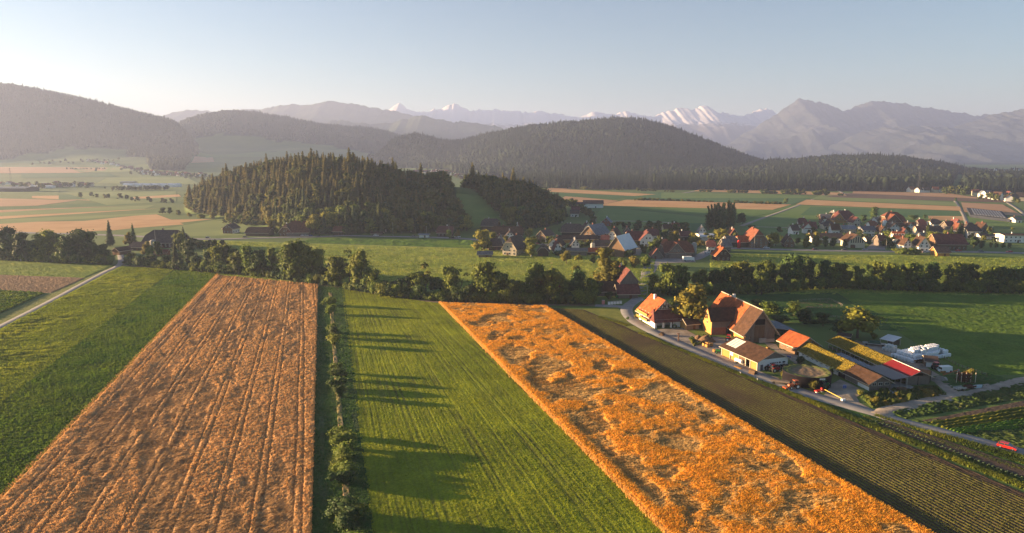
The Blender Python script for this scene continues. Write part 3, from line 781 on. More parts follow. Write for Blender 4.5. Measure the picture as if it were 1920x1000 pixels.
def crown(seed, kind, n, leaf, lo=False):
    r = np.random.RandomState(seed)
    if kind == 'conifer':
        V = []; F = []; S = []
        tiers = n
        for k in range(tiers):
            z = .1 + .88 * (k / tiers) ** .95
            rad = .19 * (1 - z) ** .8 + .012
            nb = max(4, int(9 - 4 * z)) if not lo else 5
            off = r.rand() * 6.28
            for b in range(nb):
                a = off + 6.28 * b / nb + r.uniform(-.25, .25); rr = rad * r.uniform(.65, 1.12); w = 6.28 / nb * .62
                zt = z + .07 * (1.1 - z) + r.uniform(0, .02); i = len(V)
                V += [(0, 0, zt), (rr * .7 * math.cos(a - w), rr * .7 * math.sin(a - w), z - .01 - r.uniform(0, .02)),
                      (rr * math.cos(a), rr * math.sin(a), z - .065 * (1 - z) - r.uniform(0, .03)), (rr * .7 * math.cos(a + w), rr * .7 * math.sin(a + w), z - .01)]
                F += [(i, i + 1, i + 2, i + 3)]; s = r.rand() ** 2; S += [s * .3, s, s, s]
        return np.array(V), np.array(F), np.array(S)
    lobes = blob_lobes(r, kind)
    w = np.array([l[3] * l[4] for l in lobes]); w /= w.sum()
    idx = r.choice(len(lobes), n, p=w); lb = np.array(lobes)[idx]
    d = r.normal(size=(n, 3)); d /= np.linalg.norm(d, axis=1)[:, None]
    d[:, 2] = np.where(d[:, 2] < -.3, -d[:, 2] * .6, d[:, 2])
    rad = r.uniform(.72, 1.12, n)
    c = lb[:, :3] + d * np.stack([lb[:, 3], lb[:, 3], lb[:, 4]], -1) * rad[:, None]
    nn = d + r.normal(size=(n, 3)) * .55; nn /= np.linalg.norm(nn, axis=1)[:, None]
    t = np.cross(nn, r.normal(size=(n, 3))); t /= np.linalg.norm(t, axis=1)[:, None]; b = np.cross(nn, t)
    s = leaf * r.uniform(.6, 1.25, n)[:, None]
    V = np.stack([c - t * s, c - b * s * .8, c + t * s, c + b * s * .8], 1)
    F = np.arange(n * 4).reshape(-1, 4)
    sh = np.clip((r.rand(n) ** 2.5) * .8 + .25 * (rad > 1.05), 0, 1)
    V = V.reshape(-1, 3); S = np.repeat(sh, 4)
    # dark inner mass, so that a crown is not seen through everywhere
    bv = []; bf = []
    for l in lobes:
        i0 = len(bv)
        for zz, rr in ((-.8, .45), (0, .78), (.75, .5)):
            for k in range(6):
                a = 6.28 * k / 6 + zz
                bv.append((l[0] + l[3] * rr * .85 * math.cos(a), l[1] + l[3] * rr * .85 * math.sin(a), l[2] + l[4] * zz * .85))
        for lev in range(2):
            for k in range(6):
                j = (k + 1) % 6; q = i0 + lev * 6
                bf.append((q + k, q + j, q + 6 + j, q + 6 + k))
        bf.append((i0 + 12, i0 + 13, i0 + 14, i0 + 15)); bf.append((i0 + 12, i0 + 15, i0 + 16, i0 + 17))
    if kind in ('open',): bv = []; bf = []
    if bv:
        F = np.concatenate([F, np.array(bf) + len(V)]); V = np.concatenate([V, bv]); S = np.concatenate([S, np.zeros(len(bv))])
    return V, F, S

def trunk_mesh(name, kind, seed, m):
    r = random.Random(seed); mb = MB()
    if kind == 'conifer': mb.tube((0, 0, -.02), (0, 0, .9), .014, .003, 6)
    elif kind == 'bush':
        for i in range(4):
            a = r.random() * 6.28; mb.tube((.03 * math.cos(a), .03 * math.sin(a), -.03), (.25 * math.cos(a), .25 * math.sin(a), .5), .025, .01, 5)
    else:
        h = .3 if kind != 'poplar' else .8
        mb.tube((0, 0, -.02), (0, 0, h), .022, .015, 7)
        if kind != 'poplar':
            for i in range(5):
                a = i * 1.26 + r.random(); q = .2 if kind != 'tall' else .1
                mb.tube((0, 0, h - .03 * i * .6), (q * math.cos(a), q * math.sin(a), h + r.uniform(.2, .4)), .011, .004, 5)
    return mb.mesh(name, m)

PROTO = {}
def proto(kind, m, mk, nvar, n, leaf):
    L_ = []
    for v in range(nvar):
        V, F, S = crown(100 * v + sum(map(ord, kind + mk)), kind, n, leaf)
        me = mesh_np('crown', V, F, m, attrs={'shade': S}, link=False)
        L_.append((me, trunk_mesh('trunk', kind, v, M_birch if kind == 'tall' and v == 0 else M_bark)))
    PROTO[(kind, mk)] = L_
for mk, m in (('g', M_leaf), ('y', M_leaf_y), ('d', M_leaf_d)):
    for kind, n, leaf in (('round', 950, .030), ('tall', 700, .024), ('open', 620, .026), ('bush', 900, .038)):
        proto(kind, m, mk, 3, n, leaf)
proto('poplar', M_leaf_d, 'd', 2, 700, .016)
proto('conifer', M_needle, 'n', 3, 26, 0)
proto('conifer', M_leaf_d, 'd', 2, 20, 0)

TREE_LABELS = {}
def tree(P, h, kind, mk, label, cat='tree', group=None, wid=1.0, name=None, seed=None):
    r = random.Random(seed if seed is not None else int(P[0] * 13 + P[1] * 7))
    cr, tr = PROTO[(kind, mk)][r.randrange(len(PROTO[(kind, mk)]))]
    nm = name or {'conifer': 'conifer_tree', 'poplar': 'poplar_tree', 'bush': 'bush'}.get(kind, 'broadleaf_tree')
    e = empty(nm, (P[0], P[1], P[2] - .05), r.random() * 6.28, label, cat, group)
    e.scale = (h * wid, h * wid, h)
    c = inst('crown', cr, e); t = inst('trunk', tr, e)
    return e

# ---- the strip of trees across the picture
BASE_L = [(-40, 486), (0, 489), (100, 494), (212, 498)]
TOP_L = [(-40, 432), (8, 430), (26, 429), (50, 436), (62, 452), (80, 432), (96, 436), (112, 450), (126, 446), (150, 432), (168, 440), (182, 452), (198, 458), (212, 476)]
BASE_M = [(236, 499), (330, 507), (400, 513), (500, 522), (600, 535), (700, 553), (740, 559), (830, 566), (960, 570), (1120, 572)]
TOP_M = [(236, 484), (262, 478), (280, 462), (300, 478), (330, 470), (345, 446), (362, 470), (395, 472), (408, 458), (430, 466), (470, 462), (486, 457), (510, 460), (535, 466), (548, 456), (570, 447), (590, 456), (606, 492), (630, 490), (652, 468), (684, 471), (700, 500), (722, 520), (745, 516),
   (765, 520), (802, 486), (820, 525), (858, 486), (880, 530), (906, 486), (936, 500), (965, 518), (985, 520), (1003, 474), (1012, 500), (1035, 500), (1062, 522), (1098, 504), (1120, 520)]
BASE_R = [(1222, 556), (1300, 556), (1380, 554), (1440, 551), (1500, 546), (1560, 543), (1700, 547), (1960, 554)]
TOP_R = [(1222, 508), (1240, 484), (1258, 500), (1280, 496), (1300, 500), (1330, 500), (1350, 494), (1380, 490), (1405, 486), (1430, 492), (1460, 486), (1482, 480), (1505, 488), (1540, 486), (1560, 488), (1585, 484), (1590, 500), (1620, 510), (1645, 494), (1665, 497), (1700, 490), (1725, 496), (1745, 494),
   (1785, 492), (1810, 496), (1838, 494), (1860, 502), (1900, 502), (1960, 500)]
rt = random.Random(8)
KIND_WORD = {'round': 'broad crowned', 'tall': 'tall narrow', 'open': 'thin open crowned', 'conifer': 'pointed dark conifer', 'bush': 'low'}
COL_WORD = {'g': 'green', 'y': 'yellow green', 'd': 'dark green', 'n': 'dark'}
ORD = ['first', 'second', 'third', 'fourth', 'fifth', 'sixth', 'seventh', 'eighth', 'ninth', 'tenth', 'eleventh', 'twelfth', 'thirteenth', 'fourteenth', 'fifteenth', 'sixteenth', 'seventeenth', 'eighteenth', 'nineteenth', 'twentieth']
TENS = {2: 'twenty', 3: 'thirty', 4: 'forty', 5: 'fifty', 6: 'sixty', 7: 'seventy', 8: 'eighty', 9: 'ninety'}
def ordn(i):
    if i < 20: return ORD[i]
    t, u = divmod(i + 1, 10)
    return (TENS[t] + ('-' + ORD[u - 1] if u else '')) if u else TENS[t][:-1] + 'ieth'
def tree_row(base, top, x0, x1, step, where, group, kinds, back=(3, 16)):
    x = x0; i = 0
    while x < x1:
        yb = pl(base, x); yt = pl(top, x) + rt.uniform(-9, 10)
        P = G(x, yb); P.y += rt.uniform(*back)
        P.x *= (P.y) / (P.y - (back[0] + back[1]) / 2)
        h = max(5, height_at(P, yt))
        kind, mk = kinds(x, h, rt)
        wid = {'round': rt.uniform(.85, 1.15), 'tall': rt.uniform(1.0, 1.4), 'open': rt.uniform(.8, 1.0), 'conifer': rt.uniform(.9, 1.3), 'bush': 1}[kind]
        if h < 11 and kind == 'round': wid *= 1.25
        tree(P, h, kind, mk, '%s %s tree, %s from left in the %s' % (COL_WORD[mk], KIND_WORD[kind], ordn(i), where), 'tree', group, wid)
        i += 1
        x += step * rt.uniform(.65, 1.2) * (pl(base, x) - 290) / 240
def kL(x, h, r):
    if 185 < x: return 'round', 'd'
    if x < 70: return ('tall', 'd')
    return ('round', r.choice('dgd'))
def kM(x, h, r):
    if 338 < x < 352: return 'conifer', 'n'
    if h < 13: return 'round', r.choice('dgd')
    if 790 < x < 812: return 'open', 'y'
    if 640 < x < 665 or 850 < x < 870: return 'open', 'g'
    if 995 < x < 1008: return 'tall', 'g'
    return r.choice([('round', 'g'), ('round', 'd'), ('tall', 'g'), ('round', 'g')])
def kR(x, h, r):
    return r.choice([('round', 'g'), ('round', 'd'), ('tall', 'g'), ('tall', 'd'), ('round', 'g')])
tree_row(BASE_L, TOP_L, -36, 212, 13, 'left wood strip', 'trees in the wood strip left of the lane', kL)
tree_row(BASE_M, TOP_M, 240, 1118, 15, 'middle wood strip', 'trees in the wood strip between lane and crossroads', kM)
tree_row(BASE_R, TOP_R, 1226, 1950, 16, 'right wood strip', 'trees in the wood strip right of the crossroads', kR)
# underwood: low bushes along the foot of the strip
def bush_row(base, x0, x1, step, where, group, hh=(5, 9)):
    x = x0; i = 0
    while x < x1:
        P = G(x, pl(base, x) - 1)
        tree(P, rt.uniform(*hh), 'bush', rt.choice('gdg'), 'low dark bush, %s from left, at the foot of the %s' % (ordn(i), where), 'bush', group, rt.uniform(.8, 1.2))
        i += 1; x += step * rt.uniform(.7, 1.3)
bush_row(BASE_L, -30, 212, 12, 'left wood strip', 'bushes under the left wood strip')
bush_row(BASE_M, 244, 1118, 12, 'middle wood strip', 'bushes under the middle wood strip')
bush_row(BASE_R, 1228, 1920, 13, 'right wood strip', 'bushes under the right wood strip')

# ---- single trees: (px, py foot, py top, kind, colour, width, label)
SOLO = [
 (1297, 612, 524, 'round', 'y', 1.2, 'big golden chestnut tree between the white farmhouse and the great barn'),
 (1607, 634, 564, 'round', 'y', 1.65, 'big golden walnut tree beside the grass roofed cow sheds'),
 (1574, 630, 598, 'round', 'd', 1.5, 'dark small tree under the left side of the walnut tree'),
 (1543, 612, 584, 'round', 'd', 1.5, 'small dark round orchard tree standing alone on the grass'),
 (1508, 608, 576, 'round', 'd', 1.9, 'wide dark orchard tree behind the great barn'),
 (1489, 592, 564, 'round', 'g', 1.8, 'sunlit topped orchard tree behind the great barn roof'),
 (1440, 598, 564, 'round', 'g', 1.9, 'orchard tree close behind the ridge end of the great barn'),
 (1462, 606, 588, 'bush', 'd', 2.2, 'broad dark bush in the orchard behind the barn'),
 (1420, 584, 560, 'round', 'd', 1.8, 'dark tree behind the middle of the great barn roof'),
 (1262, 582, 560, 'round', 'd', 1.2, 'dark tree behind the roof of the white farmhouse'),
 (1428, 553, 511, 'round', 'g', .9, 'round green tree standing forward of the right wood strip'),
 (1137, 540, 461, 'tall', 'y', 1.5, 'tall golden lime tree behind the brown roofed crossroads farm'),
 (1152, 542, 486, 'tall', 'y', 1.4, 'lower golden lime tree on the right of the tall lime'),
 (1078, 525, 495, 'round', 'y', 1.0, 'yellow green tree above the wood strip left of the limes'),
 (1062, 495, 464, 'round', 'y', 1.1, 'golden bushy tree below the low timber shed of the village'),
 (1085, 492, 474, 'round', 'y', 1.2, 'short golden tree beside the low timber shed of the village'),
 (1112, 495, 476, 'round', 'g', 1.1, 'green tree in front of the low red roofed shed'),
 (907, 470, 428, 'round', 'y', 1.2, 'big yellow green tree at the left end of the village'),
 (923, 462, 434, 'tall', 'y', 1.3, 'narrow yellow green tree right behind the big one at the village end'),
 (996, 482, 440, 'tall', 'y', 1.5, 'tall golden tree between the cream farmhouse and dark hut'),
 (988, 478, 456, 'round', 'y', 1.0, 'golden tree low beside the cream farmhouse'),
 (992, 448, 424, 'round', 'y', 1.2, 'golden round tree behind the long dormered house'),
 (1030, 458, 441, 'round', 'g', 1.3, 'green orchard tree in front of the timber gabled white house'),
 (1048, 480, 466, 'bush', 'd', 1.6, 'dark hedge mass below the white gabled house'),
 (1090, 464, 450, 'bush', 'd', 1.5, 'dark bushes before the long timber wing'),
 (1118, 462, 449, 'round', 'g', 1.2, 'green tree before the slate roofed barn'),
 (1112, 424, 404, 'round', 'd', 1.4, 'dark broad tree left of the small slate roofed house'),
 (1048, 434, 427, 'conifer', 'n', 1.8, 'small conifer on the green behind the village'),
 (1158, 424, 414, 'bush', 'g', 1.3, 'bush right of the small slate roofed house'),
 (1194, 433, 415, 'conifer', 'n', 1.8, 'dark conifer standing behind the long brown roof'),
 (1168, 502, 480, 'bush', 'g', 1, 'left apple tree of three in the meadow orchard'),
 (1188, 503, 478, 'bush', 'y', .9, 'middle apple tree of three in the meadow orchard'),
 (1208, 500, 474, 'bush', 'g', .9, 'right apple tree of three in the meadow orchard'),
 (1179, 484, 466, 'bush', 'd', 1.0, 'dark bush below the pale metal roof'),
 (1188, 466, 452, 'bush', 'y', 1.0, 'golden bush right of the pale metal roof'),
 (1230, 474, 444, 'round', 'd', 1.2, 'big dark tree between the pale metal roof and gable hut'),
 (1222, 474, 452, 'round', 'g', 1.2, 'green tree at the lane side left of the gable hut'),
 (1263, 460, 430, 'round', 'y', 1.1, 'golden tree behind the grey walled barn'),
 (1246, 450, 428, 'round', 'd', 1.2, 'dark tree left of the golden tree behind the grey walled barn'),
 (1300, 462, 434, 'round', 'y', 1.2, 'yellow tree to the right behind the grey walled barn'),
 (1314, 466, 446, 'round', 'y', 1.2, 'orange tinted tree right of the grey walled barn'),
 (1284, 442, 430, 'round', 'd', 1.4, 'dark tree before the dark roof behind the barn'),
 (1352, 456, 427, 'round', 'y', 1.3, 'wide golden tree beside the timber cart shed'),
 (1334, 473, 461, 'bush', 'd', 1.2, 'dark bush left of the little red roofed store house'),
 (1454, 462, 434, 'round', 'y', 1.2, 'wide golden tree right of the great orange roofed farm'),
 (1409, 436, 421, 'round', 'd', 1.5, 'dark tree behind the ridge of the orange roofed farm'),
 (1461, 436, 424, 'round', 'd', 1.4, 'dark tree behind the wide golden tree'),
 (1496, 460, 445, 'round', 'd', 1.1, 'dark small tree right of the brown cottage'),
 (1512, 464, 437, 'tall', 'y', 1.5, 'first golden narrow tree before the white terrace'),
 (1531, 462, 433, 'tall', 'y', 1.5, 'second golden narrow tree before the white terrace'),
 (1547, 465, 441, 'round', 'd', .9, 'dark round tree before the white terrace end'),
 (1562, 464, 443, 'round', 'd', .9, 'dark round tree right of the white terrace trees'),
 (1533, 410, 401, 'round', 'd', 1.3, 'lone dark tree in the field beside the grey farm roofs'),
 (1556, 412, 398, 'round', 'd', 1.6, 'dark tree before the grey farm roofs'),
 (1588, 400, 392, 'conifer', 'n', 1.7, 'small pointed conifer behind the maroon farm roof'),
 (1638, 414, 386, 'round', 'd', 1.1, 'tall dark lime tree between the two red roofed farms'),
 (1619, 416, 402, 'round', 'd', 1.4, 'dark tree right of the maroon farm roof'),
 (1666, 404, 394, 'round', 'd', 1.5, 'dark tree behind the left end of the orange farm roof'),
 (1713, 412, 402, 'bush', 'd', 2.0, 'dark hedge trees right of the orange farm roof'),
 (1734, 410, 402, 'round', 'd', 1.5, 'dark round tree right of the hedge trees'),
 (1748, 420, 409, 'bush', 'd', 1.9, 'dark bushes before the hip roofed white house'),
 (1771, 422, 414, 'bush', 'd', 1.7, 'dark bushes right of the hip roofed white house'),
 (1660, 440, 417, 'conifer', 'n', 1.0, 'narrow dark conifer by the village lane'),
 (1664, 452, 430, 'round', 'g', 1.2, 'green tree by the village lane'),
 (1643, 448, 434, 'round', 'd', 1.2, 'dark tree left of the village lane'),
 (1668, 464, 442, 'round', 'g', 1.3, 'green tree right of the paved yard'),
 (1660, 464, 446, 'round', 'y', 1.0, 'yellow green tree at the corner of the paved yard'),
 (1592, 446, 434, 'bush', 'd', 1.8, 'dark hedge behind the cream village hall'),
 (1614, 448, 434, 'bush', 'd', 1.6, 'dark hedge right behind the cream village hall'),
 (1584, 464, 450, 'round', 'g', 1.2, 'green tree left of the cream village hall'),
 (1628, 462, 448, 'round', 'd', 1.0, 'dark tree right of the cream village hall'),
 (1608, 436, 425, 'round', 'd', 1.1, 'dark tree between the two dark roofed houses'),
 (1738, 452, 414, 'conifer', 'n', 1.3, 'tall dark spruce in the middle of the right village'),
 (1712, 460, 438, 'round', 'g', 1.2, 'dark green tree behind the white gabled cottage'),
 (1702, 458, 436, 'round', 'd', 1.3, 'dark tree left behind the white gabled cottage'),
 (1745, 464, 432, 'round', 'g', 1.2, 'big green tree right of the white gabled cottage'),
 (1755, 464, 440, 'round', 'd', 1.1, 'dark tree beside the long maroon roof'),
 (1783, 446, 422, 'conifer', 'd', 1.4, 'reddish spruce behind the long maroon roof'),
 (1798, 446, 413, 'conifer', 'n', 1.4, 'tallest spruce behind the long maroon roof'),
 (1803, 446, 416, 'conifer', 'd', 1.4, 'spruce beside the tallest spruce behind the maroon roof'),
 (1775, 448, 430, 'round', 'y', 1.2, 'golden tree behind the left end of the long maroon roof'),
 (1812, 436, 418, 'round', 'd', 1.3, 'dark tree left of the white hip roofed villa'),
 (1826, 464, 442, 'round', 'd', 1.4, 'dark green tree in front of the white hip roofed villa'),
 (1840, 466, 450, 'round', 'd', 1.3, 'round dark tree right of the long maroon roof'),
 (1857, 465, 454, 'round', 'g', 1.0, 'first small garden tree on the right lawn'),
 (1868, 465, 455, 'round', 'g', 1.0, 'second small garden tree on the right lawn'),
 (1880, 466, 454, 'round', 'g', 1.1, 'third small garden tree on the right lawn'),
 (1892, 466, 455, 'round', 'g', 1.0, 'fourth small garden tree on the right lawn'),
 (1862, 444, 434, 'bush', 'd', 1.5, 'dark hedge between villa and flat roofed house'),
 (1898, 432, 425, 'round', 'g', 1.2, 'small tree behind the flat roofed white house'),
 (1682, 476, 463, 'bush', 'g', 1.5, 'clipped hedge left end below the main road'),
 (1694, 477, 462, 'bush', 'g', 1.5, 'clipped hedge middle below the main road'),
 (1706, 477, 462, 'bush', 'g', 1.5, 'clipped hedge right below the main road'),
 (1718, 477, 463, 'bush', 'g', 1.4, 'clipped hedge end beside the white gabled cottage'),
 # the left farm in the wood strip
 (207, 462, 411, 'conifer', 'n', 1.15, 'tall dark pointed cypress left of the hidden farm'),
 (251, 462, 417, 'conifer', 'd', 1.2, 'reddish spruce left of the big dark farm roof'),
 (243, 464, 432, 'round', 'y', .8, 'golden tree at the left of the big dark farm roof'),
 (278, 484, 449, 'round', 'y', .85, 'golden tree in front of the big dark farm roof'),
 (246, 492, 471, 'bush', 'y', 1.0, 'yellow bush right of the lane mouth'),
 (346, 470, 423, 'conifer', 'n', 1.1, 'dark spruce right of the big dark farm roof'),
 (338, 478, 430, 'round', 'g', .8, 'green tree leaning on the spruce right of the farm roof'),
 (354, 490, 446, 'round', 'd', .9, 'big dark tree right of the farm roof'),
 (370, 500, 472, 'conifer', 'n', 1.6, 'small dark spruce at the edge of the shaded lawn'),
 (372, 466, 450, 'round', 'd', 1.3, 'dark orchard tree above the shaded lawn'),
 (390, 470, 452, 'round', 'd', 1.3, 'second dark orchard tree above the shaded lawn'),
 (297, 482, 450, 'round', 'd', .8, 'dark tree in front of the farm silo'),
 # foot of the wooded knoll
 (512, 440, 408, 'round', 'y', 1.0, 'light green tree left of the red roofed roadside farm'),
 (525, 430, 399, 'tall', 'y', 1.3, 'pale birch behind the roadside farm'),
 (541, 428, 396, 'tall', 'y', 1.2, 'second pale birch behind the roadside farm'),
 (588, 440, 393, 'round', 'y', .8, 'tall golden tree right of the red roofed roadside farm'),
 (603, 440, 420, 'round', 'd', 1.1, 'small dark tree right of the golden roadside tree'),
 (618, 440, 424, 'bush', 'd', 1.2, 'dark round bush left of the small red hut'),
 (656, 436, 417, 'round', 'y', 1.1, 'light tree right of the small red hut'),
 (690, 436, 418, 'round', 'y', 1.2, 'light tree on the knoll foot by the road'),
 (427, 415, 399, 'tall', 'y', 1.5, 'small birch on the hedge bank left of the knoll'),
 (443, 415, 399, 'tall', 'y', 1.5, 'next small birch on the hedge bank'),
 (452, 420, 404, 'round', 'g', 1.4, 'round tree on the hedge bank'),
 (400, 412, 396, 'round', 'y', 1.2, 'tree at the left end of the hedge bank'),
 (376, 410, 398, 'bush', 'g', 1.3, 'bush on the hedge bank'),
 (355, 409, 396, 'round', 'y', 1.1, 'small golden tree at the field corner'),
 (335, 405, 392, 'round', 'g', 1.1, 'small tree at the field corner'),
 (305, 402, 388, 'round', 'd', 1.3, 'dark tree at the left foot of the knoll'),
 (318, 402, 388, 'round', 'g', 1.1, 'tree beside the dark one at the knoll foot'),
 (842, 448, 430, 'round', 'g', 1.2, 'green tree by the road before the brown roof at the knoll'),
 (858, 448, 428, 'round', 'y', .9, 'golden tree right of the brown roof at the knoll'),
 (1473, 385, 371, 'round', 'd', 1.1, 'lone dark tree at the end of the long field hedge'),
 (1792, 378, 370, 'round', 'd', 1.3, 'lone dark tree where the field lane bends'),
 (1392, 421, 398, 'round', 'd', 1.0, 'dark round tree right of the poplars'),
 (1386, 421, 399, 'round', 'd', .9, 'dark tree between poplars and round tree'),
 (152, 371, 366, 'round', 'd', 1.2, 'lone dark tree in the left valley'),
 (180, 322, 316, 'round', 'd', 1.2, 'lone tree on the far left slope'),
 (228, 321, 314, 'round', 'd', 1.2, 'pair of trees on the far left slope'),
 (197, 355, 350, 'round', 'd', 1.3, 'dark tree beside the far village road'),
 (1726, 671, 652, 'round', 'y', 1.0, 'small golden tree growing in front of the white bales'),
 (1640, 636, 622, 'bush', 'y', 1.0, 'yellow bush right of the walnut tree'),
]
for a in SOLO:
    P = G(a[0], a[1]); h = height_at(P, a[2])
    bush_ = a[3] == 'bush'
    wd = a[5]
    tree(P, max(h, 2.0), a[3], a[4], a[6] + (' in the photo' if len(a[6].split()) < 4 else ''), 'bush' if bush_ else 'tree', None, wd)
# lombardy poplars
for i, x in enumerate(np.linspace(1329, 1379, 11)):
    P = G(x + rt.uniform(-1, 1), 432 - (i % 3) * 3 - (6 if x > 1374 else 0)); P.y += rt.uniform(-4, 8)
    tree(P, height_at(P, 376 + abs(x - 1362) * .22 + rt.uniform(-2, 4)), 'poplar', 'd', '%s lombardy poplar from the left in the close stand on the plain' % ordn(i), 'tree', 'lombardy poplars standing close together', 1.5)
# hedge bushes between wheat and green field
HEDGE = [(618, 574, 554, 7), (620, 590, 570, 6.5), (622, 624, 606, 5.5), (626, 634, 612, 6.2), (625, 648, 626, 6.0), (630, 700, 680, 5), (636, 714, 690, 6), (634, 730, 706, 6), (638, 746, 722, 5),
         (636, 822, 800, 6), (642, 842, 812, 7), (648, 860, 830, 7), (640, 878, 852, 6), (646, 892, 862, 6), (640, 908, 882, 6), (644, 974, 936, 8), (662, 978, 948, 7), (648, 998, 974, 7), (656, 1040, 1000, 8)]
hw = ['at the far end', 'behind the first gap', 'left of the second clump', 'on top of the second clump', 'at the near side of the second clump', 'at the back of the third clump', 'in the middle of the third clump', 'low in the third clump', 'at the near side of the third clump',
      'at the back of the fourth clump', 'widest of the fourth clump', 'on the right of the fourth clump', 'on the left of the fourth clump', 'low in the fourth clump', 'at the near side of the fourth clump', 'at the back of the nearest clump', 'on the right of the nearest clump', 'near the picture bottom', 'at the bottom picture edge']
for (x, yb, yt, w), s in zip(HEDGE, hw):
    P = G(x, yb); h = height_at(P, yt)
    e = tree(P, max(h * .95, 3.2), 'bush', 'd' if rt.random() < .5 else 'g', 'dark green hedge bush %s of the field hedge' % s, 'bush', 'bushes of the hedge between wheat and green crop', 1.0)
    k = w / 1.28 * rt.uniform(.85, 1.1); e.scale = (k, k * 1.35, max(h * 1.15, 4.2))

# ================================================================ WOODS
def scatter(n, px0, px1, y0, y1, seed):
    r = np.random.RandomState(seed)
    u = r.rand(n); Y = np.sqrt(y0 ** 2 + u * (y1 ** 2 - y0 ** 2)); px = px0 + (px1 - px0) * r.rand(n)
    return (px - 960) / HORIZ * Y, Y, px, r
def merge_trees(name, P, H, Wd, protos, pick, m, kindtag='stuff', rot=None):
    Vs = []; Fs = []; Ss = []; off = 0; r = np.random.RandomState(1)
    for q, (V, F, S) in enumerate(protos):
        sel = np.where(pick == q)[0]
        if not len(sel): continue
        a = r.rand(len(sel)) * 6.28; ca, sa = np.cos(a)[:, None], np.sin(a)[:, None]
        x = V[None, :, 0] * ca - V[None, :, 1] * sa; y = V[None, :, 0] * sa + V[None, :, 1] * ca
        X = P[sel, 0][:, None] + x * Wd[sel][:, None]; Y = P[sel, 1][:, None] + y * Wd[sel][:, None]
        Z = P[sel, 2][:, None] + V[None, :, 2] * H[sel][:, None]
        Vs.append(np.stack([X, Y, Z], -1).reshape(-1, 3))
        Fs.append((F[None] + (np.arange(len(sel)) * len(V))[:, None, None]).reshape(-1, F.shape[1]) + off)
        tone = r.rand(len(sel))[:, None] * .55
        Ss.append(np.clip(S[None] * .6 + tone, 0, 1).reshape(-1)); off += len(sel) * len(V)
    o = mesh_np(name, np.concatenate(Vs), np.concatenate(Fs), m, attrs={'shade': np.concatenate(Ss)})
    return tag(o, kind=kindtag)
# cheap far trees (quads only)
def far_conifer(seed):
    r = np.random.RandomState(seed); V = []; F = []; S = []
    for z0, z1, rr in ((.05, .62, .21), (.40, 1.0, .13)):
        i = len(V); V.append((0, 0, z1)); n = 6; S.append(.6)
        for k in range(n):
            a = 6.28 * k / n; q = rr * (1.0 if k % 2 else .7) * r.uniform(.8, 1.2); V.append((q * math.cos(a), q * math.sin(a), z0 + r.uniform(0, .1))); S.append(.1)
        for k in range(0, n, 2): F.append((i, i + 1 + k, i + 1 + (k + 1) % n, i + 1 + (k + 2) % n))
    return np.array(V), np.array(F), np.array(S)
def far_round(seed):
    r = np.random.RandomState(seed); V = []; F = []; S = []
    rings = [(.12, .12), (.35, .25), (.65, .27), (.9, .15)]
    for z, q in rings:
        for k in range(5):
            a = 6.28 * k / 5 + z * 2; V.append((q * r.uniform(.75, 1.2) * math.cos(a), q * r.uniform(.75, 1.2) * math.sin(a), z + r.uniform(-.06, .06))); S.append(z * .7)
    for l in range(3):
        for k in range(5):
            j = (k + 1) % 5; F.append((l * 5 + k, l * 5 + j, l * 5 + 5 + j, l * 5 + 5 + k))
    F.append((15, 16, 17, 18)); F.append((15, 18, 19, 19 - 4))
    F[-1] = (18, 19, 15, 15 + 0) if False else (15, 18, 19, 14 + 0)
    return np.array(V), np.array(F[:-1]), np.array(S)
FAR_P = [far_conifer(1), far_conifer(2), far_conifer(3), far_round(4), far_round(5)]
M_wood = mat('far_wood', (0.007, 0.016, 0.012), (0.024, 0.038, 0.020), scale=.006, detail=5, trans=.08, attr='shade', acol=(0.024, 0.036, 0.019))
def wood(name, n, px0, px1, y0, y1, seed, cond, hr=(20, 31), broad=.25, wm=1.0):
    X, Y, px, r = scatter(n, px0, px1, y0, y1, seed)
    k = (forest_mask(X, Y) > .5) & cond(px, Y); X, Y, px = X[k], Y[k], px[k]
    Z = T(X, Y) - .5
    br = fbm(X / 260, Y / 260, seed + 3, 3) < (.36 + broad * .35)
    pick = np.where(br | (r.rand(len(X)) < broad * .3), r.randint(3, 5, len(X)), r.randint(0, 3, len(X)))
    H = r.uniform(*hr, len(X)); H = np.where(pick > 2, H * .82, H)
    H = H * (1 + .28 * (r.rand(len(X)) > .93))
    return merge_trees(name, np.stack([X, Y, Z], -1), H, H * wm * r.uniform(.8, 1.25, len(X)), FAR_P, pick, M_wood)
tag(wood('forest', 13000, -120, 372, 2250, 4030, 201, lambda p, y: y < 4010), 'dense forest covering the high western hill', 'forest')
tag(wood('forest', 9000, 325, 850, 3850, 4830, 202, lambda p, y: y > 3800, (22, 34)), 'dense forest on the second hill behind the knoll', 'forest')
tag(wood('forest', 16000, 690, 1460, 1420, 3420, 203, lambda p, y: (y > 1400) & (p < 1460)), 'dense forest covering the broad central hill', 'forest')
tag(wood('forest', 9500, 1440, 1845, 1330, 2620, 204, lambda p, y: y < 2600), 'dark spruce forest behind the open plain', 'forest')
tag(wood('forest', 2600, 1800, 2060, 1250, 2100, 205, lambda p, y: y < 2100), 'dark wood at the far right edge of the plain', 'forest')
# front edge of the spruce forest, larger and closer
X, Y, px, r = scatter(2600, 920, 1800, 1330, 1640, 206)
k = forest_mask(X, Y) > .5; X, Y = X[k], Y[k]
fx = [crown(900 + q, 'conifer', 11, 0, lo=True) for q in range(3)]
H = r.uniform(20, 31, len(X))
tag(merge_trees('forest_edge', np.stack([X, Y, T(X, Y) - .5], -1), H, H * 1.15, fx, r.randint(0, 3, len(X)), M_wood), 'front edge of the spruce forest along the plain', 'forest')

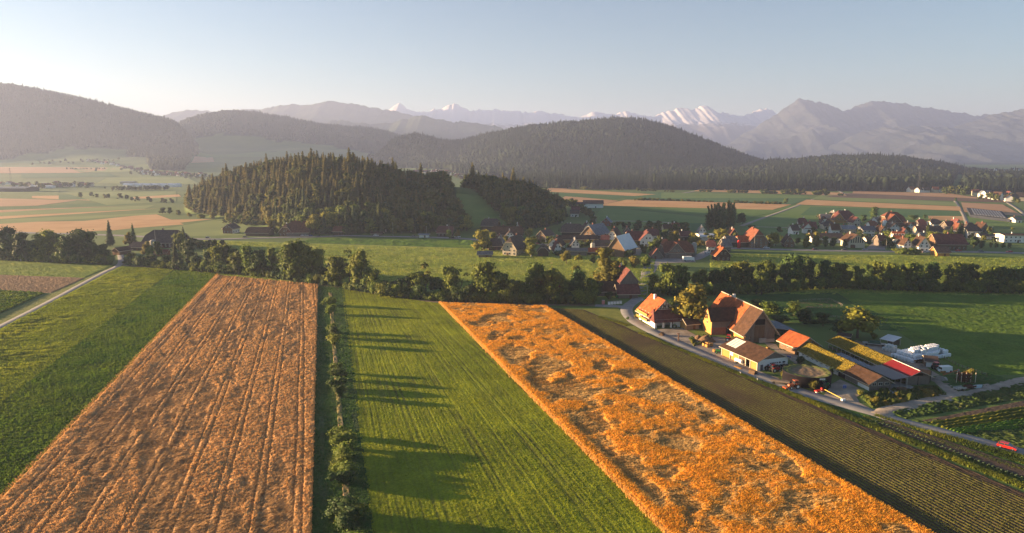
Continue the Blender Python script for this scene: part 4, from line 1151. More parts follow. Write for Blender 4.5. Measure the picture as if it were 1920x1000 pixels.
# wooded knoll behind the village: nearest trees are things of their own
X, Y, px, r = scatter(14000, 320, 1090, 560, 960, 210)
Z = T(X, Y)
foot = pl([(330, 850), (345, 800), (400, 700), (470, 660), (560, 630), (640, 610), (760, 585), (830, 590), (872, 600), (930, 640), (980, 640), (1020, 650), (1070, 700)], px)
gap = (px > pl([(560, 862), (640, 880), (700, 850), (760, 835), (830, 828)], Y)) & (px < pl([(560, 1000), (640, 968), (700, 915), (760, 885), (830, 868)], Y))
k = ~gap & (Y < 1150) & (px > 322) & (px < 1080) & (Z > 1.6)
# thin to one tree per cell
cell = {}; keep = []
for i in np.where(k)[0]:
    c = (int(X[i] // 7.0), int(Y[i] // 7.0))
    if c in cell: continue
    cell[c] = 1; keep.append(i)
keep = np.array(keep); X, Y, Z, px = X[keep], Y[keep], Z[keep], px[keep]
broadp = np.clip(ss(640, 860, px) * .9 + ss(705, 640, Y) * .55 + ss(420, 340, px) * .5, 0.28, .78)
isb = r.rand(len(X)) < broadp
H = np.where(isb, r.uniform(10, 20, len(X)), r.uniform(13, 23, len(X)) * (1 + .35 * (r.rand(len(X)) > .9)))
order = np.argsort(Y - foot[keep]); near = order[:190]; rest = order[190:]
NKn = [0, 0]
for i in near:
    P = Vector((X[i], Y[i], Z[i] - .3))
    side = 'left flank' if px[i] < 500 else ('middle' if px[i] < 700 else ('right flank' if px[i] < 880 else 'steep knob right of the pasture'))
    if isb[i]:
        mk = r.choice(['g', 'y', 'd', 'g']); kd = r.choice(['round', 'tall', 'round'])
        tree(P, H[i], kd, mk, '%s %s tree of the wooded knoll edge, %s' % (COL_WORD[mk], KIND_WORD[kd], side), 'tree', 'trees along the edge of the wooded knoll, ' + side + ' ' + COL_WORD[mk] + ' ' + kd, 1.05 if kd == 'round' else 1.35)
    else:
        tree(P, H[i], 'conifer', 'n', 'dark spruce of the wooded knoll edge, %s' % side, 'tree', 'spruces along the edge of the wooded knoll, ' + side, 1.1)
midp = [crown(800 + q, 'conifer', 18, 0) for q in range(3)]
midb = [crown(820 + q, 'round', 170, .06) for q in range(3)]
M_knoll = mat('knoll_needles', (0.032, 0.050, 0.014), (0.075, 0.080, 0.020), scale=.05, detail=5, trans=.12, attr='shade', acol=(0.17, 0.135, 0.035))  # acol paints the warm brown of sunlit crowns into the needles
M_knollb = mat('knoll_leaves', (0.025, 0.050, 0.013), (0.045, 0.075, 0.018), scale=.05, detail=5, trans=.25, attr='shade', acol=(0.17, 0.155, 0.03))  # acol likewise puts a warm sunlit tone into the leaf colour
sel = rest[~isb[rest]]
tag(merge_trees('forest', np.stack([X, Y, Z - .3], -1)[sel], H[sel], H[sel] * r.uniform(1.2, 1.7, len(sel)), midp, r.randint(0, 3, len(sel)), M_knoll), 'spruces filling the top of the wooded knoll', 'forest')
sel = rest[isb[rest]]
tag(merge_trees('forest', np.stack([X, Y, Z - .3], -1)[sel], H[sel], H[sel] * 1.05, midb, r.randint(0, 3, len(sel)), M_knollb), 'broadleaf trees filling the wooded knoll', 'forest')
print('knoll trees', len(keep))
# ================================================================ BUILDINGS
def roof_mat(n, c1, c2, sc_=1.6): return mat(n, tuple(x * .62 for x in c1), tuple(x * 1.12 for x in c2), scale=.7, rough=.85, detail=7, stripes=(sc_, 'X', tuple(x * .75 for x in c1), .35, .6), rnd=.12, bump=.03, bscale=6)
RF = {
 'brown': roof_mat('roof_brown', (.052, .028, .018), (.085, .045, .028)),
 'dark': roof_mat('roof_dark', (.055, .042, .040), (.09, .065, .055)),
 'red': roof_mat('roof_red', (.13, .046, .028), (.21, .075, .042)),
 'orange': roof_mat('roof_orange', (.26, .065, .022), (.38, .105, .034)),
 'maroon': roof_mat('roof_maroon', (.11, .040, .035), (.17, .06, .048)),
 'slate': roof_mat('roof_slate', (.15, .17, .20), (.21, .23, .26)),
 'white': mat('roof_pale_metal', (.55, .57, .60), (.66, .67, .68), scale=.4, rough=.5),
 'grey': roof_mat('roof_grey', (.13, .12, .12), (.19, .175, .165)),
 'crimson': mat('roof_crimson_sheet', (.12, .010, .013), (.16, .014, .017), scale=.5, rough=.6, stripes=(1.5, 'X', (.2, .015, .02), .4, 0)),
 'grass': mat('roof_grass', (.13, .12, .022), (.26, .19, .03), scale=.9, detail=8, bump=.25, bscale=2),
 'solar': mat('roof_solar', (.018, .022, .035), (.03, .035, .05), scale=.5, rough=.35, spec=.5),
}
WL = {
 'timber': mat('wall_timber', (.12, .075, .045), (.20, .13, .08), scale=1.5, detail=6, stretch=(3, 3, .4), stripes=(2.2, 'X', (.07, .045, .03), .5, .8), rnd=.15),
 'greytimber': mat('wall_grey_timber', (.15, .12, .10), (.25, .21, .18), scale=1.5, detail=6, stretch=(3, 3, .4), stripes=(2.0, 'X', (.09, .075, .065), .5, .8), rnd=.1),
 'dark': mat('wall_dark_timber', (.05, .035, .028), (.09, .06, .045), scale=1.5, detail=6, stretch=(3, 3, .4), rnd=.1),
 'cream': mat('wall_cream', (.46, .40, .30), (.54, .48, .37), scale=.6, detail=6, rnd=.05),
 'white': mat('wall_white', (.72, .69, .64), (.80, .78, .74), scale=.5, detail=7, rnd=.04),
 'brick': mat('wall_brick_red', (.22, .085, .055), (.30, .12, .08), scale=1.2, detail=6),
 'gold': mat('wall_larch_lit_timber', (.36, .19, .055), (.50, .28, .09), scale=1.2, detail=6, stretch=(3, 3, .4), stripes=(2.0, 'X', (.2, .1, .03), .4, .6)),  # larch boards, and timber walls with the golden sunlight painted into their colour
}
M_glass = mat('window_glass', (.02, .025, .03), rough=.15, spec=.6)
M_frame = mat('window_frame', (.6, .58, .54), scale=3)
M_door = mat('door_wood', (.10, .055, .035), (.15, .08, .05), scale=4)
M_conc = mat('concrete', (.30, .29, .27), (.42, .40, .37), scale=.8, detail=7, bump=.02)
M_edgew = mat('roof_edge_board', (.45, .38, .30), (.52, .45, .36), scale=2)
M_open = mat('dark_interior', (.012, .010, .009))
WIN = {}
def win_mesh(w, h):
    k = (w, h)
    if k not in WIN:
        mb = MB().box((0, -.03, 0), (w, .1, h), 0)
        mb.box((-w * .235, -.085, 0), (w * .40, .03, h * .84), 1); mb.box((w * .235, -.085, 0), (w * .40, .03, h * .84), 1)
        WIN[k] = mb.mesh('window', [M_frame, M_glass])
    return WIN[k]
def window(root, x, y, z, rz, w=1.1, h=1.4):
    return inst('window', win_mesh(w, h), root, (x, y, z), rz)

def shell(root, L_, W_, eh, rh, hip, wm, rm, ov=(1.0, 1.1), th=.28, gm=None, zb=-.3, names=('wall', 'roof'), base=None, edge=True, dx=0, dy=0):
    """walls, gables and roof of one block in its own frame, ridge along x"""
    hx, hy = L_ / 2, W_ / 2
    zh = eh + (rh - eh) * (1 - hip)              # height at which a hipped end starts
    yh = hy * hip; sl = (rh - eh) / hy
    w = MB()
    b = eh * .45 if base else zb
    for s in (-1, 1):
        w.poly([(-hx * s, -hy * s, zb), (hx * s, -hy * s, zb), (hx * s, -hy * s, eh - .05), (-hx * s, -hy * s, eh - .05)], 0)
        pts = [(hx * s, -hy * s, zb), (hx * s, hy * s, zb), (hx * s, hy * s, eh - .05)]
        pts += [(hx * s, yh * s, zh - .12), (hx * s, -yh * s, zh - .12)] if hip > 0 else [(hx * s, 0, rh - .15)]
        pts += [(hx * s, -hy * s, eh - .05)]
        w.poly(pts, 1)
    w.v = [(x + dx, y + dy, z) for x, y, z in w.v]
    wo = w.build(names[0], [wm, gm or wm], root)
    if base:
        bb = MB().box((dx, dy, (eh * .42 + zb) / 2), (L_ + .16, W_ + .16, eh * .42 - zb))
        bb.build('base_wall', base, root)
    ox, oy = ov
    ex = hx + ox; ey = hy + oy; ze = eh - oy * sl
    yh2 = yh; hh = yh / max(hy, .01) * hy * .9 if hip else 0
    rr = MB()
    r0 = .06
    for s in (-1, 1):
        if hip > 0:
            pts = [(-ex * s, -ey * s, ze + r0), (ex * s, -ey * s, ze + r0), (ex * s, -yh2 * s, zh + r0), ((ex - hh) * s, 0, rh + r0), (-(ex - hh) * s, 0, rh + r0), (-ex * s, -yh2 * s, zh + r0)]
            rr.slab([(a + dx, b_ + dy, c) for a, b_, c in pts], th, 0, 1)
            rr.slab([(a + dx, b_ + dy, c - .004) for a, b_, c in [(ex * s, -yh2 * s, zh + r0), (ex * s, yh2 * s, zh + r0), ((ex - hh) * s, 0, rh + r0)]], th * .98, 0, 1)
        else:
            pts = [(-ex * s, -ey * s, ze + r0), (ex * s, -ey * s, ze + r0), (ex * s, 0, rh + r0), (-ex * s, 0, rh + r0)]
            rr.slab([(a + dx, b_ + dy, c) for a, b_, c in pts], th, 0, 1)
    rr.build(names[1], [rm, M_edgew if edge else rm], root)
    return wo

def base_line(Ax, Ay, Bx, th):
    A = G(Ax, Ay); k = (Bx - 960) / 1280 * (A.y * cp + CAM_H * sp) / A.y
    c, s = math.cos(R(th)), math.sin(R(th))
    l = (k * A.y - A.x) / (c - k * s)
    return A, Vector((A.x + l * c, A.y + l * s, A.z)), l

HN = [0]
def house(Ax, Ay, Bx, th, depth, eh, rh, ridge, hip, wall, roof, label, cat='house', name='house', gable=None, win=1, chim=True, group=None, ov=(1.0, 1.1), base=None, door=True, B=None, parts=True, wrows=None):
    if B is None: A, Bv, l = base_line(Ax, Ay, Bx, th)
    else:
        A = G(Ax, Ay); Bv = G(*B); l = (Bv - A).length
    d = (Bv - A); d.z = 0; d.normalize(); n = Vector((-d.y, d.x, 0))
    c = (A + Bv) / 2 + n * depth / 2; c.z = min(A.z, Bv.z)
    if ridge == 'par': rz = math.atan2(d.y, d.x); L_, W_ = l, depth
    else: rz = math.atan2(n.y, n.x); L_, W_ = depth, l
    e = empty(name, c, rz, label, cat, group)
    shell(e, L_, W_, eh, rh, hip, WL[wall], RF[roof], gm=WL[gable] if gable else None, ov=ov, base=WL[base] if base else None)
    if not parts: return e, L_, W_
    r = random.Random(HN[0]); HN[0] += 1
    if chim:
        MB().box((0, 0, 0), (.8, .8, 2.0), 0).box((0, 0, 1.05), (1.0, 1.0, .15), 1).build('chimney', [WL['white'] if r.random() < .5 else WL['brick'], M_conc], e).location = (L_ * r.uniform(-.3, .3), W_ * .06, rh + .1)
    off = .09 if base else 0
    if win:
        rows = wrows or ([1.6] if eh < 4 else [1.6, 4.3] if eh < 7.5 else [1.6, 4.3, 7])
        def run(length, fx):
            nw = max(2, int(length / 3.2))
            for z in rows:
                if z + .8 > eh: continue
                for i in range(nw):
                    q = -length / 2 + (i + .5) * length / nw
                    fx(q, z)
        # the two walls the camera sees: y- side always for 'par', x- gable for 'perp'
        if ridge == 'par':
            run(L_, lambda q, z: window(e, q, -W_ / 2 - .02 - off, z, 0))
            if th > 3: run(W_, lambda q, z: window(e, -L_ / 2 - .02 - off, q, z, -math.pi / 2))
            if th < -3: run(W_, lambda q, z: window(e, L_ / 2 + .02 + off, q, z, math.pi / 2))
        else:
            run(W_, lambda q, z: window(e, -L_ / 2 - .02 - off, q, z, -math.pi / 2))
            if rh - eh > 3:
                for q in (-1.3, 1.3): window(e, -L_ / 2 - .02, q, eh + .9, -math.pi / 2)
            if th > 3: run(L_, lambda q, z: window(e, q, W_ / 2 + .02 + off, z, math.pi))
            if th < -3: run(L_, lambda q, z: window(e, q, -W_ / 2 - .02 - off, z, 0))
    if door:
        dm = MB().box((0, -.03, 1.05), (1.3, .12, 2.1), 0).build('door', M_door, e)
        if ridge == 'par': dm.location = (L_ * .12, -W_ / 2 - .03 - off, 0)
        else: dm.location = (-L_ / 2 - .03 - off, W_ * .14, 0); dm.rotation_euler = (0, 0, -math.pi / 2)
    return e, L_, W_

def cross(e, x, W_, wlen, cw, eh, rh, wm, rm, side=-1, hip=0):
    """a cross gable on the long side: its own wall and roof parts"""
    g_ = MB(); hx = cw / 2; y0 = 0; y1 = side * (W_ / 2 + wlen)
    g_.poly([(x - hx, y1, -.3), (x + hx, y1, -.3), (x + hx, y1, eh), (x, y1, rh - .1), (x - hx, y1, eh)], 0)
    for s in (-1, 1): g_.poly([(x + s * hx, y0, -.3), (x + s * hx, y1, -.3), (x + s * hx, y1, eh), (x + s * hx, y0, eh)], 0)
    g_.build('gable_wall', wm, e)
    o = 1.0; sl = (rh - eh) / hx; r_ = MB()
    for s in (-1, 1):
        pts = [(x, 0, rh + .09), (x, y1 + side * .9, rh + .09), (x + s * (hx + o), y1 + side * .9, eh - o * sl + .09), (x + s * (hx + o), 0, eh - o * sl + .09)]
        r_.slab(pts, .26, 0, 1)
    r_.build('gable_roof', [rm, M_edgew], e)
    for q in (-1.4, 1.4):
        if cw > 7: window(e, x + q, y1 + side * .03, eh + .4, 0 if side < 0 else math.pi)

V = [
 # (Ax, Ay, Bx, theta, depth, eave, ridge, dir, hip, wall, roof, label, options)
 (942, 479, 968, -22, 22, 5.6, 13.5, 'perp', .45, 'cream', 'dark', 'cream walled farmhouse with big dark hipped roof at the meadow edge', dict(gable='cream', wrows=[1.6, 3.9])),
 (917, 470, 940, 10, 12, 4, 8.5, 'par', .2, 'dark', 'dark', 'dark barn joined behind the cream walled farmhouse', dict(cat='barn', name='barn', win=0, chim=False)),
 (897, 483, 922, 0, 6, 2.6, 4.2, 'par', 0, 'greytimber', 'grey', 'low grey timber shed under the big tree at the village end', dict(cat='shed', name='shed', win=0, chim=False)),
 (922, 449, 978, -8, 14, 5, 11, 'par', .3, 'timber', 'brown', 'long brown roofed house with a row of dormers by the road', dict(wrows=[1.6, 4])),
 (903, 431, 931, -12, 14, 4.5, 10, 'par', .4, 'timber', 'dark', 'dark roofed red gabled barn at the foot of the pasture', dict(cat='barn', name='barn', win=0)),
 (1006, 453, 1022, -30, 16, 5.5, 9.5, 'perp', 0, 'white', 'dark', 'white based house with timber gable and skylights in dark roof', dict(gable='timber')),
 (1029, 468, 1052, -18, 12, 4.2, 9.5, 'perp', .3, 'white', 'brown', 'small white gabled house above the dark hedge', {}),
 (1053, 443, 1092, -8, 16, 4.5, 10.5, 'par', .5, 'dark', 'dark', 'dark hip roofed barn left of the slate roofed barn', dict(cat='barn', name='barn', win=0)),
 (1090, 450, 1117, -34, 26, 5.5, 13, 'perp', .15, 'timber', 'slate', 'large timber barn with blue grey slate roof', dict(cat='barn', name='barn', wrows=[2, 4.4])),
 (1050, 456, 1120, 2, 9, 3.6, 6, 'par', 0, 'gold', 'brown', 'long low timber wing in front of the slate roofed barn', dict(cat='barn', name='barn', win=0, chim=False)),
 (1140, 481, 1170, -32, 22, 6.5, 15, 'perp', 0, 'timber', 'white', 'tall timber barn with shining pale metal roof', dict(cat='barn', name='barn', win=0, chim=False)),
 (1118, 472, 1143, 3, 12, 4.5, 8, 'par', .2, 'dark', 'dark', 'dark annex joined left of the pale metal roofed barn', dict(cat='barn', name='barn', win=0, chim=False)),
 (1140, 454, 1156, -24, 14, 5.5, 11.5, 'perp', .4, 'white', 'brown', 'white house with brown tent roof left behind the pale metal roof', {}),
 (1178, 461, 1206, 0, 15, 5, 11, 'par', .2, 'timber', 'maroon', 'long brown farmhouse wing with a dormer', {}),
 (1201, 463, 1229, -6, 18, 6, 12, 'perp', .25, 'white', 'maroon', 'white gabled farmhouse front with many windows', dict(wrows=[1.5, 3.6])),
 (1128, 424, 1144, -16, 12, 4.5, 8.5, 'perp', .1, 'brick', 'slate', 'small brick red house with slate roof on the green', {}),
 (1103, 479, 1124, 0, 8, 3.0, 5, 'par', 0, 'timber', 'orange', 'low shed with orange red tile roof in the village', dict(cat='shed', name='shed', win=0, chim=False)),
 (1064, 480, 1100, -3, 8, 4.0, 5.4, 'par', 0, 'greytimber', 'grey', 'low timber shed behind the golden trees', dict(cat='shed', name='shed', win=0, chim=False)),
 (1008, 481, 1028, -4, 12, 4, 8, 'perp', .4, 'dark', 'dark', 'little dark barn between garden trees', dict(cat='barn', name='barn', win=0, chim=False)),
 (1222, 486, 1241, -4, 10, 3, 7.5, 'perp', 0, 'greytimber', 'red', 'small gabled hut beside the village lane', dict(cat='shed', name='shed', win=0, chim=False)),
 # crossroads farm
 (1160, 560, 1196, 4, 8, 3.4, 6.6, 'par', .0, 'greytimber', 'maroon', 'low front wing of the crossroads farm with moss brown roof', dict(cat='barn', name='barn', win=0, chim=False, ov=(1.2, 1.4))),
 (1120, 556, 1159, 3, 9, 3.4, 7.2, 'par', .3, 'greytimber', 'brown', 'long low left wing of the crossroads farm', dict(cat='barn', name='barn', win=0, chim=False)),
 (1163, 550, 1196, 4, 22, 6.5, 12.5, 'perp', .0, 'greytimber', 'maroon', 'tall gabled barn of the crossroads farm', dict(cat='barn', name='barn', win=0)),
 (1014, 562, 1058, 2, 11, 5, 10, 'par', .3, 'white', 'red', 'white house with red roof hidden behind the wood strip trees', {}),
 # right of the village lane
 (1247, 485, 1299, 2, 16, 5, 11.5, 'par', .45, 'greytimber', 'red', 'grey walled barn with red roof and open yard', dict(cat='barn', name='barn', wrows=[3.4], x=('cross', -2, 11, 5, 11))),
 (1343, 490, 1369, 3, 9, 4.5, 9.5, 'perp', .25, 'dark', 'orange', 'little store house with orange lit steep roof', dict()),
 (1388, 464, 1406, 4, 14, 4.5, 8.5, 'par', .3, 'timber', 'orange', 'orange roofed left wing of the great village farm', dict(cat='barn', name='barn', win=0, chim=False)),
 (1405, 465, 1440, -5, 26, 5.5, 14, 'perp', .45, 'timber', 'red', 'great village farm with red hipped roof and timber gable', dict(wrows=[1.6, 4])),
 (1471, 464, 1489, -12, 14, 4.2, 9.5, 'perp', .2, 'timber', 'brown', 'small brown cottage with one white side wall', {}),
 (1366, 463, 1387, 8, 12, 4.5, 8, 'par', 0, 'dark', 'grey', 'open timber cart shed right of the golden tree', dict(cat='shed', name='shed', win=0, chim=False)),
 (1370, 446, 1382, 0, 9, 4, 8, 'perp', 0, 'timber', 'red', 'reddish gabled hut behind the cart shed', dict(win=0)),
 (1277, 452, 1296, 0, 10, 4.5, 8, 'par', .2, 'dark', 'maroon', 'dark roofed house behind the golden trees', {}),
 (1316, 452, 1341, 0, 22, 3.8, 5, 'par', 0, 'white', 'white', 'low flat workshop with pale roof behind trees', dict(cat='workshop', name='workshop', chim=False, win=0)),
 (1214, 450, 1234, -4, 11, 4.5, 9, 'par', .3, 'white', 'maroon', 'white house with maroon roof at the lane bend', {}),
 (1510, 438, 1530, -8, 11, 5.5, 10.5, 'par', .0, 'white', 'maroon', 'tall white house with maroon roof and cross gable', dict(x=('cross', -3, 7, 5.5, 9.5))),
 (1522, 455, 1580, -7, 11, 4.6, 7.5, 'par', 0, 'white', 'dark', 'long white terrace with dark roof', dict(wrows=[1.4, 3.6])),
 (1545, 431, 1567, -4, 12, 4, 8, 'par', .8, 'cream', 'dark', 'low house under a dark pyramid roof', {}),
 (1572, 419, 1602, -4, 18, 4.6, 13, 'par', .5, 'gold', 'maroon', 'large farm with maroon roof and lit lower wall', dict(x=('cross', -8, 10, 4.6, 11))),
 (1540, 414, 1560, -10, 12, 3.6, 7, 'par', .3, 'dark', 'grey', 'low grey roofed barn in the field', dict(cat='barn', name='barn', win=0)),
 (1558, 412, 1573, -6, 12, 4.5, 9.5, 'perp', .4, 'timber', 'grey', 'grey gabled house left of the maroon farm', {}),
 (1664, 424, 1697, -5, 22, 4.6, 13.5, 'par', .5, 'timber', 'red', 'large red roofed farm with wide gable front', dict(x=('cross', -3, 15, 4.6, 12))),
 (1644, 420, 1660, -2, 12, 4, 7, 'par', .2, 'white', 'grey', 'small white house left of the red roofed farm', {}),
 (1704, 427, 1721, -3, 9, 3, 5, 'par', 0, 'gold', 'red', 'low orange lit shed right of the red roofed farm', dict(cat='shed', name='shed', win=0, chim=False)),
 (1581, 439, 1605, -4, 12, 4.8, 7.5, 'par', .1, 'cream', 'slate', 'house with blue black roof left of the dark hedge', {}),
 (1618, 443, 1640, -6, 14, 5.6, 8.5, 'par', 0, 'white', 'solar', 'white house with blackish solar roof', {}),
 (1625, 454, 1637, 0, 6, 2.6, 4, 'par', 0, 'white', 'dark', 'small white garage below the solar roofed house', dict(win=0, chim=False, cat='garage', name='garage')),
 (1591, 465, 1621, -4, 16, 5.5, 10.5, 'perp', 0, 'cream', 'brown', 'cream village hall with tall slit windows in its gable', dict(cat='hall', name='hall', win=0, hall=True)),
 (1676, 457, 1696, -14, 11, 5, 9.5, 'par', .1, 'white', 'orange', 'house with bright orange roof and white dormers', dict(dorm=5)),
 (1669, 434, 1686, -8, 11, 4.2, 7.5, 'perp', 0, 'white', 'dark', 'small gabled white house behind the orange roof', {}),
 (1722, 444, 1738, -4, 12, 5, 9, 'par', .1, 'cream', 'maroon', 'cream house with maroon roof left of the tall spruce', {}),
 (1744, 444, 1768, -6, 13, 5, 9, 'par', .2, 'cream', 'dark', 'cream house with dark roof right of the tall spruce', {}),
 (1747, 427, 1766, -4, 12, 4.2, 8, 'par', .6, 'white', 'dark', 'white bungalow with dark hipped roof', {}),
 (1722, 472, 1742, -14, 16, 5.5, 11, 'perp', .0, 'white', 'brown', 'white gabled cottage beside the main road', {}),
 (1758, 469, 1812, -4, 18, 5, 11.5, 'par', .12, 'timber', 'maroon', 'very long farmhouse with maroon roof beside the main road', {}),
 (1757, 481, 1780, -6, 10, 3.4, 6.6, 'par', 0, 'gold', 'dark', 'dark roofed barn with one orange lit gable below the road', dict(cat='barn', name='barn', win=0, chim=False)),
 (1813, 447, 1837, -4, 14, 7, 13, 'par', .75, 'white', 'dark', 'white villa with steep dark hipped roof', dict(wrows=[1.8, 4.6])),
 (1839, 449, 1853, 0, 8, 3.2, 5, 'par', 0, 'white', 'dark', 'white garage right of the villa', dict(win=0, chim=False, cat='garage', name='garage')),
 (1855, 449, 1864, 0, 7, 3, 3.3, 'par', 0, 'white', 'grey', 'flat white garage box right of the garage', dict(win=0, chim=False, cat='garage', name='garage')),
 (1882, 455, 1925, -4, 12, 6.2, 6.9, 'par', 0, 'white', 'brown', 'flat roofed white apartment house at the picture edge', dict(wrows=[1.6, 4.4])),
 (1904, 418, 1916, 0, 10, 3.5, 6, 'par', .2, 'white', 'grey', 'little white house in the field at the picture edge', dict(win=0)),
 # left half
 (268, 465, 330, -3, 22, 4.8, 13, 'par', .45, 'dark', 'dark', 'big dark roofed farmhouse half hidden in the wood strip', dict(wrows=[1.6, 3.4])),
 (243, 470, 266, -4, 12, 3, 6, 'par', .1, 'dark', 'dark', 'low dark barn left of the big dark roof', dict(cat='barn', name='barn', win=0, chim=False)),
 (211, 478, 224, -20, 10, 3.4, 5.4, 'perp', 0, 'timber', 'brown', 'open timber cart shed at the lane mouth', dict(cat='shed', name='shed', win=0, chim=False)),
 (290, 480, 312, 0, 6, 2.8, 4.4, 'par', 0, 'brick', 'red', 'low red brick shed behind the golden tree of the farm', dict(cat='shed', name='shed', win=0, chim=False)),
 (418, 438, 436, -10, 12, 5, 8.5, 'perp', .2, 'white', 'dark', 'small white based chalet beside the road', dict(gable='timber')),
 (461, 443, 503, -3, 14, 3.4, 7.6, 'par', .25, 'timber', 'brown', 'long brown roadside barn', dict(cat='barn', name='barn', win=0, chim=False)),
 (523, 443, 548, -14, 16, 4, 11, 'perp', .4, 'timber', 'brown', 'dark gabled front house of the roadside farm', {}),
 (540, 444, 578, 3, 20, 4.4, 13, 'par', .3, 'greytimber', 'red', 'roadside farm with broad worn red roof', dict(cat='barn', name='barn', win=0)),
 (625, 442, 641, -6, 10, 4.4, 8.2, 'par', .3, 'dark', 'red', 'small hut with red brown roof at the knoll foot', dict(cat='shed', name='shed', win=0, chim=False)),
 (820, 444, 847, -3, 12, 4.2, 9, 'par', .3, 'dark', 'maroon', 'maroon roofed house at the right foot of the knoll', {}),
 (786, 446, 803, -3, 5, 2.8, 3.4, 'par', 0, 'white', 'slate', 'bus shelter with pale flat roof by the main road', dict(win=0, chim=False, cat='shelter', name='bus_shelter')),
 (697, 441, 716, -3, 6, 1.8, 3.4, 'par', .5, 'timber', 'brown', 'low brown wood store at the foot of the knoll', dict(win=0, chim=False, cat='shed', name='shed')),
 # hamlet behind the knob
 (1078, 391, 1096, -4, 18, 5, 8, 'par', 0, 'white', 'dark', 'dark roofed hall of the far hamlet, left half', {}),
 (1094, 390, 1131, -3, 20, 6, 10, 'par', .0, 'white', 'dark', 'long white walled hall of the far hamlet', dict(win=0, chim=False, cat='barn', name='barn')),
 (1072, 402, 1086, -8, 12, 4.5, 9, 'par', .1, 'timber', 'maroon', 'brown house in the middle of the far hamlet', {}),
 (1084, 398, 1098, -4, 10, 4.5, 8, 'perp', .1, 'white', 'brown', 'white gabled house in the middle of the far hamlet', {}),
 (1070, 407, 1085, -6, 12, 4.5, 8, 'par', .1, 'white', 'dark', 'nearest white house of the far hamlet', {}),
 (1064, 386, 1076, -6, 11, 5, 8, 'par', .1, 'white', 'grey', 'pale house beside the knob wood', {}),
]
rx = random.Random(21)
EXTRA = [(948, 452, 16), (963, 440, 15), (1040, 477, 12), (1096, 436, 14), (1072, 470, 14), (1128, 462, 12), (1160, 470, 14), (1170, 444, 12), (1246, 442, 14), (1262, 436, 13), (1310, 444, 14), (1326, 474, 14), (1358, 474, 12), (1240, 470, 10), (930, 462, 12),
         (1498, 428, 13), (1560, 440, 14), (1600, 424, 13), (1632, 432, 12), (1650, 444, 12), (1690, 446, 13), (1700, 434, 12), (1724, 430, 12), (1732, 458, 14), (1776, 434, 13), (1790, 428, 12), (1796, 440, 13), (1650, 462, 12), (1694, 470, 14), (1840, 436, 12), (1540, 424, 12), (1486, 440, 12)]
for i, (x, y, w) in enumerate(EXTRA):
    wl = rx.choice(['white', 'white', 'cream', 'white', 'greytimber']); rf = rx.choice(['brown', 'maroon', 'brown', 'dark', 'red', 'grey'])
    V.append((x, y, x + w, rx.uniform(-14, 6), rx.uniform(9, 12), rx.uniform(4, 5.5), rx.uniform(8, 10), rx.choice(['par', 'perp']), rx.choice([0, .2, .4]), wl, rf, 'small %s house with %s roof, %s from left between the %s village gardens' % ({'greytimber': 'grey timber'}.get(wl, wl), rf, ordn(i if i < 15 else i - 15), 'central' if i < 15 else 'right hand'), {}))
for row in V:
    Ax, Ay, Bx, th, dp, eh, rh, rd, hip, wl, rf, lab, op = row
    op = dict(op); x = op.pop('x', None); hall = op.pop('hall', None); dorm = op.pop('dorm', None)
    e, L_, W_ = house(Ax, Ay, Bx, th, dp, eh, rh, rd, hip, wl, rf, lab, **op)
    if x: cross(e, x[1], W_, .6, x[2], x[3], x[4], WL[wl], RF[rf])
    if hall:
        for i in range(6):
            z = 6.2 + 2.3 * (1 - abs(i - 2.5) / 3.2)
            MB().box((0, 0, 0), (.12, .75, z - 3.6)).build('slit_window', M_glass, e).location = (-L_ / 2 - .05, (i - 2.5) * 1.7, (z + 4.4) / 2)
        MB().box((0, 0, 0), (.1, 3, 2.6)).build('gate', M_door, e).location = (-L_ / 2 - .06, 3.2, 1.3)
    if dorm:
        for i in range(dorm):
            MB().box((0, 0, 0), (.9, 1.4, 1.3), 0).box((0, -.7, 0), (.6, .1, .9), 1).build('dormer', [WL['white'], M_glass], e).location = ((i - (dorm - 1) / 2) * 2.0, -W_ * .27, 7.2)
# dormers of the long roadside house
# silos
def cyl_thing(name, px, py, r_, h, m, label, cat, cap=None):
    P = G(px, py); e = empty(name, P, 0, label, cat)
    MB().lathe((0, 0, -.2), [(r_, 0), (r_, h), (r_ * .98, h + .05)], 16).build('body', m, e, True)
    MB().lathe((0, 0, h - .2), [(r_ * 1.04, 0), (r_ * .7, r_ * .45), (.1, r_ * .6)], 16).build('cap', cap or m, e, True)
    return e
cyl_thing('silo', 1571, 416, 2.0, 9, WL['white'], 'white round silo beside the maroon roofed farm', 'silo')
cyl_thing('silo', 1658, 426, 1.8, 6, WL['white'], 'short white silo by the red roofed farm', 'silo')
cyl_thing('silo', 1301, 480, 1.8, 9, M_conc, 'grey concrete silo at the end of the grey walled barn', 'silo')
cyl_thing('silo', 1111, 472, 1.6, 6, M_conc, 'grey concrete silo behind the low orange roofed shed', 'silo')
cyl_thing('silo', 289, 478, 2.2, 10, M_conc, 'grey silo in front of the big dark farm roof', 'silo')
cyl_thing('silo', 1385, 466, 1.2, 6, mat('red_paint', (.5, .03, .03)), 'red fuel pillar by the main road', 'pillar')
cyl_thing('silo', 507, 440, 1.6, 5, WL['white'], 'white feed silo beside the roadside farm', 'silo')

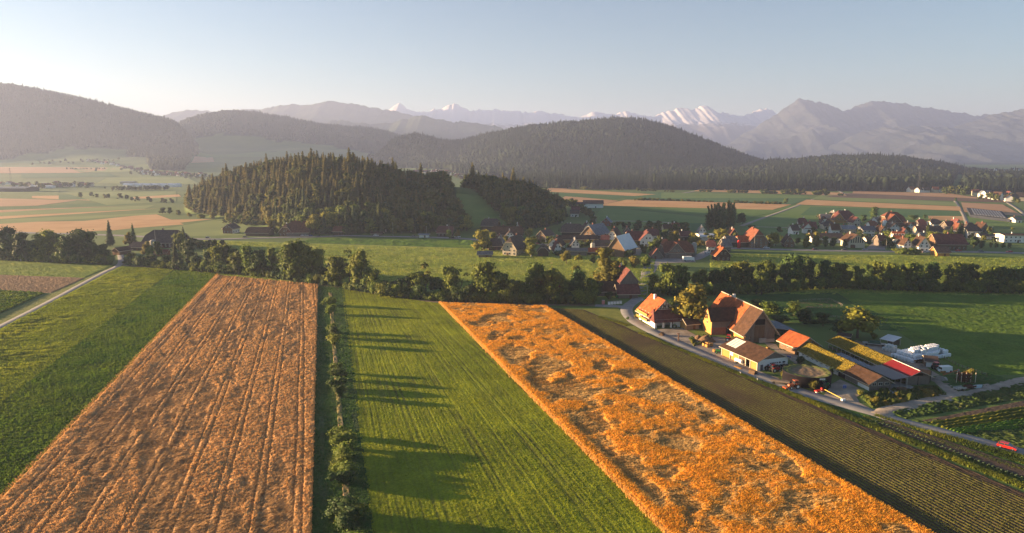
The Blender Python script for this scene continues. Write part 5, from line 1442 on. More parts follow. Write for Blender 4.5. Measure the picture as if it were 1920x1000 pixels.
# ---- far villages: small houses with walls and roof
def far_houses(pts, where, group, wr=(9, 15), hs=1.0):
    for i, (x, y, wl, rf) in enumerate(pts):
        r = random.Random(int(x * 7 + y))
        P = G(x, y); L_ = r.uniform(*wr); W_ = r.uniform(8, 11); eh = r.uniform(3.8, 5.6) * hs; rh = eh + r.uniform(3, 4.5) * hs
        e = empty('house', P, R(r.uniform(-25, 25)) + (math.pi / 2 if r.random() < .4 else 0),
                  'small %s house with %s roof, %s in the %s' % (wl, {'slate': 'slate grey', 'dark': 'dark', 'red': 'red', 'brown': 'brown', 'white': 'pale', 'orange': 'orange', 'maroon': 'maroon'}.get(rf, rf), ordn(i) + ' from left', where), 'house', group)
        shell(e, L_, W_, eh, rh, 0, WL[wl], RF[rf], ov=(.6, .7), edge=False)
def cluster(n, x0, x1, ys, seed, rfs=('brown', 'red', 'dark', 'maroon'), wls=('white', 'white', 'cream', 'timber')):
    r = random.Random(seed)
    return sorted([(x0 + (x1 - x0) * (i + r.uniform(.1, .9)) / n, pl(ys, x0 + (x1 - x0) * i / n) + r.uniform(-2.5, 2.5), r.choice(wls), r.choice(rfs)) for i in range(n)])
far_houses(cluster(34, 268, 385, [(268, 326), (320, 328), (385, 330)], 1), 'village left of the knoll', 'far houses of the village left of the knoll')
far_houses(cluster(16, 160, 275, [(160, 300), (275, 324)], 2), 'hamlets below the western hill', 'far houses below the western hill')
far_houses(cluster(16, 0, 175, [(0, 348), (60, 350), (175, 347)], 3), 'left edge village', 'far houses at the left edge')
far_houses(cluster(36, 778, 868, [(778, 326), (830, 324), (868, 334)], 4), 'village behind the pasture saddle', 'far houses behind the pasture saddle')
far_houses([(1708, 360, 'white', 'red'), (1724, 361, 'white', 'brown'), (1735, 361, 'white', 'brown'), (1753, 361, 'cream', 'orange'), (1762, 360, 'white', 'brown'), (1828, 367, 'cream', 'red')], 'row at the spruce forest', 'far houses at the spruce forest', hs=1.2)
far_houses([(1842, 370, 'white', 'slate'), (1850, 371, 'white', 'slate'), (1862, 373, 'white', 'red'), (1870, 375, 'white', 'brown'), (1880, 375, 'white', 'dark'), (1890, 378, 'white', 'brown'), (1899, 378, 'timber', 'dark'), (1912, 377, 'cream', 'dark'), (1890, 373, 'white', 'maroon')], 'right edge hamlet', 'far houses at the right edge', hs=1.4)
far_houses(cluster(16, 1835, 1925, [(1835, 321), (1925, 322)], 6), 'right horizon village', 'far houses on the right horizon', hs=1.3)
# rows of white roofs and the factory hall in the left valley
for i in range(13):
    P = G(238 + i * 8, 350.5 + (i % 2) * .3)
    e = empty('greenhouse', P, 0, '%s white roofed house from the left in the far row behind trees' % ordn(i), 'house', 'white roofed houses in a far row')
    shell(e, 11, 14, 5, 8, 0, WL['white'], RF['white'], ov=(.3, .3), edge=False)
    if i % 3 == 0:
        pass
house(-30, 360, 48, 0, 40, 7, 9.5, 'par', 0, 'timber', 'slate', 'long factory hall with blue grey roof at the left edge', cat='factory hall', name='factory_hall', win=0, chim=False)
house(62, 353, 96, 0, 16, 4, 5.5, 'par', 0, 'white', 'white', 'low white hall in the far left village', cat='hall', name='hall', win=0, chim=False)
house(225, 346, 250, 0, 20, 5, 7, 'par', 0, 'cream', 'slate', 'grey roofed hall behind the far row of white roofs', cat='hall', name='hall', win=0, chim=False)
# trees among the far villages and along field edges
SMALL_P = [crown(700 + q, 'bush', 46, .13) for q in range(3)] + [crown(710 + q, 'round', 60, .10) for q in range(3)]
def far_tree_line(pts, where, h=(6, 11), kinds=('round',), n=None, group=None, wid=1.2):
    r = np.random.RandomState(len(pts) * 7 + int(pts[0][0])); P = np.array([tuple(G(x, y)) for x, y in pts]); P[:, 2] -= .3
    pick = np.array([r.randint(0, 3) if kinds[r.randint(len(kinds))] == 'bush' else r.randint(3, 6) for _ in pts])
    H = r.uniform(h[0], h[1], len(P))
    bushy = all(k == 'bush' for k in kinds)
    o = merge_trees('hedge' if bushy else 'far_trees', P, H, H * wid, SMALL_P, pick, M_knollb)
    tag(o, ('low dark bushes ' if bushy else 'dark trees standing ') + where, 'hedge' if bushy else 'trees')
def lin(n, x0, y0, x1, y1, j=.5, s=1):
    r = random.Random(s); return sorted([(x0 + (x1 - x0) * (i + r.uniform(0, .8)) / n, y0 + (y1 - y0) * i / n + r.uniform(-j, j)) for i in range(n)])
far_tree_line(lin(20, 212, 358, 315, 357, .4), 'before the far white roofs', (9, 13))
far_tree_line(lin(22, 25, 352, 172, 352, 3), 'in the village at the left edge', (8, 14))
far_tree_line(lin(30, 245, 324, 395, 336, 5), 'in the village left of the knoll', (9, 15))
far_tree_line(lin(18, 60, 308, 230, 303, 3), 'on the slope below the western hill', (9, 14))
far_tree_line(lin(16, 125, 318, 200, 318, .3), 'in the thin row on the far slope', (5, 8))
far_tree_line(lin(14, 150, 369, 335, 384, 1.5), 'on the hedge bank in the left fields', (7, 12))
far_tree_line(lin(24, 775, 322, 870, 334, 4), 'in the village behind the pasture', (8, 14))
far_tree_line(lin(8, 730, 300, 820, 316, 4), 'on the far meadow behind the knoll', (14, 22))
far_tree_line(lin(9, 1060, 352, 1100, 356, .6), 'first clump on the plain', (7, 10), ('bush',))
for q, (x0, x1, y, n, h) in enumerate([(1100, 1130, 356, 6, (4, 6)), (1150, 1172, 357, 5, (4, 6)), (1192, 1230, 358.5, 9, (5, 8)), (1246, 1266, 360.5, 4, (4, 6)), (1313, 1334, 360, 5, (4, 6)), (1365, 1403, 362, 9, (5, 8)), (1428, 1456, 363.5, 6, (6, 12)), (1468, 1508, 365, 9, (6, 13)), (1529, 1552, 366.5, 5, (6, 13)), (1572, 1584, 367.5, 3, (5, 7))]):
    far_tree_line(lin(n, x0, y, x1, y + .5, .2, q), 'in field clump %s from the left on the plain' % ordn(q), h, ('bush', 'round'))
far_tree_line(lin(17, 1190, 376, 1262, 377, .3), 'of the left field hedge on the plain', (3.5, 6), ('bush',))
far_tree_line(lin(16, 1262, 377, 1340, 380, .3), 'of the middle field hedge on the plain', (3, 5), ('bush',))
far_tree_line(lin(18, 1380, 381, 1466, 384, .3), 'of the right field hedge on the plain', (3.5, 6), ('bush',))
far_tree_line(lin(14, 1770, 364, 1830, 366, 2), 'between the forest and the right hamlet', (12, 19))
far_tree_line(lin(10, 1838, 374, 1925, 380, 3), 'in the hamlet at the right edge', (8, 13))
far_tree_line(lin(20, 1062, 384, 1110, 412, 4), 'in the far hamlet behind the knob', (8, 12))
far_tree_line(lin(14, 1210, 436, 1290, 440, 4), 'at the lane bend of the village', (7, 12))
far_tree_line(lin(34, 890, 462, 1240, 470, 9, 5), 'scattered in the gardens of the central village', (4, 8))
far_tree_line(lin(26, 1230, 452, 1480, 458, 8, 6), 'scattered along the main road in the village', (4, 8))
far_tree_line(lin(44, 1490, 440, 1870, 445, 14, 7), 'scattered in the gardens of the right village', (4, 8))
far_tree_line(lin(12, 1150, 432, 1290, 432, 2), 'behind the brown roofs of the village', (6, 10))
far_tree_line(lin(10, 350, 464, 420, 468, 3), 'in the farm orchard', (6, 9))
far_tree_line(lin(16, 420, 418, 500, 424, 2), 'on the hedge bank at the knoll', (5, 9), ('bush', 'round'))
# ================================================================ ROADS AND YARDS
M_asph = mat('asphalt', (.22, .21, .205), (.29, .28, .27), scale=.25, detail=8)
M_grav = mat('gravel', (.17, .14, .115), (.40, .345, .28), scale=.18, detail=9, bump=.05, bscale=2)
M_dirt = mat('dirt_track', (.17, .135, .085), (.24, .19, .12), scale=.4, detail=8)
M_white = mat('white_paint', (.75, .75, .74))
def smooth_path(pts, n=8):
    P = [G(*p) for p in pts]; out = []
    for i in range(len(P) - 1):
        p0 = P[max(i - 1, 0)]; p1 = P[i]; p2 = P[i + 1]; p3 = P[min(i + 2, len(P) - 1)]
        for k in range(n):
            t = k / n
            out.append(0.5 * ((2 * p1) + (p2 - p0) * t + (2 * p0 - 5 * p1 + 4 * p2 - p3) * t * t + (3 * p1 - p0 - 3 * p2 + p3) * t ** 3))
    out.append(P[-1]); return out
def ribbon(name, pts, w, m, z=.14, label=None, kind='structure', n=8, wig=0.0):
    P = smooth_path(pts, n); V = []
    for i, p in enumerate(P):
        a = P[max(i - 1, 0)]; b = P[min(i + 1, len(P) - 1)]
        d = Vector((b.x - a.x, b.y - a.y, 0)); d.normalize(); nn = Vector((-d.y, d.x, 0))
        ww = w * (1 + wig * (float(vn(i * .7, 0, 5)) - .5))
        zz = float(T(p.x, p.y))
        V += [tuple(p + nn * (ww / 2 + .25) + Vector((0, 0, zz - p.z))), tuple(p + nn * ww / 2 + Vector((0, 0, z + zz - p.z))), tuple(p - nn * ww / 2 + Vector((0, 0, z + zz - p.z))), tuple(p - nn * (ww / 2 + .25) + Vector((0, 0, zz - p.z)))]
    o = mesh_np(name, np.array(V), grid_faces(len(P), 4), m)
    return tag(o, label, kind=kind)
ribbon('road', [(1226, 476), (1219, 490), (1211, 510), (1207, 530), (1203, 548), (1193, 562), (1178, 574), (1175, 586), (1187, 601), (1216, 618), (1258, 638), (1292, 653), (1340, 673), (1400, 697), (1445, 713), (1515, 739), (1590, 761), (1648, 778), (1690, 791), (1765, 810), (1840, 829), (1888, 842), (1980, 864)], 5.2, M_asph)
ribbon('road', [(1178, 577), (1160, 575), (1140, 574), (1116, 573)], 4.5, M_asph, .13)
ribbon('farm_track', [(1116, 573), (1050, 572), (960, 571), (860, 568), (790, 564), (700, 555), (600, 535)], 2.6, M_dirt, .09, wig=.3)
ribbon('side_lane', [(1194, 563), (1215, 563), (1238, 566)], 3.2, M_grav, .12)
ribbon('gravel_road', [(1648, 779), (1668, 769), (1700, 762), (1760, 749), (1830, 732), (1920, 714), (2010, 697)], 4.6, M_grav, .15, wig=.25)
ribbon('gravel_track', [(1795, 742), (1778, 728), (1757, 711), (1733, 694), (1700, 676), (1668, 661), (1636, 650), (1600, 640)], 4.0, M_grav, .11, wig=.4)
ribbon('farm_lane', [(222, 466), (226, 480), (227, 492), (219, 500), (196, 511), (160, 530), (110, 557), (60, 583), (0, 613), (-70, 646)], 3.4, M_asph, .13)
ribbon('footpath', [(227, 497), (262, 500), (330, 507), (400, 513)], 2.0, M_dirt, .08)
M_road2 = mat('main_road_asphalt', (.22, .205, .20), (.28, .265, .255), scale=.3)
ribbon('main_road', [(-80, 432), (60, 437), (200, 441), (330, 447), (400, 449), (480, 447), (560, 445), (700, 443), (800, 445), (870, 448), (915, 451), (985, 455), (1030, 460)], 8, M_road2, .2)
ribbon('main_road', [(1226, 474), (1262, 487), (1300, 486), (1335, 470), (1370, 466), (1450, 468), (1540, 470), (1680, 472), (1780, 472), (1920, 475), (2000, 478)], 8, M_road2, .2)
for pts, w in (([(1390, 424), (1420, 413), (1460, 399), (1500, 384), (1530, 372), (1548, 366)], 4.5), ([(1126, 416), (1180, 415), (1260, 418)], 5), ([(1400, 425), (1460, 427), (1530, 428)], 4), ([(1815, 424), (1806, 402), (1795, 384), (1790, 376)], 4),
               ([(1930, 410), (1905, 390), (1880, 376), (1862, 370)], 4), ([(1040, 352), (1180, 351), (1320, 354), (1480, 359), (1600, 363)], 6), ([(1238, 368), (1290, 361), (1322, 354)], 6), ([(1590, 368), (1580, 362), (1572, 358)], 5),
               ([(1113, 416), (1112, 406), (1100, 398)], 6), ([(1640, 428), (1680, 428), (1730, 430)], 6), ([(1652, 464), (1652, 450), (1655, 436), (1650, 428)], 7), ([(1192, 480), (1200, 466), (1203, 458)], 5)):
    ribbon('field_lane', pts, w, M_track, .25)
def flat(name, pts, m, z=.05, kind='structure'):
    mb = MB().poly([tuple(G(*p) + Vector((0, 0, z))) for p in pts], 0)
    return tag(mb.build(name, m), kind=kind)
flat('farm_yard', [(1216, 622), (1232, 633), (1290, 660), (1352, 692), (1395, 712), (1440, 716), (1462, 710), (1425, 697), (1356, 668), (1362, 655), (1395, 660), (1393, 640), (1345, 632), (1310, 632), (1280, 615), (1240, 617)][::-1], M_grav, .06)
flat('farm_yard', [(1430, 640), (1455, 646), (1462, 655), (1498, 668), (1494, 684), (1470, 668), (1440, 650)][::-1], M_grav, .06)
flat('farm_yard', [(1545, 742), (1556, 722), (1575, 712), (1598, 722), (1622, 735), (1606, 745), (1612, 756), (1640, 770), (1600, 768), (1560, 757)][::-1], M_grav, .06)
flat('concrete_apron', [(1655, 730), (1680, 716), (1704, 722), (1716, 727), (1680, 738), (1660, 742)][::-1], M_conc, .07)
flat('gravel_yard', [(1628, 644), (1660, 648), (1715, 672), (1740, 690), (1720, 692), (1680, 672), (1630, 655)][::-1], M_grav, .055)
flat('paved_yard', [(1622, 468), (1660, 469), (1656, 448), (1640, 452)][::-1], M_road2, .08)
flat('paved_yard', [(1220, 500), (1226, 512), (1240, 494), (1305, 492), (1300, 484), (1220, 484)][::-1], M_road2, .08)
field('pasture_slope', [(862, 432), (968, 421), (874, 352), (832, 338)], mat('slope_grass', (.10, .165, .035), (.15, .22, .05), scale=.05, detail=7), (14, 10), .5)
flat('garden_plot', [(1515, 578), (1582, 576), (1556, 563), (1497, 566)], M_soil, .07)
# verge and strips right of the ridged field
flat('roadside_verge', [(1092, 580), (1158, 577), (1166, 588), (1177, 604), (1206, 621), (1248, 642), (1284, 656), (1332, 678), (1392, 703), (1440, 718), (1500, 741), (1452, 731), (1345, 688), (1252, 648), (1148, 604)], M_verge, .1)
M_yel = field_mat('verge_yellow', (.12, .155, .02), (.26, .24, .025), third=(.07, .11, .02), nscale=1.3, trans=.4, vary=.4)
strip_field('verge_strip', (1440, 722), (1449, 722), (2000, 930), (2000, 951), 220, 16, h_grass(.9, 1.2, 1.2, 305, 1.0), M_yel)
strip_field('grass_strip', (1440, 722), (1484, 740), (2010, 882), (2010, 930), 220, 60, h_grass(.25, 1.5, 1.5, 311, .5), M_baulk)
field('vegetable_bed', [(1640, 797), (1960, 912), (1960, 890), (1660, 790)][::1], mat('bed_soil', (.055, .04, .03), (.09, .062, .045), scale=.6, detail=8, bump=.1), (20, 4), .28)
for pa, pb, n_, hgt in (((1124, 595), (1176, 611), 2500, .6), ((1200, 625), (1300, 666), 3500, .6), ((1300, 667), (1445, 726), 5000, .7), ((1980, 938), (1445, 725), 9000, .9), ((1985, 905), (1620, 782), 3500, .5), ((1990, 892), (1640, 779), 3000, .6), ((1960, 872), (1740, 812), 3500, 1.1)):
    o = edge_tufts('verge_weeds', pa, pb, n_, int(pa[0]), M_yel, .5, hgt); tag(o, 'sunlit yellow green weeds on the verge from %s' % {1124: 'the road bend', 1200: 'the upper road', 1300: 'the farm yard side', 1980: 'the picture corner up to the tank', 1985: 'beside the dark soil bed', 1990: 'the upper edge of the soil bed', 1960: 'the red car down the road'}[pa[0]], 'weeds', kind='stuff')
wv = random.Random(3)
cab = []
A_, B_ = G(1636, 790), G(1970, 920)
nc = int((B_ - A_).length / 1.0)
M_cab = mat('cabbage_leaf', (.035, .06, .03), (.07, .105, .05), scale=5, rnd=.2)
mbc = MB()
mbc.lathe((0, 0, -.05), [(.10, 0), (.27, .10), (.24, .24), (.1, .3)], 7)
mec = mbc.mesh('cabbage', M_cab)
for rr_ in range(2):
    for i in range(nc):
        t = i / nc; p = A_.lerp(B_, t); d = (B_ - A_).normalized(); nn = Vector((-d.y, d.x, 0))
        q = p + nn * (.55 * rr_ + wv.uniform(-.06, .06)) + Vector((0, 0, .3))
        cab.append((q, wv.uniform(.5, 1.15)))
for i, (q, s) in enumerate(cab[:290]):
    o = inst('cabbage', mec, None, q, wv.random() * 6, (s, s, s)); tag(o, 'pale green cabbage in the double row beside the dark soil', 'cabbage', 'cabbages in the double row by the road')
# bottom right: bank and crop strips
M_bank = field_mat('bank_grass', (.055, .10, .022), (.16, .16, .06), third=(.09, .13, .03), nscale=1.0, trans=.35, vary=.4)
strip_field('grass_bank', (1669, 774), (1990, 702), (2060, 724), (1700, 786), 40, 260, h_grass(1.1, 2.2, 2.2, 321, .8), M_bank)
strip_field('soil_strip', (1728, 789), (2060, 724), (2080, 736), (1742, 795), 16, 160, h_grass(.15, 1, 1, 325, .0), mat('strip_soil', (.06, .045, .033), (.10, .07, .05), scale=.5, detail=7))
def h_rows(per, amp, seed):
    def f(X, Y, U, V, wid):
        row = .5 + .5 * np.cos(2 * np.pi * U / per)
        return .1 + amp * row * (.5 + vn(X / .7, Y / .7, seed)), (ss(.5, .9, row),)
    return f
strip_field('green_strip', (1742, 795), (2080, 736), (2110, 758), (1775, 806), 60, 160, h_rows(2.2, .5, 331), M_yel)
strip_field('leek_strip', (1775, 806), (2110, 758), (2150, 780), (1800, 814), 60, 160, h_rows(1.6, .5, 333), M_potato)
strip_field('weedy_field', (1700, 790), (1800, 812), (2120, 900), (2040, 862), 10, 10, h_grass(.1, 2, 2, 335, .6), M_bank, z0=-.12)
strip_field('weedy_field', (1705, 789), (2150, 778), (2200, 880), (1900, 836), 110, 200, h_grass(.7, 2.2, 2.2, 337, .8), M_bank, z0=-.05)
strip_field('pasture', (1558, 543), (2000, 555), (2350, 700), (1812, 704), 260, 260, h_grass(.35, 2.5, 1.3, 341, .25), field_mat('pasture_shade', (.11, .20, .026), (.22, .25, .04), third=(.14, .23, .032), nscale=1.0, trans=.3, vary=.3), z0=-.02)
strip_field('orchard_grass', (1385, 557), (1557, 543), (1720, 625), (1440, 600), 120, 120, h_grass(.3, 2.5, 1.3, 343, .2), M_baulk, z0=-.03)
M_weed = field_mat('tall_weeds', (.08, .10, .02), (.24, .17, .03), third=(.05, .085, .018), nscale=1.2, trans=.35, vary=.5, bump=.3)
strip_field('weed_patch', (1606, 738), (1752, 722), (1776, 741), (1636, 766), 50, 90, h_grass(2.2, 2.6, 2.6, 351, 1.0), M_weed)
tag(bpy.data.objects['weed_patch'], 'tall golden weeds growing on the plot before the long sheds', 'weeds', kind='stuff')
strip_field('weed_patch', (1290, 634), (1332, 628), (1340, 640), (1300, 650), 30, 40, h_grass(1.6, 1.8, 1.8, 353, 1.0), M_weed)
strip_field('weed_patch', (1476, 712), (1558, 716), (1552, 736), (1470, 722), 20, 60, h_grass(.5, 1.3, 1.3, 355, .6), M_weed)
strip_field('weed_patch', (1745, 705), (1850, 700), (1900, 712), (1800, 738), 40, 70, h_grass(.6, 1.6, 1.6, 357, .5), M_baulk)
for k, lab in (('weed_patch.001', 'sunlit weeds in front of the manure heap'), ('weed_patch.002', 'low weeds round the slurry tank foot'), ('weed_patch.003', 'weeds and grass among the scrap machines')):
    tag(bpy.data.objects[k], lab, 'weeds', kind='stuff')

# ================================================================ THE FARM
def frame(A, B, depth, w=False):
    if w: A = Vector(A); B = Vector(B)
    else: A = G(*A); B = G(*B)
    l = (B - A).length; d = (B - A).normalized(); n = Vector((-d.y, d.x, 0))
    c = (A + B) / 2 + n * depth / 2
    return c, l, math.atan2(d.y, d.x)
def planks(root, x0, x1, y, z0, z1, m, rz=0, step=.9, name='plank', gaps=True, th=.09):
    """broad boards of a timber wall, each a part"""
    n = max(1, int((x1 - x0) / step)); w = (x1 - x0) / n; r = random.Random(int(x0 * 10 + y * 7))
    me = {}
    for i in range(n):
        k = r.randint(0, 2); h = round(z1 - z0, 2)
        if (k, h) not in me: me[(k, h)] = MB().box((0, 0, 0), (w - .06, th + .02 * k, h)).mesh(name, m)
        X = x0 + (i + .5) * w
        p = Vector((X, y, 0)); p.rotate(Matrix.Rotation(rz, 3, 'Z'))
        inst(name, me[(k, h)], root, (p.x, p.y, (z0 + z1) / 2), rz)
# --- white half timbered farmhouse
c, l, rz = frame((60.0, 278.3, 0), (74.4, 281.6, 0), 4.5, True)
fh = empty('farmhouse', c, rz, 'white farmhouse with orange lit roof, half timbered gable and garage lean-to', 'farmhouse')
cx = 4.5 / 2 + 7.5       # main block centre (y) behind the lean-to
W2 = l
# main block: ridge along local y -> build with a turned child frame
mainw = MB(); hx = 5.9; XS = -1.3; y0, y1 = 2.2, 15; eh, rh = 5.2, 11.0
mainw.poly([(-hx, y0, -.2), (hx, y0, -.2), (hx, y0, eh), (0, y0, rh - .1), (-hx, y0, eh)], 0)
mainw.poly([(hx, y1, -.2), (-hx, y1, -.2), (-hx, y1, eh), (0, y1, rh - .1), (hx, y1, eh)], 0)
mainw.poly([(-hx, y1, -.2), (-hx, y0, -.2), (-hx, y0, eh), (-hx, y1, eh)], 0); mainw.poly([(hx, y0, -.2), (hx, y1, -.2), (hx, y1, eh), (hx, y0, eh)], 0)
mainw.v = [(a + XS, b, c_) for a, b, c_ in mainw.v]
mainw.build('wall', WL['white'], fh)
mr = MB(); sl = (rh - eh) / hx
for s in (-1, 1):
    pts = [(0, y0 - .9, rh + .1), (0, y1 + .9, rh + .1), (s * (hx + 1.6), y1 + .9, eh - 1.6 * sl + .1), (s * (hx + 1.6), y0 - .9, eh - 1.6 * sl + .1)]
    mr.slab(pts, .28, 0, 1)
mr.v = [(a + XS, b, c_) for a, b, c_ in mr.v]
mr.build('roof', [RF['orange'], M_edgew], fh)
MB().box((0, 0, 0), (.9, .9, 2.2)).build('chimney', WL['white'], fh).location = (XS - .9, 10, rh - .1)
for s, yy in ((1, 9),):
    MB().box((0, 0, 0), (1.6, 1.6, 1.0)).build('dormer', RF['orange'], fh).location = (XS + 1.6, yy, rh - 1.2)
# half timber beams on the gable
bm_ = MB().box((0, 0, 0), (.28, .12, 2.6)); meb = bm_.mesh('beam', M_door)
for i, q in enumerate(np.linspace(-hx * .72, hx * .72, 8)):
    hh = (rh - 7.3) * (1 - abs(q) / hx) * .95
    if hh > .5: inst('beam', meb, fh, (q + XS, y0 - .06, 7.35 + hh / 2 - .3), 0, (1, 1, hh / 2.6))
for z in (7.3, 8.8):
    w_ = 2 * hx * (1 - (z - eh) / (rh - eh)) * .96
    MB().box((0, 0, 0), (w_, .13, .28)).build('beam', M_door, fh).location = (XS, y0 - .065, z)
for q in (-1.7, 0, 1.7): window(fh, q + XS, y0 - .1, 8.2, 0, .9, 1.1)
# balconies and windows on the lit side
for z in (1.6, 4.0):
    MB().box((0, 0, 0), (1.5, 11, .18), 0).box((-.7, 0, .5), (.1, 11, .9), 0).build('balcony', WL['gold'], fh).location = (XS - hx - .75, 9, z)
for yy in (5, 8, 11, 14):
    window(fh, XS - hx - .04, yy, 5.0 - .3, -math.pi / 2, 1.0, 1.2); window(fh, XS - hx - .04, yy, 2.8, -math.pi / 2, 1.0, 1.2)
# lean-to: white piers with open bays
for q, w_ in ((-.485, .9), (-.25, .9), (-.01, .8), (.10, 1.4), (.30, 4.6), (.475, 1.4)):
    MB().box((0, 0, 0), (w_, .4, 3.3)).build('pier', WL['white'], fh).location = (q * l, -2.1, 1.55)
MB().box((0, 0, 0), (l, .42, .7)).build('lintel', WL['white'], fh).location = (0, -2.1, 3.3)
MB().box((0, 0, 0), (.3, 4.3, 3.6)).build('side_wall', WL['white'], fh).location = (-l / 2 + .15, 0, 1.75)
MB().box((0, 0, 0), (.3, 4.3, 3.6)).build('side_wall', WL['white'], fh).location = (l / 2 - .15, 0, 1.75)
MB().box((0, 0, 0), (1.4, .1, 2.2)).build('door', M_door, fh).location = (l * .165, -1.95, 1.1)
lr = MB(); lr.slab([(-l / 2 - .9, -3.3, 2.9), (l / 2 + .9, -3.3, 2.9), (l / 2 - 1.2, 2.6, 7.2), (-l / 2 + 1.2, 2.6, 7.2)], .3, 0, 0)
lr.slab([(-l / 2 - .9, -3.28, 2.88), (-l / 2 + 1.2, 2.6, 7.18), (-l / 2 - .9, 5.0, 3.3)], .28, 0, 0)
lr.slab([(l / 2 + .9, -3.28, 2.88), (l / 2 + .9, 5.0, 3.3), (l / 2 - 1.2, 2.6, 7.18)], .28, 0, 0)
lr.build('lean_to_roof', RF['maroon'], fh)
# --- great barn
c, l, rz = frame((90.4, 256.6, 0), (102.3, 258.2, 0), 34, True)
barn = empty('barn', c, rz, 'great barn with huge orange and brown tiled roof and grey timber gable', 'barn')
hx = l / 2; y0, y1 = -17, 17; eh, rh = 4.8, 12.8
bw = MB()
bw.poly([(-hx, y0, -.2), (hx, y0, -.2), (hx, y0, eh), (0, y0, rh - .1), (-hx, y0, eh)], 0)
bw.poly([(hx, y1, -.2), (-hx, y1, -.2), (-hx, y1, eh), (0, y1, rh - .1), (hx, y1, eh)], 0)
bw.poly([(hx, y0, -.2), (hx, y1, -.2), (hx, y1, eh), (hx, y0, eh)], 0)
bw.poly([(-hx, y1, -.2), (-hx, y0, -.2), (-hx, y0, eh), (-hx, y1, eh)], 1)
bw.build('wall', [WL['greytimber'], WL['gold']], barn)  # sun-facing timber wall has its yellow light painted in by colour
planks(barn, -hx, -hx * .42, y0 - .07, .1, 5.2, WL['greytimber'], step=.9)
planks(barn, hx * .3, hx, y0 - .07, .1, 5.6, WL['greytimber'], step=.9)
planks(barn, -hx * .42, hx * .3, y0 - .08, .1, 6.6, WL['timber'], step=.8, name='door_board')
MB().box((0, 0, 0), (hx * .66, .1, 2.2)).build('hay_opening', M_open, barn).location = (-hx * .05, y0 - .08, 8.0)
MB().box((0, 0, 0), (hx * .55, .5, 1.2)).build('base_wall', M_conc, barn).location = (hx * .7, y0 - .3, .6)
MB().box((0, 0, 0), (hx * .45, .6, 1.8)).build('base_wall', M_conc, barn).location = (hx * .12, y0 - .9, .8)
sl = (rh - eh) / hx; o1, o2 = 1.6, 1.5
ysp = y0 + 9.0
for nm_, ya, yb, rf in (('roof', ysp, y1 + o2, 'orange'), ('roof', y0 - o2, ysp, 'brown')):
    mr = MB()
    for s in (-1, 1):
        pts = [(0, ya, rh + .1), (0, yb, rh + .1), (s * (hx + o1), yb, eh - o1 * sl + .1), (s * (hx + o1), ya, eh - o1 * sl + .1)]
        if s < 0 or True: mr.slab(pts, .3, 0 if s < 0 else 2, 1)
    mr.build(nm_, [RF[rf], M_edgew, RF['brown']], barn)
MB().box((0, 0, 0), (.35, 37.0, .25)).build('ridge_cap', M_edgew, barn).location = (0, 0, rh + .18)
MB().box((0, 0, 0), (1, 1, 2.2)).build('chimney', WL['white'], barn).location = (1.2, 9, rh - .2)
for yy in (-15.5, -13, -10, -7.5): window(barn, -hx - .04, yy, 2.2, -math.pi / 2, .9, 1.0)
MB().box((0, 0, 0), (.3, 5, 3.2)).build('gate_opening', M_open, barn).location = (-hx - .02, -1.5, 1.6)
# side wing with dark roof and brick base
wy = y0 + 14.0
wing_x = -(hx + 8.5)
wA = G(1333.5, 628); loc = Matrix.Rotation(-rz, 4, 'Z') @ (wA - Vector(c))
wx0 = loc.x; wyf = loc.y
wg = MB(); w_, dpt = 4.2, 8.4; xe = -hx + .02; weh, wrh = 6.6, 10.2
wg.poly([(wx0, wyf, 2.9), (xe, wyf, 2.9), (xe, wyf, weh), (wx0, wyf, weh)], 0)
wg.poly([(wx0, wyf + dpt, -.2), (wx0, wyf, -.2), (wx0, wyf, weh), (wx0, wyf + dpt / 2, wrh - .1), (wx0, wyf + dpt, weh)], 1)
wg.build('wing_wall', [WL['greytimber'], WL['gold']], barn)  # lit gable end of the wing is painted in the golden tone
MB().box((0, 0, 0), (6.2, .4, 3.1)).build('brick_base', WL['brick'], barn).location = (wx0 + 3.1, wyf + .1, 1.4)
wr = MB(); ws = (wrh - weh) / (dpt / 2); xr = -hx + (wrh - eh) / sl * 1.0
for s in (-1, 1):
    yy = wyf + dpt / 2 + s * (dpt / 2 + 1.0)
    pts = [(wx0 - 1.0, yy, weh - ws + .1), (-hx + (weh - ws - eh) / sl + .4, yy, weh - ws + .1), (xr, wyf + dpt / 2, wrh + .1), (wx0 - .2, wyf + dpt / 2, wrh + .1)]
    wr.slab(pts, .28, 0, 0)
wr.build('wing_roof', RF['brown'], barn)
window(barn, wx0 - .04, wyf + dpt / 2, 7.4, -math.pi / 2, 1, 1.2); window(barn, wx0 - .04, wyf + dpt / 2, 4.4, -math.pi / 2, 1, 1.2)
# open lean-to on the far side
lt = MB(); lt.slab([(hx - .1, y0 + 2, 5.0), (hx + 10.5, y0 + 2, 3.5), (hx + 10.5, y0 + 18, 3.5), (hx - .1, y0 + 18, 5.0)], .25, 0, 0); lt.build('lean_to_roof', RF['slate'], barn)
MB().box((0, 0, 0), (.3, 15, 3.3)).build('lean_to_wall', WL['dark'], barn).location = (hx + 9.8, y0 + 10, 1.6)
mp_ = MB().tube((0, 0, 0), (0, 0, 3.7), .14).mesh('post', WL['timber'])
for q in (2.5, 5, 7.5, 9.6): inst('post', mp_, barn, (hx + q, y0 + 2.3, 0))
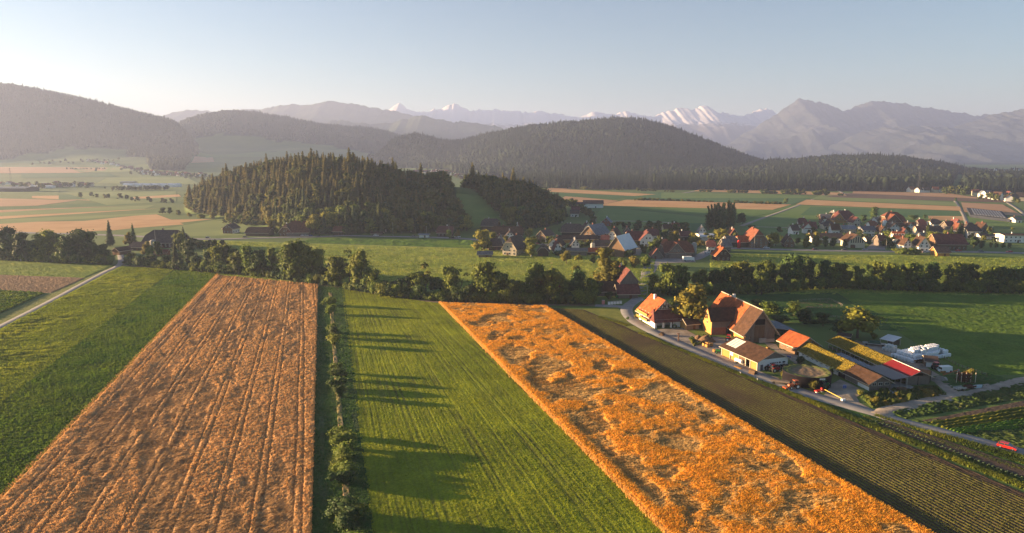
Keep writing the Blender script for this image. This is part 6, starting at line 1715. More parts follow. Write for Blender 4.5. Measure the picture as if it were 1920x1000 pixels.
# --- machine shed
c, l, rz = frame((1353, 666), (1420, 696), 12.5)
ms = empty('machine_shed', c, rz, 'machine shed with larch front, white end wall and brown tiled roof', 'shed')
hl, hw = l / 2, 6.2; eh, rh = 3.5, 6.3
gw = MB()
for s in (-1, 1):
    gw.poly([(s * hl, -hw, -.2), (s * hl, hw, -.2), (s * hl, hw, eh), (s * hl, 0, rh - .15), (s * hl, -hw, eh)][::s], 0 if s > 0 else 1)
gw.poly([(-hl, hw, -.2), (hl, hw, -.2), (hl, hw, eh), (-hl, hw, eh)], 1)
gw.build('wall', [WL['white'], WL['greytimber']], ms)
MB().poly([(hl + .03, -hw + .3, 3.75), (hl + .03, hw - .3, 3.75), (hl + .03, 0, rh - .3)]).build('gable_boards', WL['greytimber'], ms)
planks(ms, -hl + .2, -hl * .55, -hw, .1, 3.3, WL['gold'], step=.55)
planks(ms, -hl * .45, -hl * .0, -hw, .1, 3.3, WL['gold'], step=.55)
planks(ms, -hl * .0, hl * .38, -hw, .1, 3.3, WL['timber'], step=.55)
planks(ms, hl * .62, hl - .1, -hw, .1, 3.3, WL['gold'], step=.55)
MB().box((0, 0, 0), (l * .995, .1, 3.2)).build('shed_inside', M_open, ms).location = (0, -hw + 1.4, 1.6)
for q in (-.99, -.5, 0, .38, .62, .985): MB().box((0, 0, 0), (.28, .3, 3.5)).build('post', M_edgew, ms).location = (q * hl, -hw - .08, 1.7)
MB().box((0, 0, 0), (1.9, .1, 1.5)).build('notice_board', M_white, ms).location = (-hl * .42, -hw - .16, 2.3)
sl = (rh - eh) / hw
def half_roof(root, x0, x1, s, m, name='roof', o=.9, z=.1, hw=hw, eh=eh, rh=rh, yc=0):
    sl = (rh - eh) / hw
    b = MB(); b.slab([(x0, yc, rh + z), (x1, yc, rh + z), (x1, yc + s * (hw + o), eh - o * sl + z), (x0, yc + s * (hw + o), eh - o * sl + z)], .2, 0, 1)
    return b.build(name, [m, M_edgew], root)
half_roof(ms, -hl - .7, hl + .8, -1, RF['brown'])
half_roof(ms, -hl - .7, hl + .8, 1, RF['slate'], o=2.2)
mpn = MB().poly([(-.95, 0, 0), (.95, 0, 0), (.95, 4.4, 4.4 * sl), (-.95, 4.4, 4.4 * sl)]).mesh('skylight_panel', mat('fibreglass_panel', (.50, .48, .46), (.6, .58, .56), scale=1))
for i in range(4): inst('skylight_panel', mpn, ms, (-hl + 1.2 + i * 2.0 * .72, -5.1, rh + .1 - 5.1 * sl + .03), 0, (.66, 1, 1))
MB().tube((0, 0, 0), (0, 0, 1.6), .16).build('flue', M_open, ms).location = (-hl * .35, .5, rh)
mk = MB().box((0, 0, 0), (.1, .34, .4)).mesh('wall_mark', M_open)
for i, q in enumerate((-1.0, -.35, .35, 1.0, 1.7, 2.7, 3.1, 4.1, 4.5, 4.9)): inst('wall_mark', mk, ms, (hl + .05, q, 2.15), 0, (1, 1, .7 + .3 * (i % 3)))
MB().box((0, 0, 0), (.1, 1.0, 2.0)).build('door', mat('grey_door', (.12, .12, .13)), ms).location = (hl + .04, -4.6, 1.0)
MB().box((0, 0, 0), (.1, .7, 1.2)).build('door', M_door, ms).location = (hl + .04, -2.0, 1.3)
# tyres leaning on the white wall: things of their own
mt = MB()
for k in range(16):
    a0, a1 = 6.2832 * k / 16, 6.2832 * (k + 1) / 16
    for (r0, x0), (r1, x1) in (((.45, -.2), (.78, -.22)), ((.78, -.22), (.85, 0)), ((.85, 0), (.78, .22)), ((.78, .22), (.45, .2)), ((.45, .2), (.45, -.2))):
        mt.poly([(x0, r0 * math.cos(a0), r0 * math.sin(a0)), (x0, r0 * math.cos(a1), r0 * math.sin(a1)), (x1, r1 * math.cos(a1), r1 * math.sin(a1)), (x1, r1 * math.cos(a0), r1 * math.sin(a0))])
M_rub = mat('rubber', (.02, .02, .02), (.035, .033, .03), scale=5)
met = mt.mesh('tyre', M_rub, True)
Mw = Matrix.Translation(c) @ Matrix.Rotation(rz, 4, 'Z')
for i, q in enumerate((-2.9, -1.3, 0, 1.5, 2.9, 4.3, 5.4)):
    p = Mw @ Vector((hl + .5, q, .8)); o = inst('tyre', met, None, p, rz); o.rotation_euler = (0, -.15, rz); s = (1, .8, .75, .95, .85, 1, .8)[i]; o.scale = (s, s, s)
    tag(o, 'black tractor tyre leaning on the white end wall, %s from left' % ordn(i), 'tyre', 'tyres along the white shed wall')
# --- orange roofed shed
c, l, rz = frame((1461, 652.5), (1493, 666), 9.5)
os_ = empty('calf_shed', c, rz, 'small shed with orange tiled roof and three square windows', 'shed')
shell(os_, l, 9.5, 3.3, 6.4, 0, WL['timber'], RF['orange'], gm=WL['gold'], ov=(.9, .9))
for q in (-.34, 0, .3): window(os_, q * l, -4.78, 2.0, 0, .9, .9)
window(os_, l / 2 + .03, 0, 4.6, math.pi / 2, .7, .7); window(os_, l / 2 + .03, 1.6, 4.4, math.pi / 2, .6, .7)
# --- long shed one, with grass roof
c, l, rz = frame((1498, 668), (1629, 733), 7.6)
s1 = empty('cow_shed', c, rz, 'long low cow shed with grass roof and brown tiled near end', 'shed')
hl, hw, eh, rh = l / 2, 3.8, 2.5, 4.6
gw = MB()
for s in (-1, 1):
    gw.poly([(s * hl, -hw, -.2), (s * hl, hw, -.2), (s * hl, hw, eh), (s * hl, 0, rh - .15), (s * hl, -hw, eh)][::s], 0)
gw.poly([(-hl, -hw, -.2), (hl, -hw, -.2), (hl, -hw, eh), (-hl, -hw, eh)], 1); gw.poly([(hl, hw, -.2), (-hl, hw, -.2), (-hl, hw, eh), (hl, hw, eh)], 0)
gw.build('wall', [WL['greytimber'], WL['white']], s1)
for s in (-1, 1):
    half_roof(s1, -hl, hl * .36, s, RF['grass'], 'grass_roof', hw=hw, eh=eh, rh=rh)
    half_roof(s1, hl * .36 + .02, hl + .7, s, RF['brown'], 'tiled_roof', hw=hw, eh=eh, rh=rh)
planks(s1, hl * .38, hl * .72, -hw - .06, .1, 2.3, WL['greytimber'], step=.6)
planks(s1, hl * .72, hl, -hw - .06, 1.2, 2.3, WL['gold'], step=.6)
for i in range(9): window(s1, -hl + 2.5 + i * (l * .66 / 9), -hw - .05, 1.5, 0, 1.3, .6)
MB().box((0, 0, 0), (3.4, .2, 2.2)).build('gate_opening', M_open, s1).location = (hl * .30, -hw - .03, 1.1)
for q in (-2.2, 0, 2.2): window(s1, hl + .04, q, 2.0, math.pi / 2, 1.5, 1.0)
# roof over the feeding alley, solar covered at its near end
for x0, x1, rf, nm_ in ((-.55, .30, 'slate', 'alley_roof'), (.30, 1.0, 'solar', 'solar_roof')):
    MB().slab([(x0 * hl, hw + .5, 3.1), (x1 * hl, hw + .5, 3.1), (x1 * hl, hw + 4.2 + (2.2 if rf == 'solar' else -1), 3.6 if rf == 'solar' else 3.2), (x0 * hl, hw + 4.2 + (2.2 if rf == 'solar' else -1), 3.6 if rf == 'solar' else 3.2)], .15).build(nm_, RF[rf], s1)
mpst = MB().box((0, 0, 1.6), (.16, .16, 3.2)).mesh('post', M_conc)
for i in range(12): inst('post', mpst, s1, (-hl * .5 + i * l * .75 / 11, hw + 3.6 + (1.9 if i > 6 else -.8), 0))
mrl = MB().box((0, 0, 0), (1.8, .06, .06)).box((0, 0, .5), (1.8, .06, .06)).box((-.9, 0, .2), (.08, .08, 1.2)).mesh('feed_rail', M_conc)
for i in range(10): inst('feed_rail', mrl, s1, (-hl * .9 + i * 2.0, hw + 2.2, .8))
# --- long shed two
c, l, rz = frame((1552, 653), (1699, 723), 8)
s2 = empty('cow_shed', c, rz, 'long open cow shed with grass roof and crimson sheet near end', 'shed')
hl, hw, eh, rh = l / 2, 4.0, 2.9, 4.6
MB().box((0, 0, 0), (l, .2, 3.0)).build('back_wall', WL['greytimber'], s2).location = (0, hw - .1, 1.4)
MB().box((0, 0, 0), (l, .15, 2.6)).build('shed_inside', M_open, s2).location = (0, 0, 1.3)
MB().box((0, 0, 0), (.2, hw * 1.9, 2.9)).build('end_wall', WL['greytimber'], s2).location = (hl - .2, 0, 1.45)
for i in range(17): inst('post', mpst, s2, (-hl + .3 + i * (l - .6) / 16, -hw + .1, -.2))
MB().box((0, 0, 0), (l, .1, .5)).build('feed_barrier', WL['greytimber'], s2).location = (0, -hw + .3, .7)
for s in (-1, 1):
    half_roof(s2, -hl - .4, hl * .42, s, RF['grass'], 'grass_roof', hw=hw, eh=eh, rh=rh)
    half_roof(s2, hl * .42 + .02, hl + .8, s, RF['crimson'], 'sheet_roof', hw=hw, eh=eh, rh=rh)
MB().box((0, 0, 0), (hl * .6, .3, .1)).build('ridge_strip', M_white, s2).location = (hl * .72, 0, rh + .2)
# tufts on the grass roofs
M_sedum = mat('sedum_tufts', (.20, .17, .03), (.42, .30, .04), scale=1.2, trans=.3)
def roof_tufts(root, x0, x1, hw, eh, rh, n, seed):
    r = np.random.RandomState(seed); x = r.uniform(x0, x1, n); y = r.uniform(-hw - .7, hw + .7, n); z = rh + .1 - np.abs(y) * (rh - eh) / hw
    a = r.rand(n) * 3.14; w = r.uniform(.08, .2, n); h = r.uniform(.1, .35, n)
    V = np.stack([np.stack([x - np.cos(a) * w, y - np.sin(a) * w, z], -1), np.stack([x + np.cos(a) * w, y + np.sin(a) * w, z], -1), np.stack([x + r.normal(0, .1, n), y + r.normal(0, .1, n), z + h], -1)], 1)
    o = mesh_np('sedum', V.reshape(-1, 3), np.arange(3 * n).reshape(-1, 3), M_sedum, parent=root); o['kind'] = 'stuff'
roof_tufts(s1, -hl * .95, hl * .33, 3.8, 2.5, 4.6, 6000, 1)
roof_tufts(s2, -hl, hl * .41, 4.0, 2.9, 4.6, 7000, 2)
# --- slurry tank
tp = G(1514, 717); tp.y += 1.0
tk = empty('slurry_tank', tp, 0, 'round black walled slurry tank overgrown with weeds', 'tank')
TR = 7.3
tb = MB(); tb.lathe((0, 0, -.2), [(TR, 0), (TR, 3.6), (TR + .12, 3.62), (TR + .12, 3.75), (TR - .15, 3.75), (TR - .2, 2.9)], 40)
tb.build('tank_wall', mat('tank_wall_paint', (.010, .009, .013), (.022, .018, .024), scale=.6, detail=6, rough=.6), tk, True)
def disc_relief(root):
    n, mrad = 60, 22; a = np.linspace(0, 2 * np.pi, n, endpoint=False); rr = np.linspace(.02, 1, mrad) * (TR - .2)
    A2, R2 = np.meshgrid(a, rr, indexing='ij'); x = R2 * np.cos(A2); y = R2 * np.sin(A2)
    edge = ss(.55, .95, R2 / TR + .3 * (fbm(x / 2, y / 2, 401, 3) - .5))
    z = 3.0 + .25 * fbm(x / 1.2, y / 1.2, 402, 3) + edge * (.5 * vn(x / .5, y / .5, 403) + .1)
    V = np.stack([x, y, z], -1).transpose(1, 0, 2).reshape(-1, 3)
    F = []
    for i in range(mrad - 1):
        for j in range(n):
            k = (j + 1) % n; F.append((i * n + j, i * n + k, (i + 1) * n + k, (i + 1) * n + j))
    o = mesh_np('weed_crust', V, np.array(F), mat('crust', (.13, .10, .065), (.24, .17, .11), scale=.6, detail=7, attr='edge', acol=(.10, .13, .03)), attrs={'edge': edge.T.reshape(-1)}, parent=root)
disc_relief(tk)
MB().box((0, 0, 0), (1.7, .06, .5)).box((-.35, -.04, .06), (.6, .02, .12), 1).box((.35, -.04, -.06), (.5, .02, .12), 1).build('name_sign', [M_white, mat('sign_grey', (.3, .3, .33))], tk).location = (1.8, -TR + .1, 3.1)
# --- small shed left of the barn, dark hut under the walnut, tin hut, junk hut
c, l, rz = frame((1287, 619), (1311, 617), 5)
g_ = empty('shed', c, rz, 'little brown garden shed between farmhouse and barn wing', 'shed'); shell(g_, l, 5, 2.6, 4.2, 0, WL['greytimber'], RF['dark'], gm=WL['gold'], ov=(.5, .6)); MB().box((0, 0, 0), (1, .1, 1.9)).build('door', M_door, g_).location = (l * .1, -2.56, .95)
MB().tube((0, 0, 0), (0, 0, 1.2), .2).build('chimney', WL['brick'], g_).location = (l * .1, .4, 4.0)
c, l, rz = frame((1571, 640), (1593, 643), 4)
g_ = empty('hut', c, rz, 'black hut with white plinth under the walnut tree', 'hut'); shell(g_, l, 4, 2.4, 3.2, 0, WL['dark'], RF['dark'], ov=(.4, .4)); MB().box((0, 0, 0), (l, .3, .5)).build('plinth', M_white, g_).location = (0, -2.2, .3)
c, l, rz = frame((1648, 646), (1674, 652), 6)
g_ = empty('hut', c, rz, 'open hut with shiny tin roof beside the bale yard', 'hut'); MB().slab([(-l / 2, -3, 2.3), (l / 2, -3, 2.3), (l / 2, 3, 3.2), (-l / 2, 3, 3.2)], .12).build('roof', RF['white'], g_)
for x_ in (-1, 1):
    for y_ in (-1, 1): inst('post', mpst, g_, (x_ * l * .45, y_ * 2.7, -.7))
MB().box((0, 0, 0), (l * .8, .15, 2)).build('back_wall', WL['greytimber'], g_).location = (0, 2.5, 1)
c, l, rz = frame((1735, 688), (1757, 690), 5)
g_ = empty('hut', c, rz, 'brown hut with white doors beside the scrap machines', 'hut'); shell(g_, l, 5, 2.2, 3.4, 0, WL['timber'], RF['dark'], ov=(.5, .5)); MB().box((0, 0, 0), (.9, .1, 1.7)).build('door', M_white, g_).location = (-l * .33, -2.56, .9); MB().box((0, 0, 0), (.9, .1, 1.7)).build('door', M_white, g_).location = (-l * .08, -2.56, .9)
c, l, rz = frame((1706, 712), (1744, 718), 5.5)
g_ = empty('silage_clamp', c, rz, 'dark green walled clamp with rust brown cover', 'clamp')
MB().box((0, 0, 1.1), (l, 5.5, 2.6)).build('net_wall', mat('green_net', (.012, .035, .022), (.02, .05, .03), scale=2), g_); MB().box((0, 0, 2.5), (l * .97, 5.2, .4), taper=.9).build('cover', mat('rust_cover', (.16, .07, .03), (.26, .12, .05), scale=.8), g_)
c, l, rz = frame((1618, 648), (1662, 652), 3)
g_ = empty('hay_wagon', c, rz, 'long flat wagon with green tarpaulin beside the bale yard', 'wagon'); MB().box((0, 0, .9), (l, 2.4, .25)).build('bed', M_conc, g_); MB().box((0, 0, 1.4), (l * .55, 2.2, .8), taper=.8).build('tarpaulin', mat('green_tarp', (.03, .09, .06)), g_)
mwh = MB().tube((0, -.15, 0), (0, .15, 0), .42, n=14).mesh('wheel', M_rub)
for x_ in (-.35, .35):
    for y_ in (-1.1, 1.1): inst('wheel', mwh, g_, (x_ * l, y_, .42))
# --- wrapped bales, one thing each
mb_ = MB(); mb_.lathe((0, 0, 0), [(.42, 0), (.57, .10), (.60, .6), (.57, 1.08), (.42, 1.18)], 14)
M_wrap = mat('bale_wrap', (.70, .72, .75), (.80, .81, .83), scale=2, rough=.35, spec=.5, bump=.03)
M_wrapg = mat('bale_wrap_old', (.48, .50, .48), (.60, .62, .60), scale=2, rough=.4)
mbale = mb_.mesh('silage_bale', M_wrap, False); mbaleg = mb_.mesh('silage_bale', M_wrapg, False)
O = G(1669, 669); E = G(1716, 683) - O; ex = E.normalized(); ey = Vector((-ex.y, ex.x, 0)); r = random.Random(12)
nb = 0
NX, NY = 9, 8
Q1 = G(1738, 664)
lx = E.length; ly = (Q1 - G(1716, 683)).length
NX = int(lx / 1.28); NY = int(ly / 1.28)
for k in range(3):
    for i in range(NX - k):
        for j in range(NY + 3 - k):
            fall = (k == 1 and (j < 1 or r.random() < .12)) or (k == 2 and (i < 1 or j < 2 or r.random() < .35)) or (k == 0 and j > NY and i < 2)
            if fall or (0 < i < NX - k - 1 and 1 < j < NY + 2 - k and k == 0): continue
            p = O + ex * ((i + .5 + k * .5) * 1.28 + (j % 2) * .1) + ey * ((j + .3 + k * .5) * 1.28) + Vector((r.uniform(-.06, .06), r.uniform(-.06, .06), .08 + k * 1.2))
            if nb >= 150: break
            o = inst('silage_bale', mbale, None, p, r.random() * 6)
            tag(o, 'white wrapped round bale, %s up, in the big stack' % ('bottom layer', 'second layer', 'top layer')[k], 'bale', 'white bales of the big stack, ' + ('bottom layer', 'second layer', 'top layer')[k]); nb += 1
O2 = G(1657, 657)
for k in range(2):
    for i in range(4 - k):
        for j in range(3 - k):
            p = O2 + ex * (i * 1.28 + k * .6) + ey * (j * 1.28 + k * .6) + Vector((0, 0, .08 + 1.2 * k))
            o = inst('silage_bale', mbaleg, None, p, r.random() * 6); tag(o, 'greyish wrapped bale in the small stack, %s layer' % ('lower', 'upper')[k], 'bale', 'grey bales of the small stack, %s layer' % ('lower', 'upper')[k])
# ================================================================ VEHICLES
PAINT = {}
def paint(n, c):
    if n not in PAINT: PAINT[n] = mat('paint_' + n, c, tuple(x * .9 for x in c), scale=2, rough=.3, spec=.5)
    return PAINT[n]
M_light = mat('lamp_glass', (.8, .78, .7), rough=.2)
M_tail = mat('tail_glass', (.5, .02, .02), rough=.2)
M_rim = mat('wheel_rim', (.45, .45, .46), metal=.6, rough=.4)
car_cache = {}
def car(px, py, rz, col, label, kind='hatch', group=None, z=.18, name='parked_car', cat='car'):
    P = G(px, py); P.z += z
    e = empty(name, P, rz, label, cat, group)
    key = (col, kind)
    if key not in car_cache:
        L_ = {'hatch': 4.0, 'van': 5.2, 'wagon': 4.6}[kind]; h1 = .95 if kind != 'van' else 1.25; h2 = 1.48 if kind != 'van' else 2.1
        b = MB(); prof = [(-L_ / 2, .35), (-L_ / 2, h1 - .1), (-L_ / 2 + .1, h1), (L_ / 2 - 1.1, h1), (L_ / 2 - .1, h1 - .22), (L_ / 2, .6), (L_ / 2, .32)]
        w = .86
        for i in range(len(prof)):
            a, c_ = prof[i], prof[(i + 1) % len(prof)]
            b.poly([(a[0], -w, a[1]), (c_[0], -w, c_[1]), (c_[0], w, c_[1]), (a[0], w, a[1])])
        b.poly([(x, w, z_) for x, z_ in prof]); b.poly([(x, -w, z_) for x, z_ in prof[::-1]])
        body = b.mesh('body', paint(col, CARS[col]))
        x0, x1, x2, x3 = -L_ / 2 + .08, -L_ / 2 + .55, L_ / 2 - 1.75, L_ / 2 - 1.0
        if kind == 'van': x1, x2, x3 = -L_ / 2 + .2, L_ / 2 - 1.4, L_ / 2 - .6
        g_ = MB(); wt = .68
        lo = [(x0, -.82), (x3, -.82), (x3, .82), (x0, .82)]; up = [(x1, -wt), (x2, -wt), (x2, wt), (x1, wt)]
        for i in range(4):
            j = (i + 1) % 4
            g_.poly([(*lo[i], h1 - .02), (*lo[j], h1 - .02), (*up[j], h2 - .05), (*up[i], h2 - .05)])
        glass = g_.mesh('window_band', M_glass)
        r_ = MB().slab([(x1 - .03, -wt - .03, h2), (x2 + .03, -wt - .03, h2), (x2 + .03, wt + .03, h2), (x1 - .03, wt + .03, h2)], .07)
        for s in (-1, 1):
            r_.box(((x1 + x2) / 2 + .1, s * .75, (h1 + h2) / 2), (.09, .05, h2 - h1))
        roof = r_.mesh('roof', paint(col, CARS[col]))
        wh = MB().tube((0, -.1, 0), (0, .1, 0), .32, n=14, m=0).tube((0, -.112, 0), (0, .112, 0), .19, n=10, m=1).mesh('wheel', [M_rub, M_rim])
        hl_ = MB().box((0, 0, 0), (.12, .32, .16)).mesh('headlight', M_light); tl = MB().box((0, 0, 0), (.08, .22, .3)).mesh('taillight', M_tail)
        car_cache[key] = (L_, body, glass, roof, wh, hl_, tl)
    L_, body, glass, roof, wh, hl_, tl = car_cache[key]
    inst('body', body, e); inst('window_band', glass, e); inst('roof', roof, e)
    for sx in (-1, 1):
        for sy in (-1, 1): inst('wheel', wh, e, (sx * (L_ / 2 - .75), sy * .78, .32))
    for sy in (-1, 1): inst('headlight', hl_, e, (L_ / 2 - .03, sy * .6, .62)); inst('taillight', tl, e, (-L_ / 2 - .01, sy * .7, .75))
    return e
CARS = {'red': (.46, .02, .015), 'white': (.7, .7, .7), 'black': (.02, .02, .025), 'grey': (.2, .2, .21), 'silver': (.42, .43, .45), 'blue': (.05, .12, .35)}
dA, dB = G(1870, 836), G(1905, 845)
car(1888, 842.5, math.atan2(dB.y - dA.y, dB.x - dA.x), 'red', 'bright red small car driving on the lane at the picture edge', name='red_car')
for x, y, rz, col, kind, lab in (
    (390, 447.5, 0, 'grey', 'hatch', 'dark grey car on the main road near the chalet'), (460, 446.5, 0, 'black', 'hatch', 'dark car on the main road before the brown barn'), (598, 444.5, .05, 'black', 'hatch', 'black car passing the roadside farm'),
    (705, 443, 0, 'white', 'wagon', 'white car on the main road by the knoll foot'), (776, 445, 0, 'grey', 'hatch', 'grey car on the main road left of the bus shelter'), (849, 447.5, 0, 'black', 'hatch', 'black car on the main road before the maroon roof'),
    (858, 446, 0, 'white', 'van', 'white van on the road at the village entrance'), (1437, 466.5, 0, 'white', 'wagon', 'white estate car on the main road before the golden tree'),
    (1529, 469.5, 0, 'black', 'hatch', 'black car on the main road below the white terrace'), (1583, 470, 3.14, 'black', 'hatch', 'black car on the main road before the cream hall'),
    (1622, 470.5, 0, 'silver', 'hatch', 'silver car on the main road at the paved yard'), (1797, 472, 0, 'red', 'hatch', 'red car on the main road below the maroon farmhouse'),
    (1839, 473, 0, 'grey', 'hatch', 'grey car on the main road right of the red one'), (1892, 474, 3.14, 'red', 'hatch', 'dark red car on the main road at the right edge'),
    (1065, 421.5, .2, 'white', 'hatch', 'white car parked on the green behind the village'), (975, 432, .1, 'white', 'van', 'white van behind the long brown roofed house'),
    (1205, 461, .3, 'white', 'hatch', 'white car before the white gabled farmhouse'), (1010, 458, .2, 'red', 'hatch', 'red car by the house with skylights'),
    (568, 443, .2, 'white', 'hatch', 'white car parked at the roadside farm'), (574, 443.6, .3, 'silver', 'hatch', 'silver car parked at the roadside farm'), (583, 443.5, 1.2, 'blue', 'hatch', 'blue car parked right of the roadside farm'), (935, 448, .1, 'silver', 'hatch', 'silver car on the road before the long house'),
    (1325, 476, .1, 'white', 'hatch', 'white car parked by the village yard'), (1714, 473, .3, 'grey', 'hatch', 'grey car under the white gabled cottage'), (1733, 475, .1, 'silver', 'hatch', 'silver car parked by the orange lit barn')):
    car(x, y, rz, col, lab, kind)
# white lorry in the village yard
P = G(1291, 490); e = empty('lorry', P, .05, 'white box lorry parked in the yard of the grey barn', 'lorry')
MB().box((-1, 0, 2.1), (6, 2.4, 2.5)).build('cargo_box', M_white, e); MB().box((2.9, 0, 1.5), (1.7, 2.3, 2.1), taper=.93).build('cab', M_white, e); MB().box((3.72, 0, 1.9), (.1, 1.9, .8)).build('windscreen', M_glass, e)
for x_ in (-2.6, 2.7):
    for y_ in (-1, 1): inst('wheel', mwh, e, (x_, y_, .45))
def tractor(px, py, rz, col, label, loader=False, z=.08):
    P = G(px, py); P.z += z; e = empty('tractor', P, rz, label, 'tractor')
    pm = paint(col, {'green': (.02, .12, .03), 'red': (.34, .03, .02), 'orange': (.42, .10, .025)}[col])
    MB().box((.95, 0, 1.15), (1.9, .8, .75), taper=.92).box((1.9, 0, 1.0), (.1, .6, .6)).build('bonnet', pm, e)
    MB().box((-.5, 0, .95), (1.5, .9, .5)).build('chassis', M_open, e)
    MB().box((-.55, 0, 1.95), (1.35, 1.3, 1.2), taper=.88).build('cab_glass', M_glass, e)
    MB().box((-.55, 0, 2.62), (1.4, 1.35, .14)).build('cab_roof', pm, e)
    MB().tube((1.2, .25, 1.4), (1.2, .25, 2.3), .05).build('exhaust', M_open, e)
    big = MB().tube((0, -.24, 0), (0, .24, 0), .8, n=18, m=0).tube((0, -.26, 0), (0, .26, 0), .42, n=12, m=1).mesh('rear_wheel', [M_rub, M_light if col != 'green' else pm])
    sm = MB().tube((0, -.17, 0), (0, .17, 0), .5, n=16, m=0).tube((0, -.18, 0), (0, .18, 0), .26, n=10, m=1).mesh('front_wheel', [M_rub, M_light if col != 'green' else pm])
    for s in (-1, 1):
        inst('rear_wheel', big, e, (-.75, s * .85, .8)); inst('front_wheel', sm, e, (1.45, s * .78, .5))
        MB().box((-.75, s * .85, 1.68), (1.2, .5, .1)).build('mudguard', pm, e)
        MB().box((2.0, s * .28, 1.2), (.06, .18, .14)).build('headlight', M_light, e)
        if loader: MB().tube((-.1, s * .55, 1.5), (2.6, s * .55, .9), .09).tube((2.6, s * .55, .9), (3.0, s * .55, .4), .09).build('loader_arm', pm, e)
    if loader: MB().box((3.2, 0, .45), (.6, 1.8, .5)).build('bucket', pm, e)
    return e
tractor(1352, 664, 2.6, 'green', 'green tractor parked at the left end of the machine shed')
tractor(1369, 641, -.6, 'red', 'red tractor before the lit barn wall')
tractor(1488, 729, 3.4, 'orange', 'orange loader tractor beside the slurry tank', True)
tractor(1545, 728, .5, 'green', 'green tractor right of the slurry tank bush')
tractor(1452, 698, .3, 'red', 'small red tractor before the tyres at the white wall')
tractor(1757, 694, .1, 'red', 'old red tractor beside the brown hut')
tractor(1262, 613, -1.4, 'green', 'small dark tractor in the lean-to of the white farmhouse')
# red mower, flat wagon, drawbar, timber crates, water tank trailer
P = G(1536, 736); e = empty('mower', P, .4, 'red hay mower with white drums beside the green tractor', 'mower')
MB().box((0, 0, .6), (3, 1.1, .4)).box((1.2, .2, 1.0), (.5, .5, .6)).build('frame', paint('red', CARS['red']), e)
for x_ in (-1, 1): MB().lathe((x_, 0, .1), [(.4, 0), (.45, .2), (.2, .5)], 12).build('drum', M_white, e)
P = G(1463, 720); e = empty('wagon', P, -.45, 'flat grey wagon standing at the road left of the tank', 'wagon')
MB().box((0, 0, .95), (5.6, 2.2, .22)).box((0, -1.1, 1.15), (5.6, .06, .3)).build('bed', WL['greytimber'], e); MB().tube((2.8, 0, .7), (4.4, 0, .4), .07).build('drawbar', M_conc, e)
for x_ in (-1.9, 1.9):
    for y_ in (-.95, .95): inst('wheel', mwh, e, (x_, y_, .45))
A1, B1 = G(1546, 736), G(1581, 752)
P = (A1 + B1) / 2; e = empty('boom', P, math.atan2(B1.y - A1.y, B1.x - A1.x), 'long yellow pole of a machine ending in a white foot', 'pole')
Lb = (B1 - A1).length; MB().tube((-Lb / 2, 0, .9), (Lb / 2, 0, .5), .1).build('pole', mat('yellow_paint', (.6, .42, .1)), e); MB().box((Lb / 2, 0, .35), (.7, 1.2, .6)).build('foot', M_white, e)
e = empty('tank_trailer', G(1385, 682), -1.15, 'white barrel trailer parked before the machine shed', 'trailer')
MB().tube((-1.6, 0, 1.15), (1.6, 0, 1.15), .62, n=16).build('barrel', M_white, e); MB().box((.4, 0, .5), (4.4, 1.0, .15)).build('chassis', M_conc, e)
for y_ in (-.85, .85): inst('wheel', mwh, e, (-.3, y_, .42))
r = random.Random(4)
for i, (x, y) in enumerate(((1321, 649), (1327, 647), (1333, 649), (1326, 651))):
    P = G(x, y); P.z += .06
    e = empty('crate', P, r.random(), '%s open wooden crate of firewood in the yard, counted from left' % ordn(i), 'crate', 'wooden crates in the farm yard')
    cb = MB()
    for s in (-1, 1): cb.box((0, s * .6, .55), (1.3, .06, 1.0)).box((s * .62, 0, .55), (.06, 1.2, 1.0))
    cb.box((0, 0, .08), (1.3, 1.2, .1)); cb.build('box', WL['gold'], e)
    fw = MB()
    for k in range(9): fw.tube((r.uniform(-.4, .1), r.uniform(-.4, .4), .5 + k * .07), (r.uniform(.1, .5), r.uniform(-.4, .4), .6 + k * .08), .09, n=6)
    fw.build('firewood', WL['timber'], e)
# manure heap and boulders
def mound(name, px, py, rx, ry, h, m, label, cat, seed):
    P = G(px, py); n = 24; g1 = np.linspace(-1, 1, n); X, Y = np.meshgrid(g1, g1)
    d = np.sqrt(X ** 2 + Y ** 2); z = h * np.clip(1 - d ** 1.6, -.15, 1) * (.7 + .6 * fbm(X * 2.5, Y * 2.5, seed, 3))
    o = mesh_np(name, np.stack([X * rx, Y * ry, z], -1).reshape(-1, 3), grid_faces(n, n), m, smooth=True); o.location = P
    return tag(o, label, cat)
M_dung = mat('manure', (.10, .06, .035), (.19, .12, .07), scale=1.2, detail=8, bump=.15)
mound('manure_heap', 1325, 640, 3.6, 3.0, 2.4, M_dung, 'brown manure heap behind the sunlit weeds', 'heap', 501)
mound('manure_heap', 1309, 637, 2.0, 1.8, 1.9, M_dung, 'smaller reddish heap left of the manure heap', 'heap', 502)
mound('earth_heap', 1762, 712, 2.6, 1.8, 1.3, mat('grey_heap', (.16, .15, .13), (.24, .22, .19), scale=1), 'grey gravel heap beside the track bend', 'heap', 503)
mound('boulder', 1772, 713, .9, .8, 1.2, M_conc, 'pale boulder right of the gravel heap', 'boulder', 504)
